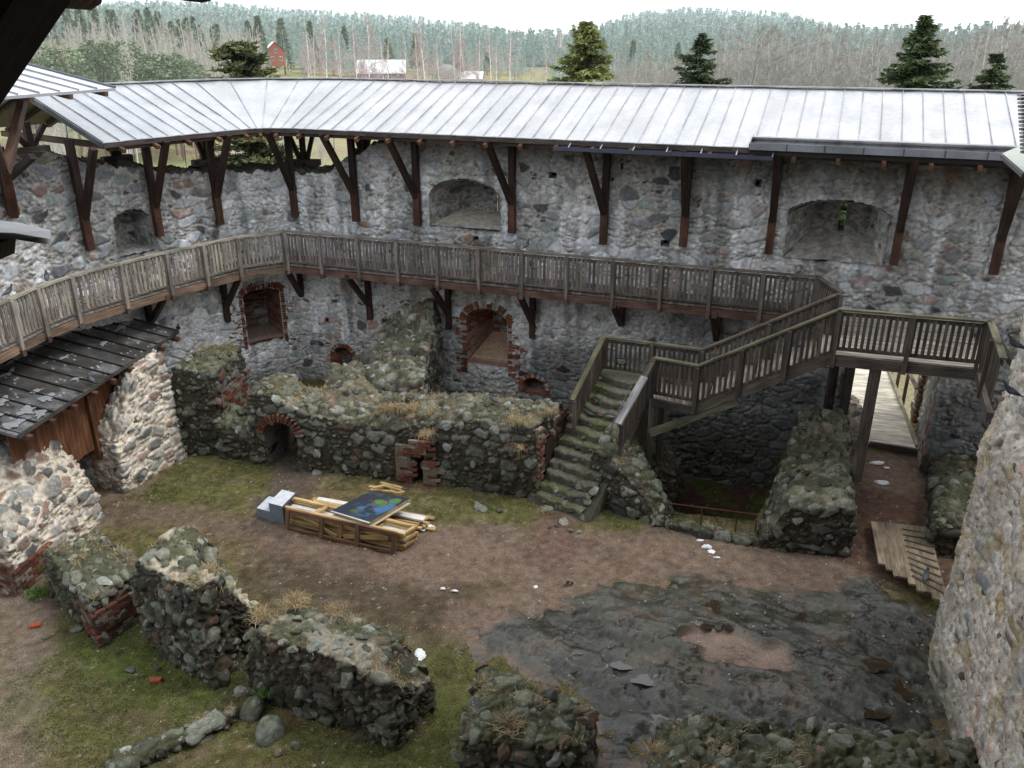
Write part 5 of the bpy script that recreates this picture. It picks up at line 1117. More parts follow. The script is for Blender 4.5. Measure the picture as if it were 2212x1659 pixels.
for k, (l, w, rx, ry) in enumerate([(.25, .35, .5, .18), (.35, 1.0, .45, .2), (.95, .5, .3, .16), (1.1, 1.15, .3, .1), (1.0, .15, .22, .1), (1.75, .45, .25, .12), (1.95, .85, .16, .08), (3.0, .5, .18, .08), (3.9, 1.4, .16, .07), (2.4, 1.9, .25, .09), (3.6, 2.3, .8, .15), (4.6, 2.5, .9, .16), (5.6, 2.2, .5, .13), (6.3, 2.4, .6, .15), (5.2, 1.1, .18, .09), (6.6, 1.3, .5, .12)]):
    V = []; zz_ = []
    for j in range(20):
        t = j/20*2*math.pi; r = 1+.8*float(fbm(np.array([[math.cos(t)*2.3+k, math.sin(t)*1.3]]), 33, 2)[0]); V.append(sp_(max(.03, min(LS-.05, l+math.cos(t)*rx*r)), max(.03, w+math.sin(t)*ry*r), .03))
    cc_ = sp_(l, w, .045); mb = MB(); mb.raw([*V, cc_], None, [(j, (j+1) % 20, 20) for j in range(20)], (.27, .285, .30)); o = mb.build('snow_patch', M_PAINT, None); meta(o, 'thin grey snow remnant lying on the black shed roof', 'snow', 'snow remnants on the shed roof')
PW = empty('plank_wall', tuple(G(260, 930, 2.0)), 'reddish brown vertical plank wall set back under the black shed roof', 'wall')
mb = MB(); 
for k in range(int(5.6/.13)):
    p = sp_(.35+k*.13, .55, 0); bot = 1.25 if k*.13 < 3.0 else 1.5; mb.box((p.x, p.y, p.z-.12), (p.x, p.y, bot+random.uniform(-.02, .02)), .125, .03, np.array((.14, .062, .032))*random.uniform(.85, 1.15), up=(ed_.y, -ed_.x, 0))
mb.build('planks', M_DARK, PW)
mb = MB(); p = sp_(.35, .62, 0); q = sp_(5.8, .62, 0); mb.box((p.x, p.y, 1.35), (q.x, q.y, 1.35), .1, .12, (.08, .04, .025)); mb.build('sill_beam', M_DARK, PW)
for l in (3.2, 4.7): mb = MB(); p = sp_(l, .5, 0); mb.box((p.x, p.y, .9), (p.x, p.y, p.z-.15), .14, .14, (.12, .055, .03), up=(ed_.y, -ed_.x, 0)); mb.build('post', M_DARK, PW)
# ================================================================== footbridge beyond the gate, ramp, handrail
FB = empty('footbridge', (12, 26, .1), 'bright plank footbridge leading out through the gate', 'bridge')
t0 = np.array((*XY(1880, 965), .08)); t1_ = np.array((*XY(1990, 983), .08)); gd3 = np.array((*gd, 0)); gp3 = np.array((*gp, 0)); cm = (t0+t1_)/2
mb = MB()
for k in range(62):
    p = t0-gp3*(.25 if k < 9 else 1.3)+gd3*(.08+k*.148); mb.box(p, p+gp3*(1.62 if k < 9 else 2.67), .138, .045, np.array((.80, .73, .60))*random.uniform(.88, 1.05), jit=.03)
mb.build('deck_boards', M_FRESH, FB)
mb = MB(); mb.box(t0-gp3*.05, t1_+gp3*.05, .1, .2, (.12, .11, .10)); mb.build('threshold_beam', M_WOOD, FB)
mb = MB()
for o_ in (1.30,): p = t0+gp3*o_+(0, 0, .06); mb.box(p+gd3*.1, p+gd3*9, .09, .1, (.36, .33, .22))
mb.build('kerb_board', M_FRESH, FB)
for k in range(6):
    for o_ in (1.45,):
        if k == 0 and o_ > 0: continue
        p = t0+gp3*o_+gd3*(2.4+k*1.5); mb = MB(); mb.box(p-(0, 0, .3), p+(0, 0, 1.05), .1, .1, (.12, .07, .05), up=gp3); mb.build('rail_post', M_DARK, FB)
for o_ in (1.45,): mb = MB(); p = t0+gp3*o_+gd3*2.3+(0, 0, 1.05); mb.box(p, p+gd3*7.6, .12, .05, (.3, .26, .2)); mb.build('handrail', M_WOOD, FB)
RP = empty('plank_ramp', tuple(G(1950, 1230)), 'weathered plank ramp with cleats laid over the rock beside the keep', 'ramp')
a0_, a1_, a2_, a3_ = [Vector((*XY(*q), z)) for q, z in (((1878, 1139), .16), ((2004, 1152), .16), ((2042, 1335), .34), ((1893, 1238), .3))]
nb = 9
for k in range(nb):
    t, t2_ = (k+.04)/nb, (k+.96)/nb; p = lerp(a0_, a1_, (t+t2_)/2); q = lerp(a3_, a2_, (t+t2_)/2); d_ = (q-p); q = p+d_*(1.0+.03*(k % 3)); mb = MB(); wd_ = np.linalg.norm(np.array(lerp(a1_, a2_, .5))-np.array(lerp(a0_, a3_, .5)))/nb; mb.box(p, q, wd_*.97, .045, np.array((.23, .18, .125))*random.uniform(.85, 1.1), jit=.05); mb.build('plank', M_WOOD, RP)
for k in range(9):
    t = .1+k*.1; p = lerp(lerp(a0_, a3_, t), lerp(a1_, a2_, t), .52); q = lerp(lerp(a0_, a3_, t+.0), lerp(a1_, a2_, t), .98); mb = MB(); mb.box(p+(0, 0, .04), q+(0, 0, .04), .05, .035, np.array((.13, .11, .08))*random.uniform(.8, 1.2)); mb.build('cleat', M_WOOD, RP)
RH = empty('iron_handrail', tuple(G(1530, 1150)), 'thin rusty iron handrail along the edge of the sunken cellar', 'railing')
h0, h1, h2 = G(1428, 1152, 0), G(1530, 1165, 0), G(1610, 1158, 0); zt = 1.0
tops = [AT(1428, 1085, G(1445, 1150).y), AT(1640, 1112, G(1610, 1158).y)]
mb = MB(); mb.rod(tops[0], tops[1], .016, col=(.09, .035, .02)); mb.build('handrail', M_DARK, RH)
for t in (.05, .42, .78, .98): p = lerp(tops[0], tops[1], t); mb = MB(); mb.rod((p[0], p[1], .1), p, .015, col=(.08, .03, .018)); mb.build('upright', M_DARK, RH)
# ================================================================== timber pile in the yard
YEL, BRN = np.array((.52, .36, .17)), np.array((.15, .082, .048))
q0, q1, q2, q3 = [np.array(G(*q, .45)) for q in ((601, 1092), (873, 1153), (896, 1138), (627, 1075))]
def frame(mb, a, b, c, d, z, w, h, cl, cross=(.28, .52, .76), diag=False):
    A = [np.array((p[0], p[1], z)) for p in (a, b, c, d)]
    mb.box(A[0], A[1], w, h, cl); mb.box(A[3], A[2], w, h, cl*.95)
    for t in (0.012, .988)+tuple(cross): p, q = lerp(A[0], A[1], t), lerp(A[3], A[2], t); mb.box(p+(q-p)*.04, q-(q-p)*.04, w, h*.96, cl*random.uniform(.9, 1.08))
for k in range(6):
    z = .045+k*.082; j = lambda: np.array((random.uniform(-.05, .05), random.uniform(-.03, .03), 0)); jj = j()
    mb = MB(); frame(mb, q0+jj, q1+jj+j()*.5, q2+jj+j()*.5, q3+jj, z, .085, .06, YEL*(.75+.07*k)*random.uniform(.92, 1.08), cross=(.3, .6) if k % 2 else (.27, .5, .77))
    o = mb.build('timber_pallet', M_FRESH); meta(o, 'topmost open yellow timber frame of the stack behind the brown frame' if k == 5 else 'yellow timber frame lower in the stack behind the brown frame', 'pallet', 'stacked yellow timber frames')
    if k in (1, 3): mb = MB(); mb.box(lerp(q0, q3, .5)*(1, 1, 0)+(0, 0, z+.04), lerp(q1, q2, .5)*(1, 1, 0)+(0, 0, z+.04), .3, .012, (.6, .6, .6)); o = mb.build('painted_board', M_PAINT); meta(o, 'grey white painted sheet sandwiched between the stacked yellow frames', 'board', 'sheets between the stacked frames')
f0_, f1_ = np.array(G(619, 1141, .03)), np.array(G(853, 1194, .03)); fd = (f1_-f0_); fl_ = np.linalg.norm(fd); fd /= fl_; fn = np.array((-fd[1], fd[0], 0)); UP = np.array((0, 0, .47))+fn*.13
DF = empty('timber_pallet', tuple(f0_), 'dark brown braced timber frame leaning against the front of the yellow frames', 'pallet')
mb = MB(); mb.box(f0_, f1_, .06, .09, BRN, up=(0, 0, 1)); mb.box(f0_+UP*.95, f1_+UP*.95, .06, .11, BRN*1.1); mb.build('rail', M_WOOD, DF)
mb = MB()
for t in (.01, .33, .66, .99): mb = MB(); mb.box(f0_+fd*fl_*t-fn*.03-(0, 0, .03), f0_+fd*fl_*t+UP*1.02-fn*.03, .11, .05, BRN*1.15, up=fn); mb.build('upright', M_WOOD, DF)
mb = MB()
mb.box(f0_+fd*fl_*.5+fn*.02, f0_+fd*fl_*.5+UP*.9+fn*.02, .09, .04, BRN*1.3, up=fn); mb.build('upright', M_WOOD, DF)
mb = MB(); mb.box(f0_+fd*fl_*.09+UP*.85+fn*.03, f0_+fd*fl_*.47+UP*.1+fn*.03, .03, .1, YEL*.7, up=(0, 0, 1)); mb.box(f0_+fd*fl_*.53+UP*.2+fn*.03, f0_+fd*fl_*.93+UP*.62+fn*.03, .03, .1, YEL*.8, up=(0, 0, 1)); mb.build('diagonal_brace', M_FRESH, DF)
pl0, pl1 = (683, 1064), (925, 1106)
for k in range(13):
    row = k % 5; lay = k//5; z = .04+lay*.07+.02*row*0; dy = row*5.6; a_ = np.array(G(pl0[0]+random.uniform(-10, 16)-dy*.3, pl0[1]+dy+8, .12+lay*.07)); b_ = np.array(G(pl1[0]+random.uniform(-14, 12), pl1[1]+dy+8, .12+lay*.07)); b_ = a_+(b_-a_)*random.uniform(.93, 1.03)
    a_[2] = b_[2] = z; mb = MB(); wh = k in (10,); mb.box(a_, b_, .15, .045, (.74, .72, .68) if wh else YEL*random.uniform(.7, 1.12)); o = mb.build('plank', M_PAINT if wh else M_FRESH)
    meta(o, 'long white painted plank on top of the pile behind the painted board' if wh else 'long sawn yellow plank lying in the loose pile behind the frames', 'plank', None if wh else 'loose yellow planks in the timber pile')
a_, b_ = np.array(G(925-90, 1104, .28)), np.array(G(917, 1122, .26)); mb = MB(); mb.box(a_, b_, .19, .05, (.78, .77, .73)); meta(mb.build('plank', M_PAINT), 'short wide white plank sticking out to the right of the painted board', 'plank')
for k, (p, q) in enumerate([((797, 1051), (845, 1056)), ((800, 1058), (850, 1062)), ((822, 1043), (868, 1054)), ((826, 1048), (866, 1060)), ((842, 1060), (866, 1068)), ((858, 1066), (873, 1062)), ((805, 1054), (830, 1049))]):
    a_, b_ = np.array(G(*p, .05+.03*k)), np.array(G(*q, .05+.03*k)); mb = MB(); mb.box(a_, b_, .09, .04, YEL*random.uniform(.75, 1.05)); meta(mb.build('timber_offcut', M_FRESH), 'short yellow offcut of timber thrown in a heap by the slot doorway', 'offcut', 'heap of short timber offcuts')
# painted scenery board
B_ = [np.array(G(*q, z)) for q, z in (((713, 1105), .56), ((797, 1131), .56), ((886, 1077), .66), ((800, 1062), .66))]
PB = empty('painted_board', tuple(B_[0]), 'dark blue board painted with a brown tree and green crown lying on the frames', 'board')
n_ = 110; A, Bm = np.meshgrid(np.linspace(0, 1, n_), np.linspace(0, 1, n_), indexing='ij'); A, Bm = A.ravel(), Bm.ravel()
V = ((1-A)*(1-Bm))[:, None]*B_[0]+(A*(1-Bm))[:, None]*B_[1]+(A*Bm)[:, None]*B_[2]+((1-A)*Bm)[:, None]*B_[3]
P_ = np.stack([A, Bm], 1).astype(np.float32); cc = np.tile(np.array((.022, .032, .05), np.float32), (len(V), 1)); cc = tint(cc, sst(-.1, .6, fbm(P_*4, 401, 3)), (.045, .055, .075))
wv = fbm(P_*7, 403, 3)*.05
cc = tint(cc, sst(.34, .2, np.hypot((A-.62+wv)/1.0, (Bm-.38)/.9))*.9*sst(-.5, .3, fbm(P_*9, 404, 2)), (.05, .15, .30)); cc = tint(cc, sst(.2, .1, np.hypot(A-.85+wv, (Bm-.55)/1.3))*.9, (.06, .17, .33))
def blob(ax, bx_, ra, rb, col_, am=1):
    global cc
    d = np.hypot((A-ax)/ra, (Bm-bx_)/rb)+fbm(P_*8, 407, 2)*.18; cc = tint(cc, sst(1.16, 1.08, d)*am, (.10, .055, .04)); cc = tint(cc, sst(1.04, .94, d)*am, col_)
blob(.60, .66, .17, .11, (.09, .20, .06)); blob(.80, .82, .13, .10, (.08, .19, .07)); blob(.40, .22, .10, .05, (.07, .13, .06), .7)
tr = np.abs(Bm-.62-.1*np.sin(A*7)-.25*(A-.4)); cc = tint(cc, sst(.03, .012, tr)*sst(.25, .35, A)*sst(.62, .5, A), (.10, .05, .04)); tr = np.abs((A-.72)-.12*np.sin(Bm*9)); cc = tint(cc, sst(.03, .012, tr)*sst(.35, .42, Bm)*sst(.72, .65, Bm), (.11, .055, .045))
cc = tint(cc, sst(.035, .025, Bm)*1.0, (.62, .64, .66))
link('painted_face', np_mesh('painted_face', V+np.array((0, 0, .012)), grid_quads(n_, n_), M_PAINT, cc), PB)
mb = MB(); lo = [p-np.array((0, 0, .035)) for p in B_]; mb.raw([*B_, *lo], [(0, 4, 5, 1), (1, 5, 6, 2), (2, 6, 7, 3), (3, 7, 4, 0), (4, 7, 6, 5), (0, 1, 2, 3)], None, (.50, .37, .2)); mb.build('board_edge', M_FRESH, PB)
mb = MB(); sh_ = [p+np.array((.02, -.09, -.075)) for p in B_]; lo = [p-np.array((0, 0, .02)) for p in sh_]; mb.raw([*sh_, *lo], [(0, 4, 5, 1), (1, 5, 6, 2), (2, 6, 7, 3), (3, 7, 4, 0), (0, 1, 2, 3)], None, (.50, .42, .3)); meta(mb.build('painted_board', M_PAINT), 'second board with pale edge lying directly under the painted tree board', 'board')
# stepped box
BX = empty('step_box', tuple(G(575, 1120)), 'pale blue grey wooden box shaped like two steps left of the timber pile', 'box')
g0_, g1_ = np.array(G(557, 1117)), np.array(G(593, 1127)); e1 = (g1_-g0_); e1l = np.linalg.norm(e1); e1 /= e1l; e2 = np.array(G(623, 1065, .5))-np.array(G(594, 1094, .5)); e2[2] = 0; 
def hexa(mb, o, a, b, h, c, ct=None):
    V = [o, o+a, o+a+b, o+b]; T = [v+np.array((0, 0, h)) for v in V]; mb.raw(V+T, [(0, 1, 5, 4), (1, 2, 6, 5), (2, 3, 7, 6), (3, 0, 4, 7)], None, c); T2 = [v+np.array((0, 0, .012)) for v in T]; mb.raw([*T2], [(0, 1, 2, 3)], None, ct or c)
    mb.raw(T+T2, [(0, 1, 5, 4), (1, 2, 6, 5), (2, 3, 7, 6), (3, 0, 4, 7)], None, (.2, .22, .25))
mb = MB(); hexa(mb, g0_, e1*.42, e2*.9, .26, (.22, .26, .32), (.58, .62, .68)); mb.build('step', M_PAINT, BX)
mb = MB(); hexa(mb, g0_+e1*.421, e1*.43, e2*1.0, .52, (.20, .24, .30), (.66, .69, .74)); hexa(mb, g0_+e1*.852, e1*.03, e2, .5, (.05, .045, .04)); mb.build('step', M_PAINT, BX)
# ================================================================== pigeons
def pigeon(p, yaw, tone=(.05, .055, .07), s=1.0, label=''):
    """one continuous body: rings along a bent spine, then legs and eyes as parts"""
    sp_ = [(-.19, .005, .012, .004), (-.14, .015, .03, .01), (-.09, .035, .045, .03), (-.03, .055, .06, .05), (.03, .075, .062, .058), (.075, .105, .048, .045), (.10, .14, .03, .03), (.108, .17, .026, .026), (.118, .19, .027, .026), (.135, .195, .02, .018), (.15, .19, .008, .007), (.17, .183, .003, .003)]
    V = []; n = 12
    for x, z, ry, rz in sp_:
        for k in range(n): t = 2*math.pi*k/n; V.append((x*s, math.cos(t)*ry*s, (z+.05+math.sin(t)*rz)*s))
    Q = grid_quads(len(sp_), n).tolist()+[(i*n+n-1, (i+1)*n+n-1, (i+1)*n, i*n) for i in range(len(sp_)-1)]
    V = np.array(V, np.float32); c = np.tile(tone, (len(V), 1)); c = tint(c, (np.abs(V[:, 0]+.05*s) < .05*s)*(V[:, 2] > .1*s)*.7, (.16, .17, .2)); c = tint(c, (V[:, 0] > .085*s)*.5, (.04, .07, .06)); c = tint(c, (V[:, 0] > .142*s)*.9, (.12, .1, .09))
    r = empty('pigeon', tuple(p), label, 'bird'); r.rotation_euler = (0, 0, yaw)
    o = bpy.data.objects.new('body', np_mesh('body', V, [np.array(Q), np.array([(0, k, k+1) for k in range(1, n-1)])], M_FEATHER, c)); COL.objects.link(o); o.parent = r
    for sgn in (-1, 1):
        mb = MB(); mb.rod((0, sgn*.02*s, 0), (0, sgn*.02*s, .07*s), .005*s, col=(.25, .08, .06)); mb.rod((0, sgn*.02*s, .004*s), (.03*s, sgn*.025*s, .003*s), .004*s, col=(.25, .08, .06)); o = mb.build('leg', M_FEATHER); o.parent = r
        mb = MB(); mb.raw([(-.15*s, sgn*.012*s, .075*s), (-.02*s, sgn*.066*s, .10*s), (.05*s, sgn*.058*s, .13*s), (-.02*s, sgn*.045*s, .155*s)], [(0, 1, 2, 3)], None, np.array(tone)*1.5+.02); o = mb.build('wing', M_FEATHER); o.parent = r
PG = [((20, 640), HR+.03, 1.2, 'pigeon on the gallery handrail at the far left edge'), ((103, 608), HR+.03, 2.0, 'dark pigeon on the gallery handrail second from the left edge'), ((137, 694), None, .3, 'pigeon sitting in the shade on the shed roof under the gallery'), ((199, 830), None, 2.6, 'dark pigeon at the eave edge of the shed roof beside a snow patch'), ((386, 716), SHE+.06, -1.1, 'blue grey pigeon perched on the far corner of the shed roof'), ((265, 682), None, 1.5, 'pigeon on the upper rim of the shed roof close to the curtain wall'),
      ((1137, 538), HR+.03, 1.0, 'dark jackdaw like bird on the middle of the long gallery handrail'), ((1066, 872), 2.25, 2.8, 'blue black pigeon standing on top of the middle ruined wall'), ((1832, 967), 1.75, -1.4, 'dark pigeon resting on the mossy wall beside the gate passage'), ((2168, 740), HR+.03, .9, 'dark bird on the short handrail next to the keep'), ((1998, 1254), .3, 1.0, 'small dark bird walking on the plank ramp')]
for (px, py), z, yaw, lb in PG:
    if z is None:
        for w_ in np.linspace(0, 3.4, 60):
            p = G(px, py, SHE+w_*rise+.02); d_ = (p-s0_); 
            if d_.x*upx.x+d_.y*upx.y <= w_: break
        p = p+Vector((0, 0, .02))
    else: p = G(px, py, z)
    pigeon(p, yaw, s=1.05, label=lb)
for (px, py, Y_, lb) in ((2190, 757, 12.3, 'dark pigeon clinging to a ledge high on the keep face'), (2180, 858, 12.0, 'dark pigeon tucked in a hole of the keep face below another bird')):
    pigeon(AT(px, py, Y_), 2.5, s=1.0, label=lb)
# ================================================================== loose stones, bricks, snow
def loose(name, px, r, lab, cat, colr=None, moss=.25, flat=.6, z=None, group=None, seed=0, pal='ruin', bright=1.1):
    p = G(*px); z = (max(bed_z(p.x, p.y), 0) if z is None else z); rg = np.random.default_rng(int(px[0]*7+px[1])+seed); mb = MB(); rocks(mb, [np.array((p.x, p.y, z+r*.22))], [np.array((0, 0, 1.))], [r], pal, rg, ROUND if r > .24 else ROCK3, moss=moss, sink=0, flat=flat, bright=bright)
    if colr is not None: mb.c = [np.tile(np.array(colr), (len(mb.v[0]), 1))]
    meta(mb.build(name, M_ROCK), lab, cat, group)
GS_ = 'loose stones lying in the yard'
for px, r in [((1078, 1104), .13), ((1218, 1128), .17), ((1231, 1147), .10), ((1203, 1137), .09), ((1250, 1150), .08), ((1188, 1140), .07), ((1545, 1387), .10), ((100, 1378), .10), ((660, 1492), .12), ((640, 1612), .13), ((605, 1626), .12), ((1000, 1592), .09), ((1285, 1102), .13), ((340, 1448), .09), ((885, 1085), .08), ((420, 985), .12), ((405, 992), .10), ((388, 1004), .08), ((255, 1092), .11), ((270, 1080), .08)]: loose('loose_stone', px, r, 'small grey stone lying loose on the ground of the yard', 'stone', group=GS_)
for px, r, lb in [((585, 1588), .30, 'big greenish round boulder at the foot of the largest stump, nearest the lower edge'), ((545, 1540), .27, 'reddish grey boulder at the left foot of the largest stump'), ((520, 1500), .16, 'reddish stone wedged between the left boulders and the largest stump'), ((555, 1495), .2, 'grey boulder behind the reddish stone at the largest stump'), ((1036, 1100), .24, 'flat pale grey slab on the turf before the middle ruined wall'), ((1180, 1102), .20, 'dark block beside the foot of the middle ruined wall end'), ((1568, 1388), .17, 'thin flat slab lying on the sandy patch of the bedrock'), ((1263, 1120), .2, 'dark rounded boulder at the foot of the stone stair'), ((1240, 1098), .22, 'flat dark stone below the lowest step of the stone stair'), ((285, 1450), .16, 'flat pale grey stone lying in the grass between the stumps'), ((165, 1362), .16, 'pale stone beside the short leftmost stump'), ((1105, 1140), .05, 'tiny dark pebble on the path edge')][:11]:
    loose('boulder', px, r, lb, 'boulder', flat=.75 if r > .24 else .4, bright=.85, moss=.5 if r > .24 else .2)
for px, lb in [((338, 1474), 'red brick fragment in the grass below the tall stump'), ((78, 1356), 'dark red brick lying beside the gravel path')]:
    p = G(*px); mb = MB(); a = random.uniform(0, 3); d_ = np.array((math.cos(a), math.sin(a), .1))*.11; c_ = np.array((p.x, p.y, max(bed_z(p.x, p.y), 0)+.05)); mb.box(c_-d_, c_+d_, .11, .07, (.36, .09, .05)); meta(mb.build('loose_brick', M_BRICK), lb, 'brick')
for px, rx, ry, lb in [((907, 1418), .11, .26, 'largest white snow patch against the right end of the largest stump'), ((929, 1140), .12, .07, 'small snow lump at the right end of the timber pile'), ((913, 1146), .08, .05, None), ((957, 1273), .06, .035, None), ((982, 1278), .08, .035, None), ((1157, 1270), .06, .06, None), ((1905, 1044), .2, .1, 'thin snow slab in the middle of the gate passage'), ((1893, 1002), .24, .09, 'snow slab at the left of the gate passage near the threshold'), ((1916, 1012), .09, .05, None), ((1525, 1183), .12, .07, None), ((1538, 1193), .1, .1, None), ((1512, 1169), .1, .04, None), ((1548, 1206), .09, .03, None)]:
    p = G(*px); V = []; n = 26; z = .02
    hh = .05 if rx > .1 else .025
    for ring, (k, h_) in enumerate(((1, 0), (.8, hh*.8), (.4, hh))):
        for j in range(n): t = j/n*2*math.pi; r = k*(1+.4*float(fbm(np.array([[math.cos(t)*1.7+px[0], math.sin(t)*1.7]]), 77, 2)[0])); V.append((p.x+math.cos(t)*rx*r, p.y+math.sin(t)*ry*r, z+h_))
    V.append((p.x, p.y, z+hh)); F = [(i*n+j, i*n+(j+1) % n, (i+1)*n+(j+1) % n, (i+1)*n+j) for i in range(2) for j in range(n)]; T = [(2*n+j, 2*n+(j+1) % n, 3*n) for j in range(n)]
    o = link('snow_patch', np_mesh('snow_patch', np.array(V), [np.array(F), np.array(T)], M_SNOW)); meta(o, lb or 'tiny leftover patch of snow on the ground', 'snow', None if lb else 'tiny snow remnants on the ground')
# ================================================================== dry grass and turf
def blades(P, N, cnt, ln, w, cols, rg, droop=.6, lean=None):
    """bunches of narrow bent blades, returned as vertices, triangles and colours"""
    n = len(P)*cnt; base = np.repeat(P, cnt, 0)+rg.normal(size=(n, 3))*np.array((.03, .03, .005)); a = rg.uniform(0, 2*math.pi, n); el = rg.uniform(.3, 1.0, n); L = ln*rg.uniform(.5, 1.15, n)
    d = np.stack([np.cos(a)*(1-el*.6), np.sin(a)*(1-el*.6), el], 1)
    if lean is not None: d = d+np.repeat(lean, cnt, 0)
    d /= np.linalg.norm(d, axis=1, keepdims=True); s = np.stack([-np.sin(a), np.cos(a), 0*a], 1)*w
    mid = base+d*L[:, None]*.55; tip = base+d*L[:, None]*.9; tip[:, 2] -= L*droop*.5; mid[:, 2] -= L*droop*.1
    V = np.stack([base-s, base+s, mid+s*.7, mid-s*.7, tip], 1).reshape(-1, 3); i = np.arange(n)[:, None]*5
    Q = (i+np.array([[0, 1, 2, 3]])); T = (i+np.array([[3, 2, 4]])); c = np.array(cols)[rg.integers(0, len(cols), n)]*rg.uniform(.7, 1.3, n)[:, None]
    return V, Q, T, np.repeat(c, 5, 0)
rg = np.random.default_rng(55); STRAW = [(.40, .30, .16), (.34, .25, .13), (.46, .37, .22), (.27, .20, .10)]
Vs, Qs, Ts, Cs = [], [], [], []; off = 0
def addb(r):
    global off
    V, Q, T, c = r; Vs.append(V); Qs.append(Q+off); Ts.append(T+off); Cs.append(c); off += len(V)
for V_, N_, n in TOPS:
    m = np.where((N_[:, 2] > .45) & (V_[:, 2] > .25))[0]; q = fbm(V_[m]*1.1, 500, 2); m = m[q > np.quantile(q, .62)]
    if len(m) < 4: continue
    ii = rg.choice(m, min(n, len(m)))
    addb(blades(V_[ii].astype(float), N_[ii], 9, .26, .0045, STRAW, rg, droop=.9))
def clump(px, z, n, ln, droop, spread=.08, cols=STRAW):
    p = np.array(G(*px, z)); P = p+rg.normal(size=(n, 3))*np.array((spread, spread, .01)); addb(blades(P, None, 9, ln, .0045, cols, rg, droop))
for px, z, n, ln, dr in [((855, 885), 2.0, 30, .4, 1.3), ((830, 880), 2.0, 20, .35, 1.3), ((920, 935), 1.9, 16, .4, 1.8), ((930, 890), 2.0, 24, .3, 1.2), ((1000, 900), 2.0, 10, .25, 1), ((1110, 905), 2.25, 18, .38, 1.6), ((1120, 965), 1.6, 8, .5, 2.2), ((895, 880), 2.0, 30, .35, 1.3), ((770, 860), 1.9, 20, .3, 1.3), ((1190, 890), 2.3, 20, .35, 1.4), ((965, 880), 2.0, 20, .3, 1.2), ((640, 1300), 1.7, 40, .32, .6), ((560, 1330), 1.7, 16, .34, .4), ((455, 1235), 2.1, 34, .3, .9), ((470, 1265), 2.0, 14, .3, 1.0), ((730, 1320), 1.7, 24, .22, .8), ((1100, 1570), 1.2, 14, .5, .3), ((1180, 1105), .02, 36, .2, .6), ((650, 1430), .02, 16, .25, .5), ((1345, 940), 1.8, 14, .25, 1.2), ((1410, 1625), 1.0, 10, .35, .5), ((1215, 1000), .8, 10, .3, 1.0)]: clump(px, z, n, ln, dr)
o = link('dry_grass', np_mesh('dry_grass', np.concatenate(Vs), [np.concatenate(Qs), np.concatenate(Ts)], M_LEAF, np.concatenate(Cs), None, False)); meta(o, 'bunches of straw coloured dry grass hanging from the ruined walls', 'dry grass', kind='stuff')
# turf: short blades where the ground is green
Vs, Qs, Ts, Cs = [], [], [], []; off = 0
GX, GY = rg.uniform(-12.5, 9.5, 110000), rg.uniform(9.6, 24.5, 110000)
ix = np.clip(np.searchsorted(XS, GX), 0, len(XS)-1); iy = np.clip(np.searchsorted(YS, GY), 0, len(YS)-1); g = GCOL[ix, iy]; gz = GZ[ix, iy]
ok = (g[:, 1] > g[:, 0]*.86) & (wall_sd(GX, GY) < -.2) & (sdpoly(GX, GY, ROCK_POLY) > -.1); m = np.where(ok)[0][:44000]
P = np.stack([GX[m], GY[m], gz[m]], 1); q_ = vnoise(P*1.7, 9); P = P[q_ > -.25]; addb(blades(P, None, 3, .07, .006, [(.10, .12, .03), (.14, .12, .05), (.07, .10, .02), (.2, .16, .08)], rg, .3))
o = link('turf', np_mesh('turf', np.concatenate(Vs), [np.concatenate(Qs), np.concatenate(Ts)], M_LEAF, np.concatenate(Cs), None, False)); meta(o, 'thin short turf of green and dead blades over the yard', 'grass', kind='stuff')
def weed(px, z, r, n, lab, col_=(.07, .16, .02)):
    p = np.array(G(*px, z)); V = []; T = []; c = []; ST_ = []
    for k in range(n):
        a = rg.uniform(0, 6.28); q = p+np.array((math.cos(a), math.sin(a), 0))*r*math.sqrt(rg.random())+np.array((0, 0, rg.uniform(.02, r*.6))); b = rg.normal(size=3); b[2] = abs(b[2])*.5; b /= np.linalg.norm(b); t = np.cross(b, (0, 0, 1)); s = rg.uniform(.02, .045)
        i = len(V); V += [q, q+b*s+t*s*.5, q+b*s*2, q+b*s-t*s*.5, p]; T.append((i, i+1, i+2, i+3)); T.append((i, i+4, i+4, i+1)[:1]+(i+4, i+1, i)[:0]+(i+4, i+1, i+1)) if False else None; c += [np.array(col_)*rg.uniform(.6, 1.4)]*5; ST_.append((i+4, i+1, i))
    meta(link('leafy_weed', np_mesh('leafy_weed', np.array(V), [np.array(T), np.array(ST_[::6])], M_LEAF, np.array(c), None, False)), lab, 'plant')
weed((85, 1287), 0, .28, 170, 'bright green leafy weeds growing at the brick corner on the far left'); weed((432, 852), 1.6, .13, 60, 'green fern tuft growing from the face of the mossy stump'); weed((98, 1228), .6, .12, 50, 'small green plant in a joint above the brick corner'); weed((60, 1085), 1.2, .14, 60, 'green plant on the slope of the niche wall'); weed((572, 1500), .3, .12, 50, 'little green plant between the boulders at the largest stump'); weed((1395, 1118), .1, .2, 80, 'strip of bright moss and weeds at the foot of the stepped wall'); weed((835, 1060), .02, .12, 60, 'green weeds beside the slot doorway'); weed((702, 998), .02, .1, 40, 'tiny weeds right of the arched doorway')
p = G(1850, 1630, .5); mb = MB()
for k in range(26):
    a = rg.uniform(0, 6.28); b = np.array((math.cos(a)*.5, math.sin(a)*.5, rg.uniform(.5, 1.1)))*.45; mb.rod(p, np.array(p)+b, .004, .002, 3, (.10, .10, .05))
    for j in range(14): q = np.array(p)+b*rg.uniform(.3, 1); t = rg.normal(size=3)*.05; mb.rod(q, q+t, .005, .002, 3, (.10, .15, .06))
meta(mb.build('conifer_seedling', M_LEAF), 'feathery green seedling on the rock near the bottom right corner', 'plant')
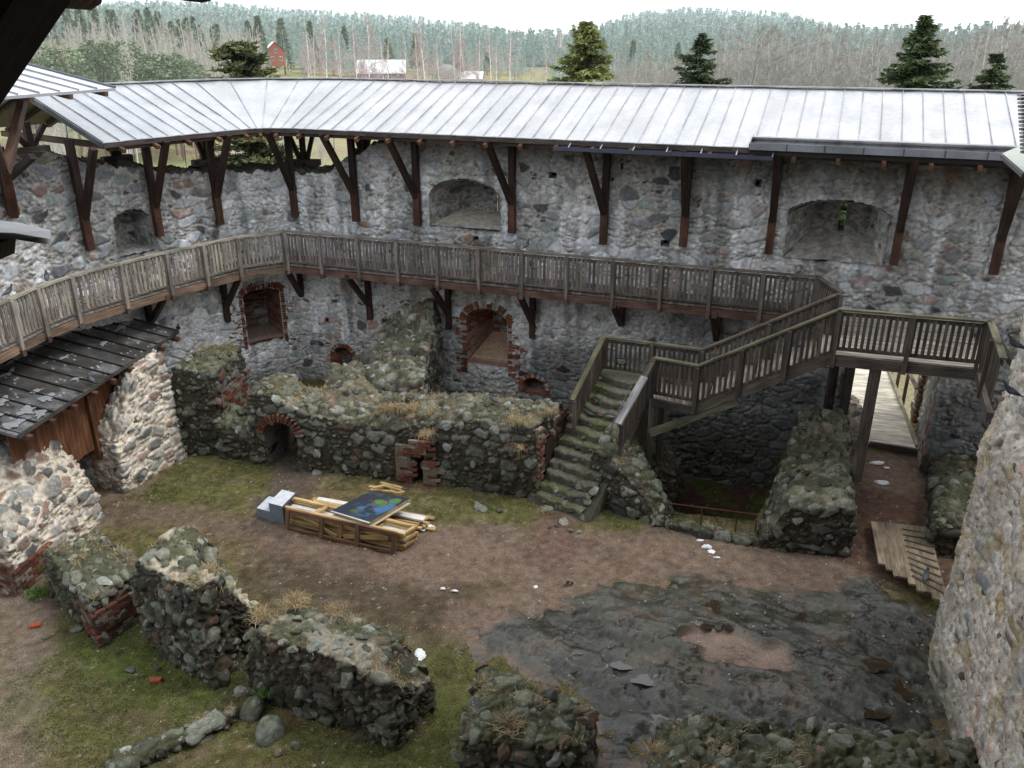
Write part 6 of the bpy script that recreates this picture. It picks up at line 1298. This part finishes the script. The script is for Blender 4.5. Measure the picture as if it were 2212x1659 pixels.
# litter and gravel on the trodden ground
gx_, gy_ = rg.uniform(-12.8, 9.8, 5200), rg.uniform(9.6, 24, 5200); okg = (wall_sd(gx_, gy_) < -.3) & (sdpoly(gx_, gy_, PIT_POLY) > .3)
lft = np.exp(-((gx_+11.2+(.12*(gy_-14)))/.6)**2); okg &= rg.random(len(gx_)) < .22+.8*lft
mb = MB()
for x, y in zip(gx_[okg], gy_[okg]):
    i, j = min(np.searchsorted(XS, x), len(XS)-1), min(np.searchsorted(YS, y), len(YS)-1); z = max(float(GZ[i, j]), bed_z(x, y) if sdpoly(np.array([x]), np.array([y]), ROCK_POLY)[0] < 0 else -9)
    rr_ = rg.uniform(.012, .034); V0, T0 = ROCK2[rg.integers(10)]; k_ = rg.random(); c_ = np.array((.34, .32, .29))*rg.uniform(.5, 1.3) if k_ < .86 else np.array((.30, .11, .07))
    mb.raw(V0*rr_*np.array((1.2, 1, .6))+np.array((x, y, z+rr_*.3)), None, T0, c_)
meta(mb.build('gravel', M_ROCK), 'small stones and crumbs strewn over the yard', 'gravel', kind='stuff')
mb = MB()
for k in range(1500):
    x, y = rg.uniform(-12, 5), rg.uniform(10, 22); 
    i, j = min(np.searchsorted(XS, x), len(XS)-1), min(np.searchsorted(YS, y), len(YS)-1); z = float(GZ[i, j])+.012
    if z < -.2 or sdpoly(np.array([x]), np.array([y]), ROCK_POLY)[0] < .1: continue
    a = rg.uniform(0, 3.14); l = rg.uniform(.03, .11); mb.box((x, y, z), (x+math.cos(a)*l, y+math.sin(a)*l, z+rg.uniform(-.005, .01)), .006, .004, np.array((.42, .33, .2))*rg.uniform(.6, 1.1))
meta(mb.build('straw_litter', M_LEAF), 'dead grass stalks scattered over the yard', 'straw', kind='stuff')
# ================================================================== trees
def gen_spruce(H, R, seed, c_hi, c_lo, z0=.08, dens=1.0, irr=.25, tuft=.2):
    r = np.random.default_rng(seed); P = []; z = H*z0; Vb = MB(); Vb.rod((0, 0, 0), (0, 0, H*.55), .02*H**.9, .012*H**.9, 8, (.10, .075, .06)); Vb.rod((0, 0, H*.55), (0, 0, H*.99), .012*H**.9, .01, 6, (.10, .075, .06))
    while z < H*.985:
        f = z/H; rad = R*(1-f)**.78*(1+.10*math.sin(z*3.1+seed)); nb = max(4, int((5+5*(1-f))*dens))
        for k in range(nb):
            a = r.uniform(0, 6.283); l = rad*(1+r.uniform(-irr*1.6, irr)); 
            if r.random() < .08: l *= .6
            dr = -.16-.12*(1-f); m = max(4, int(l/.16))
            tip = None
            for i in range(m):
                t = (i+.7)/m; x = l*t; zz_ = z+l*(dr*t+.16*t**3)+r.normal()*.04; wd = .42*l*(t*(1.25-t))*1.1+.04
                for s in range(3):
                    o = r.uniform(-wd, wd); P.append((math.cos(a)*x-math.sin(a)*o, math.sin(a)*x+math.cos(a)*o, zz_-abs(o)*.22-r.random()*.08, t, a))
            Vb.rod((0, 0, z), (math.cos(a)*l*.8, math.sin(a)*l*.8, z+l*dr*.75), .012+.01*l, .006, 3, (.09, .07, .055))
        z += r.uniform(.2, .34)*(H/14)**.5
    P = np.array(P); n = len(P); k = 4; base = np.repeat(P[:, :3], k, 0); t = np.repeat(P[:, 3], k); a = np.repeat(P[:, 4], k)+r.normal(size=n*k)*.9
    L = tuft*r.uniform(.6, 1.3, n*k); d = np.stack([np.cos(a), np.sin(a), r.uniform(-.9, .45, n*k)], 1); d /= np.linalg.norm(d, axis=1, keepdims=True)
    s = np.cross(d, r.normal(size=(n*k, 3))); s /= np.linalg.norm(s, axis=1, keepdims=True); s *= (L*.2)[:, None]
    V = np.stack([base+s, base-s, base+d*L[:, None]], 1).reshape(-1, 3); T = np.arange(n*k*3).reshape(-1, 3)
    mixv = np.clip(t*1.1-.25+r.normal(size=n*k)*.22+np.repeat(fbm(P[:, :3]*1.2, seed, 2), k)*.5, 0, 1); c = np.array(c_lo)[None]*(1-mixv[:, None])+np.array(c_hi)[None]*mixv[:, None]
    return V, T, np.repeat(c, 3, 0), Vb
def spruce(px, ytop, Y_, ybase_w, R, seed, lab, hi, lo, **k):
    top = AT(px, ytop, Y_); zb = float(terr(top.x, Y_))-.2; H = top.z-zb; r = empty('spruce_tree', (top.x, Y_, zb), lab, 'tree')
    V, T, c, tb = gen_spruce(H, R, seed, hi, lo, **k)
    o = bpy.data.objects.new('crown', np_mesh('crown', V, T, M_LEAF, c, None, False)); COL.objects.link(o); o.parent = r; o = tb.build('trunk', M_BARK); o.parent = r
    return r
spruce(1270, 38, 58, 178, 6.8, 3, 'large yellow green spruce rising behind the middle of the long roof', (.30, .33, .12), (.07, .09, .035), tuft=.36, dens=1.5)
spruce(1516, 66, 66, 180, 6.2, 7, 'ragged dark spruce with open tiers right of the yellow green spruce', (.115, .15, .08), (.035, .05, .03), dens=1.1, irr=.4, tuft=.36)
spruce(2003, 26, 58, 195, 6.0, 11, 'tallest dark green spruce with a bare knobbly tip at the right', (.12, .165, .07), (.035, .055, .028), tuft=.36, irr=.33, dens=1.5)
spruce(2158, 106, 56, 200, 4.4, 13, 'smaller dark spruce at the far right edge of the wood', (.12, .17, .07), (.035, .055, .028), tuft=.32, dens=1.2)
# broad rounded yew-like spruce on the left, seen above and below the roof
def gen_round(H, R, seed, hi, lo):
    r = np.random.default_rng(seed); P = []; tb = MB(); tb.rod((0, 0, 0), (0, 0, H*.9), .24, .06, 8, (.09, .07, .055))
    for k in range(330):
        f = r.uniform(.12, 1.0); z = H*f; rad = R*math.sqrt(max(.02, 1-((f-.42)/.6)**2))*(.7+.35*r.random()); a = r.uniform(0, 6.28); m = int(rad/.18)
        for i in range(m):
            t = (i+1)/m; x = rad*t
            for s in range(3): o = r.normal()*.28*rad*.5*(1-.4*t); P.append((math.cos(a)*x-math.sin(a)*o, math.sin(a)*x+math.cos(a)*o, z-rad*.05*t+rad*.12*t*t+r.normal()*.06, t, a))
        tb.rod((0, 0, z*.92), (math.cos(a)*rad*.8, math.sin(a)*rad*.8, z), .04, .01, 3, (.08, .065, .05))
    P = np.array(P); n = len(P); k = 4; base = np.repeat(P[:, :3], k, 0); t = np.repeat(P[:, 3], k); d = r.normal(size=(n*k, 3)); d[:, 2] = np.abs(d[:, 2])*.6-.1; d /= np.linalg.norm(d, axis=1, keepdims=True); L = .3*r.uniform(.6, 1.3, n*k)
    s = np.cross(d, r.normal(size=(n*k, 3))); s /= np.linalg.norm(s, axis=1, keepdims=True); s *= (L*.2)[:, None]; V = np.stack([base+s, base-s, base+d*L[:, None]], 1).reshape(-1, 3)
    mv = np.clip(t-.2+r.normal(size=n*k)*.25+np.repeat(fbm(P[:, :3]*.9, seed, 2), k)*.6, 0, 1); c = np.array(lo)[None]*(1-mv[:, None])+np.array(hi)[None]*mv[:, None]
    return V, np.arange(n*k*3).reshape(-1, 3), np.repeat(c, 3, 0), tb
top = AT(486, 96, 46); zb = float(terr(top.x, 46))-.2; r_ = empty('spruce_tree', (top.x+.6, 46, zb), 'broad dark spruce with a rounded top behind the left bend of the roof', 'tree'); V, T, c, tb = gen_round(top.z-zb, 3.1, 21, (.17, .19, .085), (.045, .06, .032))
o = bpy.data.objects.new('crown', np_mesh('crown', V, T, M_LEAF, c, None, False)); COL.objects.link(o); o.parent = r_; o = tb.build('trunk', M_BARK); o.parent = r_
# bare trees
def gen_bare(H, seed, trunk_c, twig_c, up=.8, spread=.45, n1_=22, first=.25, droop=0, thick=1.0, wob=.05, trunks=1):
    r = np.random.default_rng(seed); TR = MB(); BR = []
    def limb(p, d, L, rad, lev):
        n = 4 if lev < 3 else 2; q = p
        for i in range(n):
            d2 = d+r.normal(size=3)*.16; d2[2] += .05*up-droop*.12*lev; d2 /= np.linalg.norm(d2); e = q+d2*L/n; ra = rad*(1-.6*i/n); rb = rad*(1-.6*(i+1)/n); BR.append((q, e, ra, rb, lev)); q = e; d = d2
            if lev < 3:
                for _ in range(2 if lev == 1 else 3 if r.random() < .8 else 1):
                    v = r.normal(size=3); v -= d*(v@d); v /= np.linalg.norm(v); nd_ = d*.75+v*.62; nd_[2] += .18*up; nd_ /= np.linalg.norm(nd_); limb(q, nd_, L*r.uniform(.38, .6), rb*.6, lev+1)
    for tk in range(trunks):
        off = r.normal(size=2)*.25*(trunks > 1); lean = r.normal(size=2)*.05+off*.25; p = np.array((off[0], off[1], 0.)); n = 9; rad = .011*H*thick
        for i in range(n):
            q = p+np.array((lean[0]+r.normal()*wob, lean[1]+r.normal()*wob, 1.))*H/n; ra, rb = rad*(1-.85*i/n), rad*(1-.85*(i+1)/n); TR.rod(p, q, ra, rb, 5, trunk_c)
            k = int(n1_/n/trunks+.7)
            if (i+1)/n > first:
                for _ in range(k):
                    a = r.uniform(0, 6.28); f = (i+1)/n; el = .55+.7*up; d = np.array((math.cos(a), math.sin(a), el)); d /= np.linalg.norm(d); limb(q-(q-p)*r.random(), d, H*spread*(1.12-f)*r.uniform(.6, 1.1), rb*.55, 1)
            p = q
    A = np.array([b[0] for b in BR]); B = np.array([b[1] for b in BR]); ra = np.array([b[2] for b in BR]); rb = np.array([b[3] for b in BR]); lv = np.array([b[4] for b in BR])
    ra = np.maximum(ra, .011*thick); rb = np.maximum(rb, .007*thick); d = B-A; d /= np.linalg.norm(d, axis=1, keepdims=True); s = np.cross(d, (0.3, .2, .9)); s /= np.linalg.norm(s, axis=1, keepdims=True); u = np.cross(s, d)
    V = []
    for P_, rr in ((A, ra), (B, rb)):
        for k in range(3): t = 2*math.pi*k/3; V.append(P_+(s*math.cos(t)+u*math.sin(t))*rr[:, None])
    V = np.stack(V, 1).reshape(-1, 3); i = np.arange(len(A))[:, None]*6; Q = np.concatenate([i+np.array([[k, (k+1) % 3, (k+1) % 3+3, k+3]]) for k in range(3)])
    c = np.where((lv >= 2)[:, None], np.array(twig_c)[None], (np.array(twig_c)+np.array(trunk_c))[None]/2)*r.uniform(.8, 1.2, len(A))[:, None]
    TR.raw(V, Q, None, np.repeat(c, 6, 0)); me = np_mesh('bare_tree', np.concatenate(TR.v), [np.concatenate(TR.q), np.concatenate(TR.t)], M_MIDTREE, np.concatenate(TR.c), None, False); return me
ALD = [gen_bare(12, 600+k, (.46, .44, .40), (.36, .345, .31), up=.95, spread=.36, n1_=26, first=.12, trunks=2 if k % 2 else 1, thick=1.1) for k in range(5)]
ASP = [gen_bare(15, 620+k, (.56, .55, .49), (.45, .43, .39), up=1.1, spread=.26, n1_=22, first=.3, thick=.95) for k in range(4)]
BIR = [gen_bare(15, 640+k, (.80, .78, .76), (.47, .37, .36), up=.55, spread=.3, n1_=30, first=.25, droop=.35, thick=1.0, trunks=2 if k == 1 else 1) for k in range(3)]
def put(name, me, px, ytop, Y_, H0, lab, cat, group, wide=1.0, zadd=0):
    top = AT(px, ytop, Y_); zb = float(terr(top.x, Y_))-.1; s = (top.z-zb)/H0; o = bpy.data.objects.new(name, me); COL.objects.link(o); o.location = (top.x, Y_, zb); o.scale = (s*wide, s*wide, s); o.rotation_euler = (0, 0, random.uniform(0, 6.28)); meta(o, lab, cat, group); return o
random.seed(21)
for k in range(120):
    px = random.uniform(1535, 2330); Y_ = random.choice([72, 85, 100, 120, 140])+random.uniform(-6, 6); yt = np.interp(px, [1535, 1600, 1700, 1850, 1960, 2060, 2150, 2300], [100, 52, 60, 66, 82, 72, 52, 32])+random.uniform(0, 42)
    put('bare_tree', random.choice(ALD), px, yt, Y_, 12, 'leafless grey brown tree of the dense wood behind the right half of the roof', 'tree', 'leafless wood on the right')
for k in range(14):
    put('bare_tree', random.choice(ALD), random.uniform(1330, 1480), random.uniform(95, 135), random.uniform(120, 170), 12, 'pale leafless bushy tree between the yellow green spruce and the ragged spruce', 'tree', 'leafless trees between the two spruces', 1.2)
for k in range(105):
    px = random.uniform(60, 590); px = px if px < 555 else px-60; Y_ = random.uniform(120, 215); yt = np.interp(px, [60, 200, 330, 420, 520, 600], [34, 24, 18, 26, 45, 75])+random.uniform(0, 50)
    put('bare_tree', random.choice(ASP), px, yt, Y_, 15, 'tall pale stemmed leafless tree of the grove on the left hillside', 'tree', 'pale leafless grove on the left', .9)
for k in range(16):     # seen through the gap between wall and roof
    put('bare_tree', random.choice(ASP), random.choice([random.uniform(20, 140), random.uniform(235, 300), random.uniform(540, 800)]), random.uniform(150, 230), random.uniform(60, 105), 15, 'leafless young tree seen through the gap under the roof at the left', 'tree', 'young trees below the roof gap')
for k, (px, yt, Y_) in enumerate([(690, 24, 190), (668, 60, 205), (787, 28, 175), (768, 50, 180), (828, 74, 170), (916, 46, 180), (903, 60, 186), (985, 60, 175), (1004, 50, 175), (1030, 80, 185), (548, 60, 190), (1150, 118, 230), (1178, 122, 200), (1100, 70, 250), (1072, 95, 240), (870, 90, 200), (730, 70, 210), (948, 88, 195), (655, 60, 230), (1215, 60, 260), (1060, 60, 260)]):
    put('birch_tree', BIR[k % 3], px, yt, Y_, 15, 'white stemmed leafless birch with reddish twigs on the meadow behind the roof', 'tree', 'birches on the meadow', .85)
for k in range(26): put('bare_shrub', random.choice(ALD), random.choice([random.uniform(740, 900), random.uniform(600, 1200)]), random.uniform(138, 160), random.uniform(230, 330), 12, 'low reddish leafless shrub on the far meadow', 'shrub', 'shrubs on the far meadow', 1.8)
# conifers further off: three kinds, copied
def low_conifer(H, R, seed, hi, lo, pine=False, mat_=M_MIDTREE):
    r = np.random.default_rng(seed); n = 1500; f = r.random(n)**.8*(.9 if not pine else .62)+(.08 if not pine else .38); a = r.uniform(0, 6.28, n)
    prof = (1-f)**.75 if not pine else np.sqrt(np.clip(1-((f-.66)/.36)**2, 0, 1)); rad = R*prof*(.55+.55*r.random(n)); P = np.stack([np.cos(a)*rad, np.sin(a)*rad, f*H], 1); P += (fbm(P*.8, seed, 2)*.5)[:, None]*np.array([[.5, .5, .2]])
    L = (.07*H*(.6 if not pine else .5))*r.uniform(.5, 1.3, n); d = np.stack([np.cos(a), np.sin(a), r.uniform(-.6, .3, n)], 1); d /= np.linalg.norm(d, axis=1, keepdims=True); s = np.cross(d, r.normal(size=(n, 3))); s /= np.linalg.norm(s, axis=1, keepdims=True); s *= (L*.35)[:, None]
    V = np.stack([P+s, P-s, P+d*L[:, None]], 1).reshape(-1, 3); m = np.clip(.5+r.normal(size=n)*.3+fbm(P*.9, seed+1, 2)*.6, 0, 1)[:, None]; c = np.repeat(np.array(lo)*(1-m)+np.array(hi)*m, 3, 0); T = np.arange(3*n).reshape(-1, 3)
    mb = MB(); mb.rod((0, 0, 0), (0, 0, H*.9), .014*H, .003*H, 5, (.20, .13, .09) if pine else (.1, .08, .07)); mb.raw(V, None, T, c); return np_mesh('conifer', np.concatenate(mb.v), [np.concatenate(mb.q), np.concatenate(mb.t)], mat_, np.concatenate(mb.c), None, False)
CN = [low_conifer(15, 2.6, 700+k, (.26, .32, .23), (.13, .175, .135)) for k in range(3)]; PN = [low_conifer(14, 3.1, 710+k, (.25, .30, .18), (.12, .16, .105), True) for k in range(3)]
CF = [low_conifer(15, 2.8, 720+k, (.34, .42, .36), (.20, .27, .23), mat_=M_FARTREE) for k in range(3)]  # distant copies paled in the colour for haze
for k in range(16): put('pine_tree', random.choice(PN), random.uniform(20, 290), random.uniform(80, 130), random.uniform(92, 115), 14, 'bushy green pine at the lower left edge of the leafless grove', 'tree', 'pines at the left edge', .85)
for k in range(9): put('pine_tree', random.choice(PN), random.uniform(300, 420), random.uniform(110, 145), random.uniform(105, 125), 14, 'small green pine in front of the pale grove left of the rounded spruce', 'tree', 'small pines before the grove', 1.0)
for k in range(26):
    px = random.uniform(20, 555); put('spruce_tree', random.choice(CN), px, np.interp(px, [20, 150, 300, 420, 600], [-15, -8, 4, 22, 34])+random.uniform(0, 30), random.uniform(222, 270), 15, 'dark spruce of the row standing behind the pale grove on the left', 'tree', 'spruces behind the left grove')
for k in range(58):
    px = random.uniform(590, 1130); put('spruce_tree', random.choice(CF+CN[:1]), px, np.interp(px, [590, 700, 850, 960, 1130], [28, 48, 58, 80, 95])+random.uniform(0, 28), random.uniform(270, 350), 15, 'hazy green conifer at the far edge of the meadow behind the birches', 'tree', 'conifers behind the birches', 1.1)
for k in range(30):
    px = random.uniform(1075, 1480); put('spruce_tree', random.choice(CF+CN[:1]), px, np.interp(px, [1075, 1150, 1300, 1480], [92, 100, 75, 90])+random.uniform(0, 40), random.uniform(230, 330), 15, 'hazy green conifer below the wooded hill behind the yellow green spruce', 'tree', 'conifers below the hill', 1.1)
# the far wooded hills: nobody could count these
r = np.random.default_rng(77); n = 7000; AZ = r.uniform(-300, 2600, n); Yf = 380+300*r.random(n)**.9; Xf = (AZ-1106)/1660*Yf; Zf = terr(Xf, Yf)
Vs, Ts, Cs = [], [], []; o_ = 0
proto = []
for s in range(5):
    rr = np.random.default_rng(800+s); m = 130; f = rr.random(m)*.85+.12; a = rr.uniform(0, 6.28, m); rad = (1-f)**.7*2.7*(.6+.5*rr.random(m)); P = np.stack([np.cos(a)*rad, np.sin(a)*rad, f*15], 1); d = rr.normal(size=(m, 3)); s1 = rr.normal(size=(m, 3)); proto.append((np.stack([P+d*.6, P-d*.35+s1*.35, P-s1*.6+(0, 0, .6)], 1).reshape(-1, 3), np.repeat(rr.uniform(.86, 1.14, m), 3)))
for i in range(n):
    V, k_ = proto[i % 5]; s = r.uniform(.55, .95)*np.array((1, 1, 1.15)); Vs.append(V*s+(Xf[i], Yf[i], Zf[i])); h = (Yf[i]-380)/300; b = np.array((.20, .27, .23))*(1-h)+np.array((.50, .58, .57))*h  # crowns grow paler with distance: haze painted into the colour
    if r.random() < .12: b = b*.6+np.array((.45, .42, .40))*.4
    Cs.append(np.clip(k_[:, None]*b*r.uniform(.88, 1.12), 0, 1))
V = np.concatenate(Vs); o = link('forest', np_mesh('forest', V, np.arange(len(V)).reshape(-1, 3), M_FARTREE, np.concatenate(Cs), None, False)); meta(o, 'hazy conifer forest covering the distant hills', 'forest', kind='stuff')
# ================================================================== distant buildings
def gable(name, px, ybase, Y_, w, d, h, rh, yaw, wc, rc, lab, cat, windows=(), zoff=0, chim=False):
    p = AT(px, ybase, Y_); z0 = float(terr(p.x, Y_))-.3; z0 = min(z0, p.z); z0 = p.z; r = empty(name, (p.x, Y_, z0), lab, cat); r.rotation_euler = (0, 0, yaw); loc = []
    def P_(mb, nm, mat, par=r): o = mb.build(nm, mat); o.parent = par; return o
    mb = MB(); V = [(-w/2, 0, -.8), (w/2, 0, -.8), (w/2, d, -.8), (-w/2, d, -.8), (-w/2, 0, h), (w/2, 0, h), (w/2, d, h), (-w/2, d, h), (0, 0, h+rh), (0, d, h+rh)]
    mb.raw(V, [(0, 1, 5, 4), (1, 2, 6, 5), (2, 3, 7, 6), (3, 0, 4, 7)], [(4, 5, 8), (7, 9, 6)], wc); P_(mb, 'wall', M_PAINT)
    mb = MB(); e = .45
    for s in (-1, 1): mb.raw([(0, -e, h+rh+.12), (s*(w/2+e), -e, h-rh*e/(w/2)+.12), (s*(w/2+e), d+e, h-rh*e/(w/2)+.12), (0, d+e, h+rh+.12)], [(0, 1, 2, 3)], None, rc)
    ro = P_(mb, 'roof', M_PAINT)
    if chim: mb = MB(); mb.box((.5, d*.5, h+rh-.3), (.5, d*.5, h+rh+1.1), .8, .8, (.4, .3, .28), up=(0, 1, 0)); P_(mb, 'chimney', M_BRICK, r)
    for (x, z, ww, hh) in windows:
        mb = MB(); mb.box((x-ww/2, -.06, z), (x+ww/2, -.06, z), .08, hh, (.8, .8, .78)); wo_ = P_(mb, 'window', M_PAINT); mb = MB(); 
        for sx in (-1, 1): mb.box((x+sx*ww*.24-ww*.17, -.12, z), (x+sx*ww*.24+ww*.17, -.12, z), .03, hh*.78, (.1, .1, .12))
        P_(mb, 'pane', M_PAINT, wo_)
    return r
rc_ = gable('red_house', 597, 137, 262, 5.4, 7, 3.4, 2.4, .35, (.46, .20, .16), (.82, .84, .86), 'small red two storey house with white gable windows on the left hillside', 'house', [(.1, 3.4, .9, 1.1), (-1.1, 1.3, 1.0, 1.2), (1.4, 1.3, 1.0, 1.2)], chim=True)
gable('house_wing', 576, 128, 266, 4.0, 5, 2.6, 1.0, .35, (.40, .17, .14), (.80, .82, .85), 'low wing with a pale roof on the left side of the red house', 'house')
gable('barn', 820, 166, 262, 5.5, 13.5, 1.4, 3.2, -math.pi/2+.08, (.17, .06, .055), (.80, .80, .83), 'low dark red barn with a broad snow pale roof among the birches', 'barn').location.x -= 6.0
gable('shed', 1022, 172, 250, 3.6, 5.2, .5, 1.6, -math.pi/2-.1, (.3, .25, .22), (.86, .87, .9), 'tiny white roofed shed right of the grey mound on the meadow', 'shed').location.x -= 2.6
p = AT(966, 170, 262); V = []
for i in range(9):
    f = i/8*math.pi/2
    for j in range(24): a = j/24*6.283; V.append((p.x+math.cos(a)*math.cos(f)*3.9*(1+.05*math.sin(j*2.3)), p.y+math.sin(a)*math.cos(f)*3.5, p.z-.6+math.sin(f)*4.6))
Q = [(i*24+j, i*24+(j+1) % 24, (i+1)*24+(j+1) % 24, (i+1)*24+j) for i in range(8) for j in range(24)]; V = np.array(V); c = tint(np.tile((.30, .31, .29), (len(V), 1)), sst(0, .6, fbm(V*.5, 9, 3)), (.2, .22, .18))
meta(link('stone_mound', np_mesh('stone_mound', V, np.array(Q), M_STONE, c)), 'grey rounded stone mound on the meadow between the birches', 'mound')
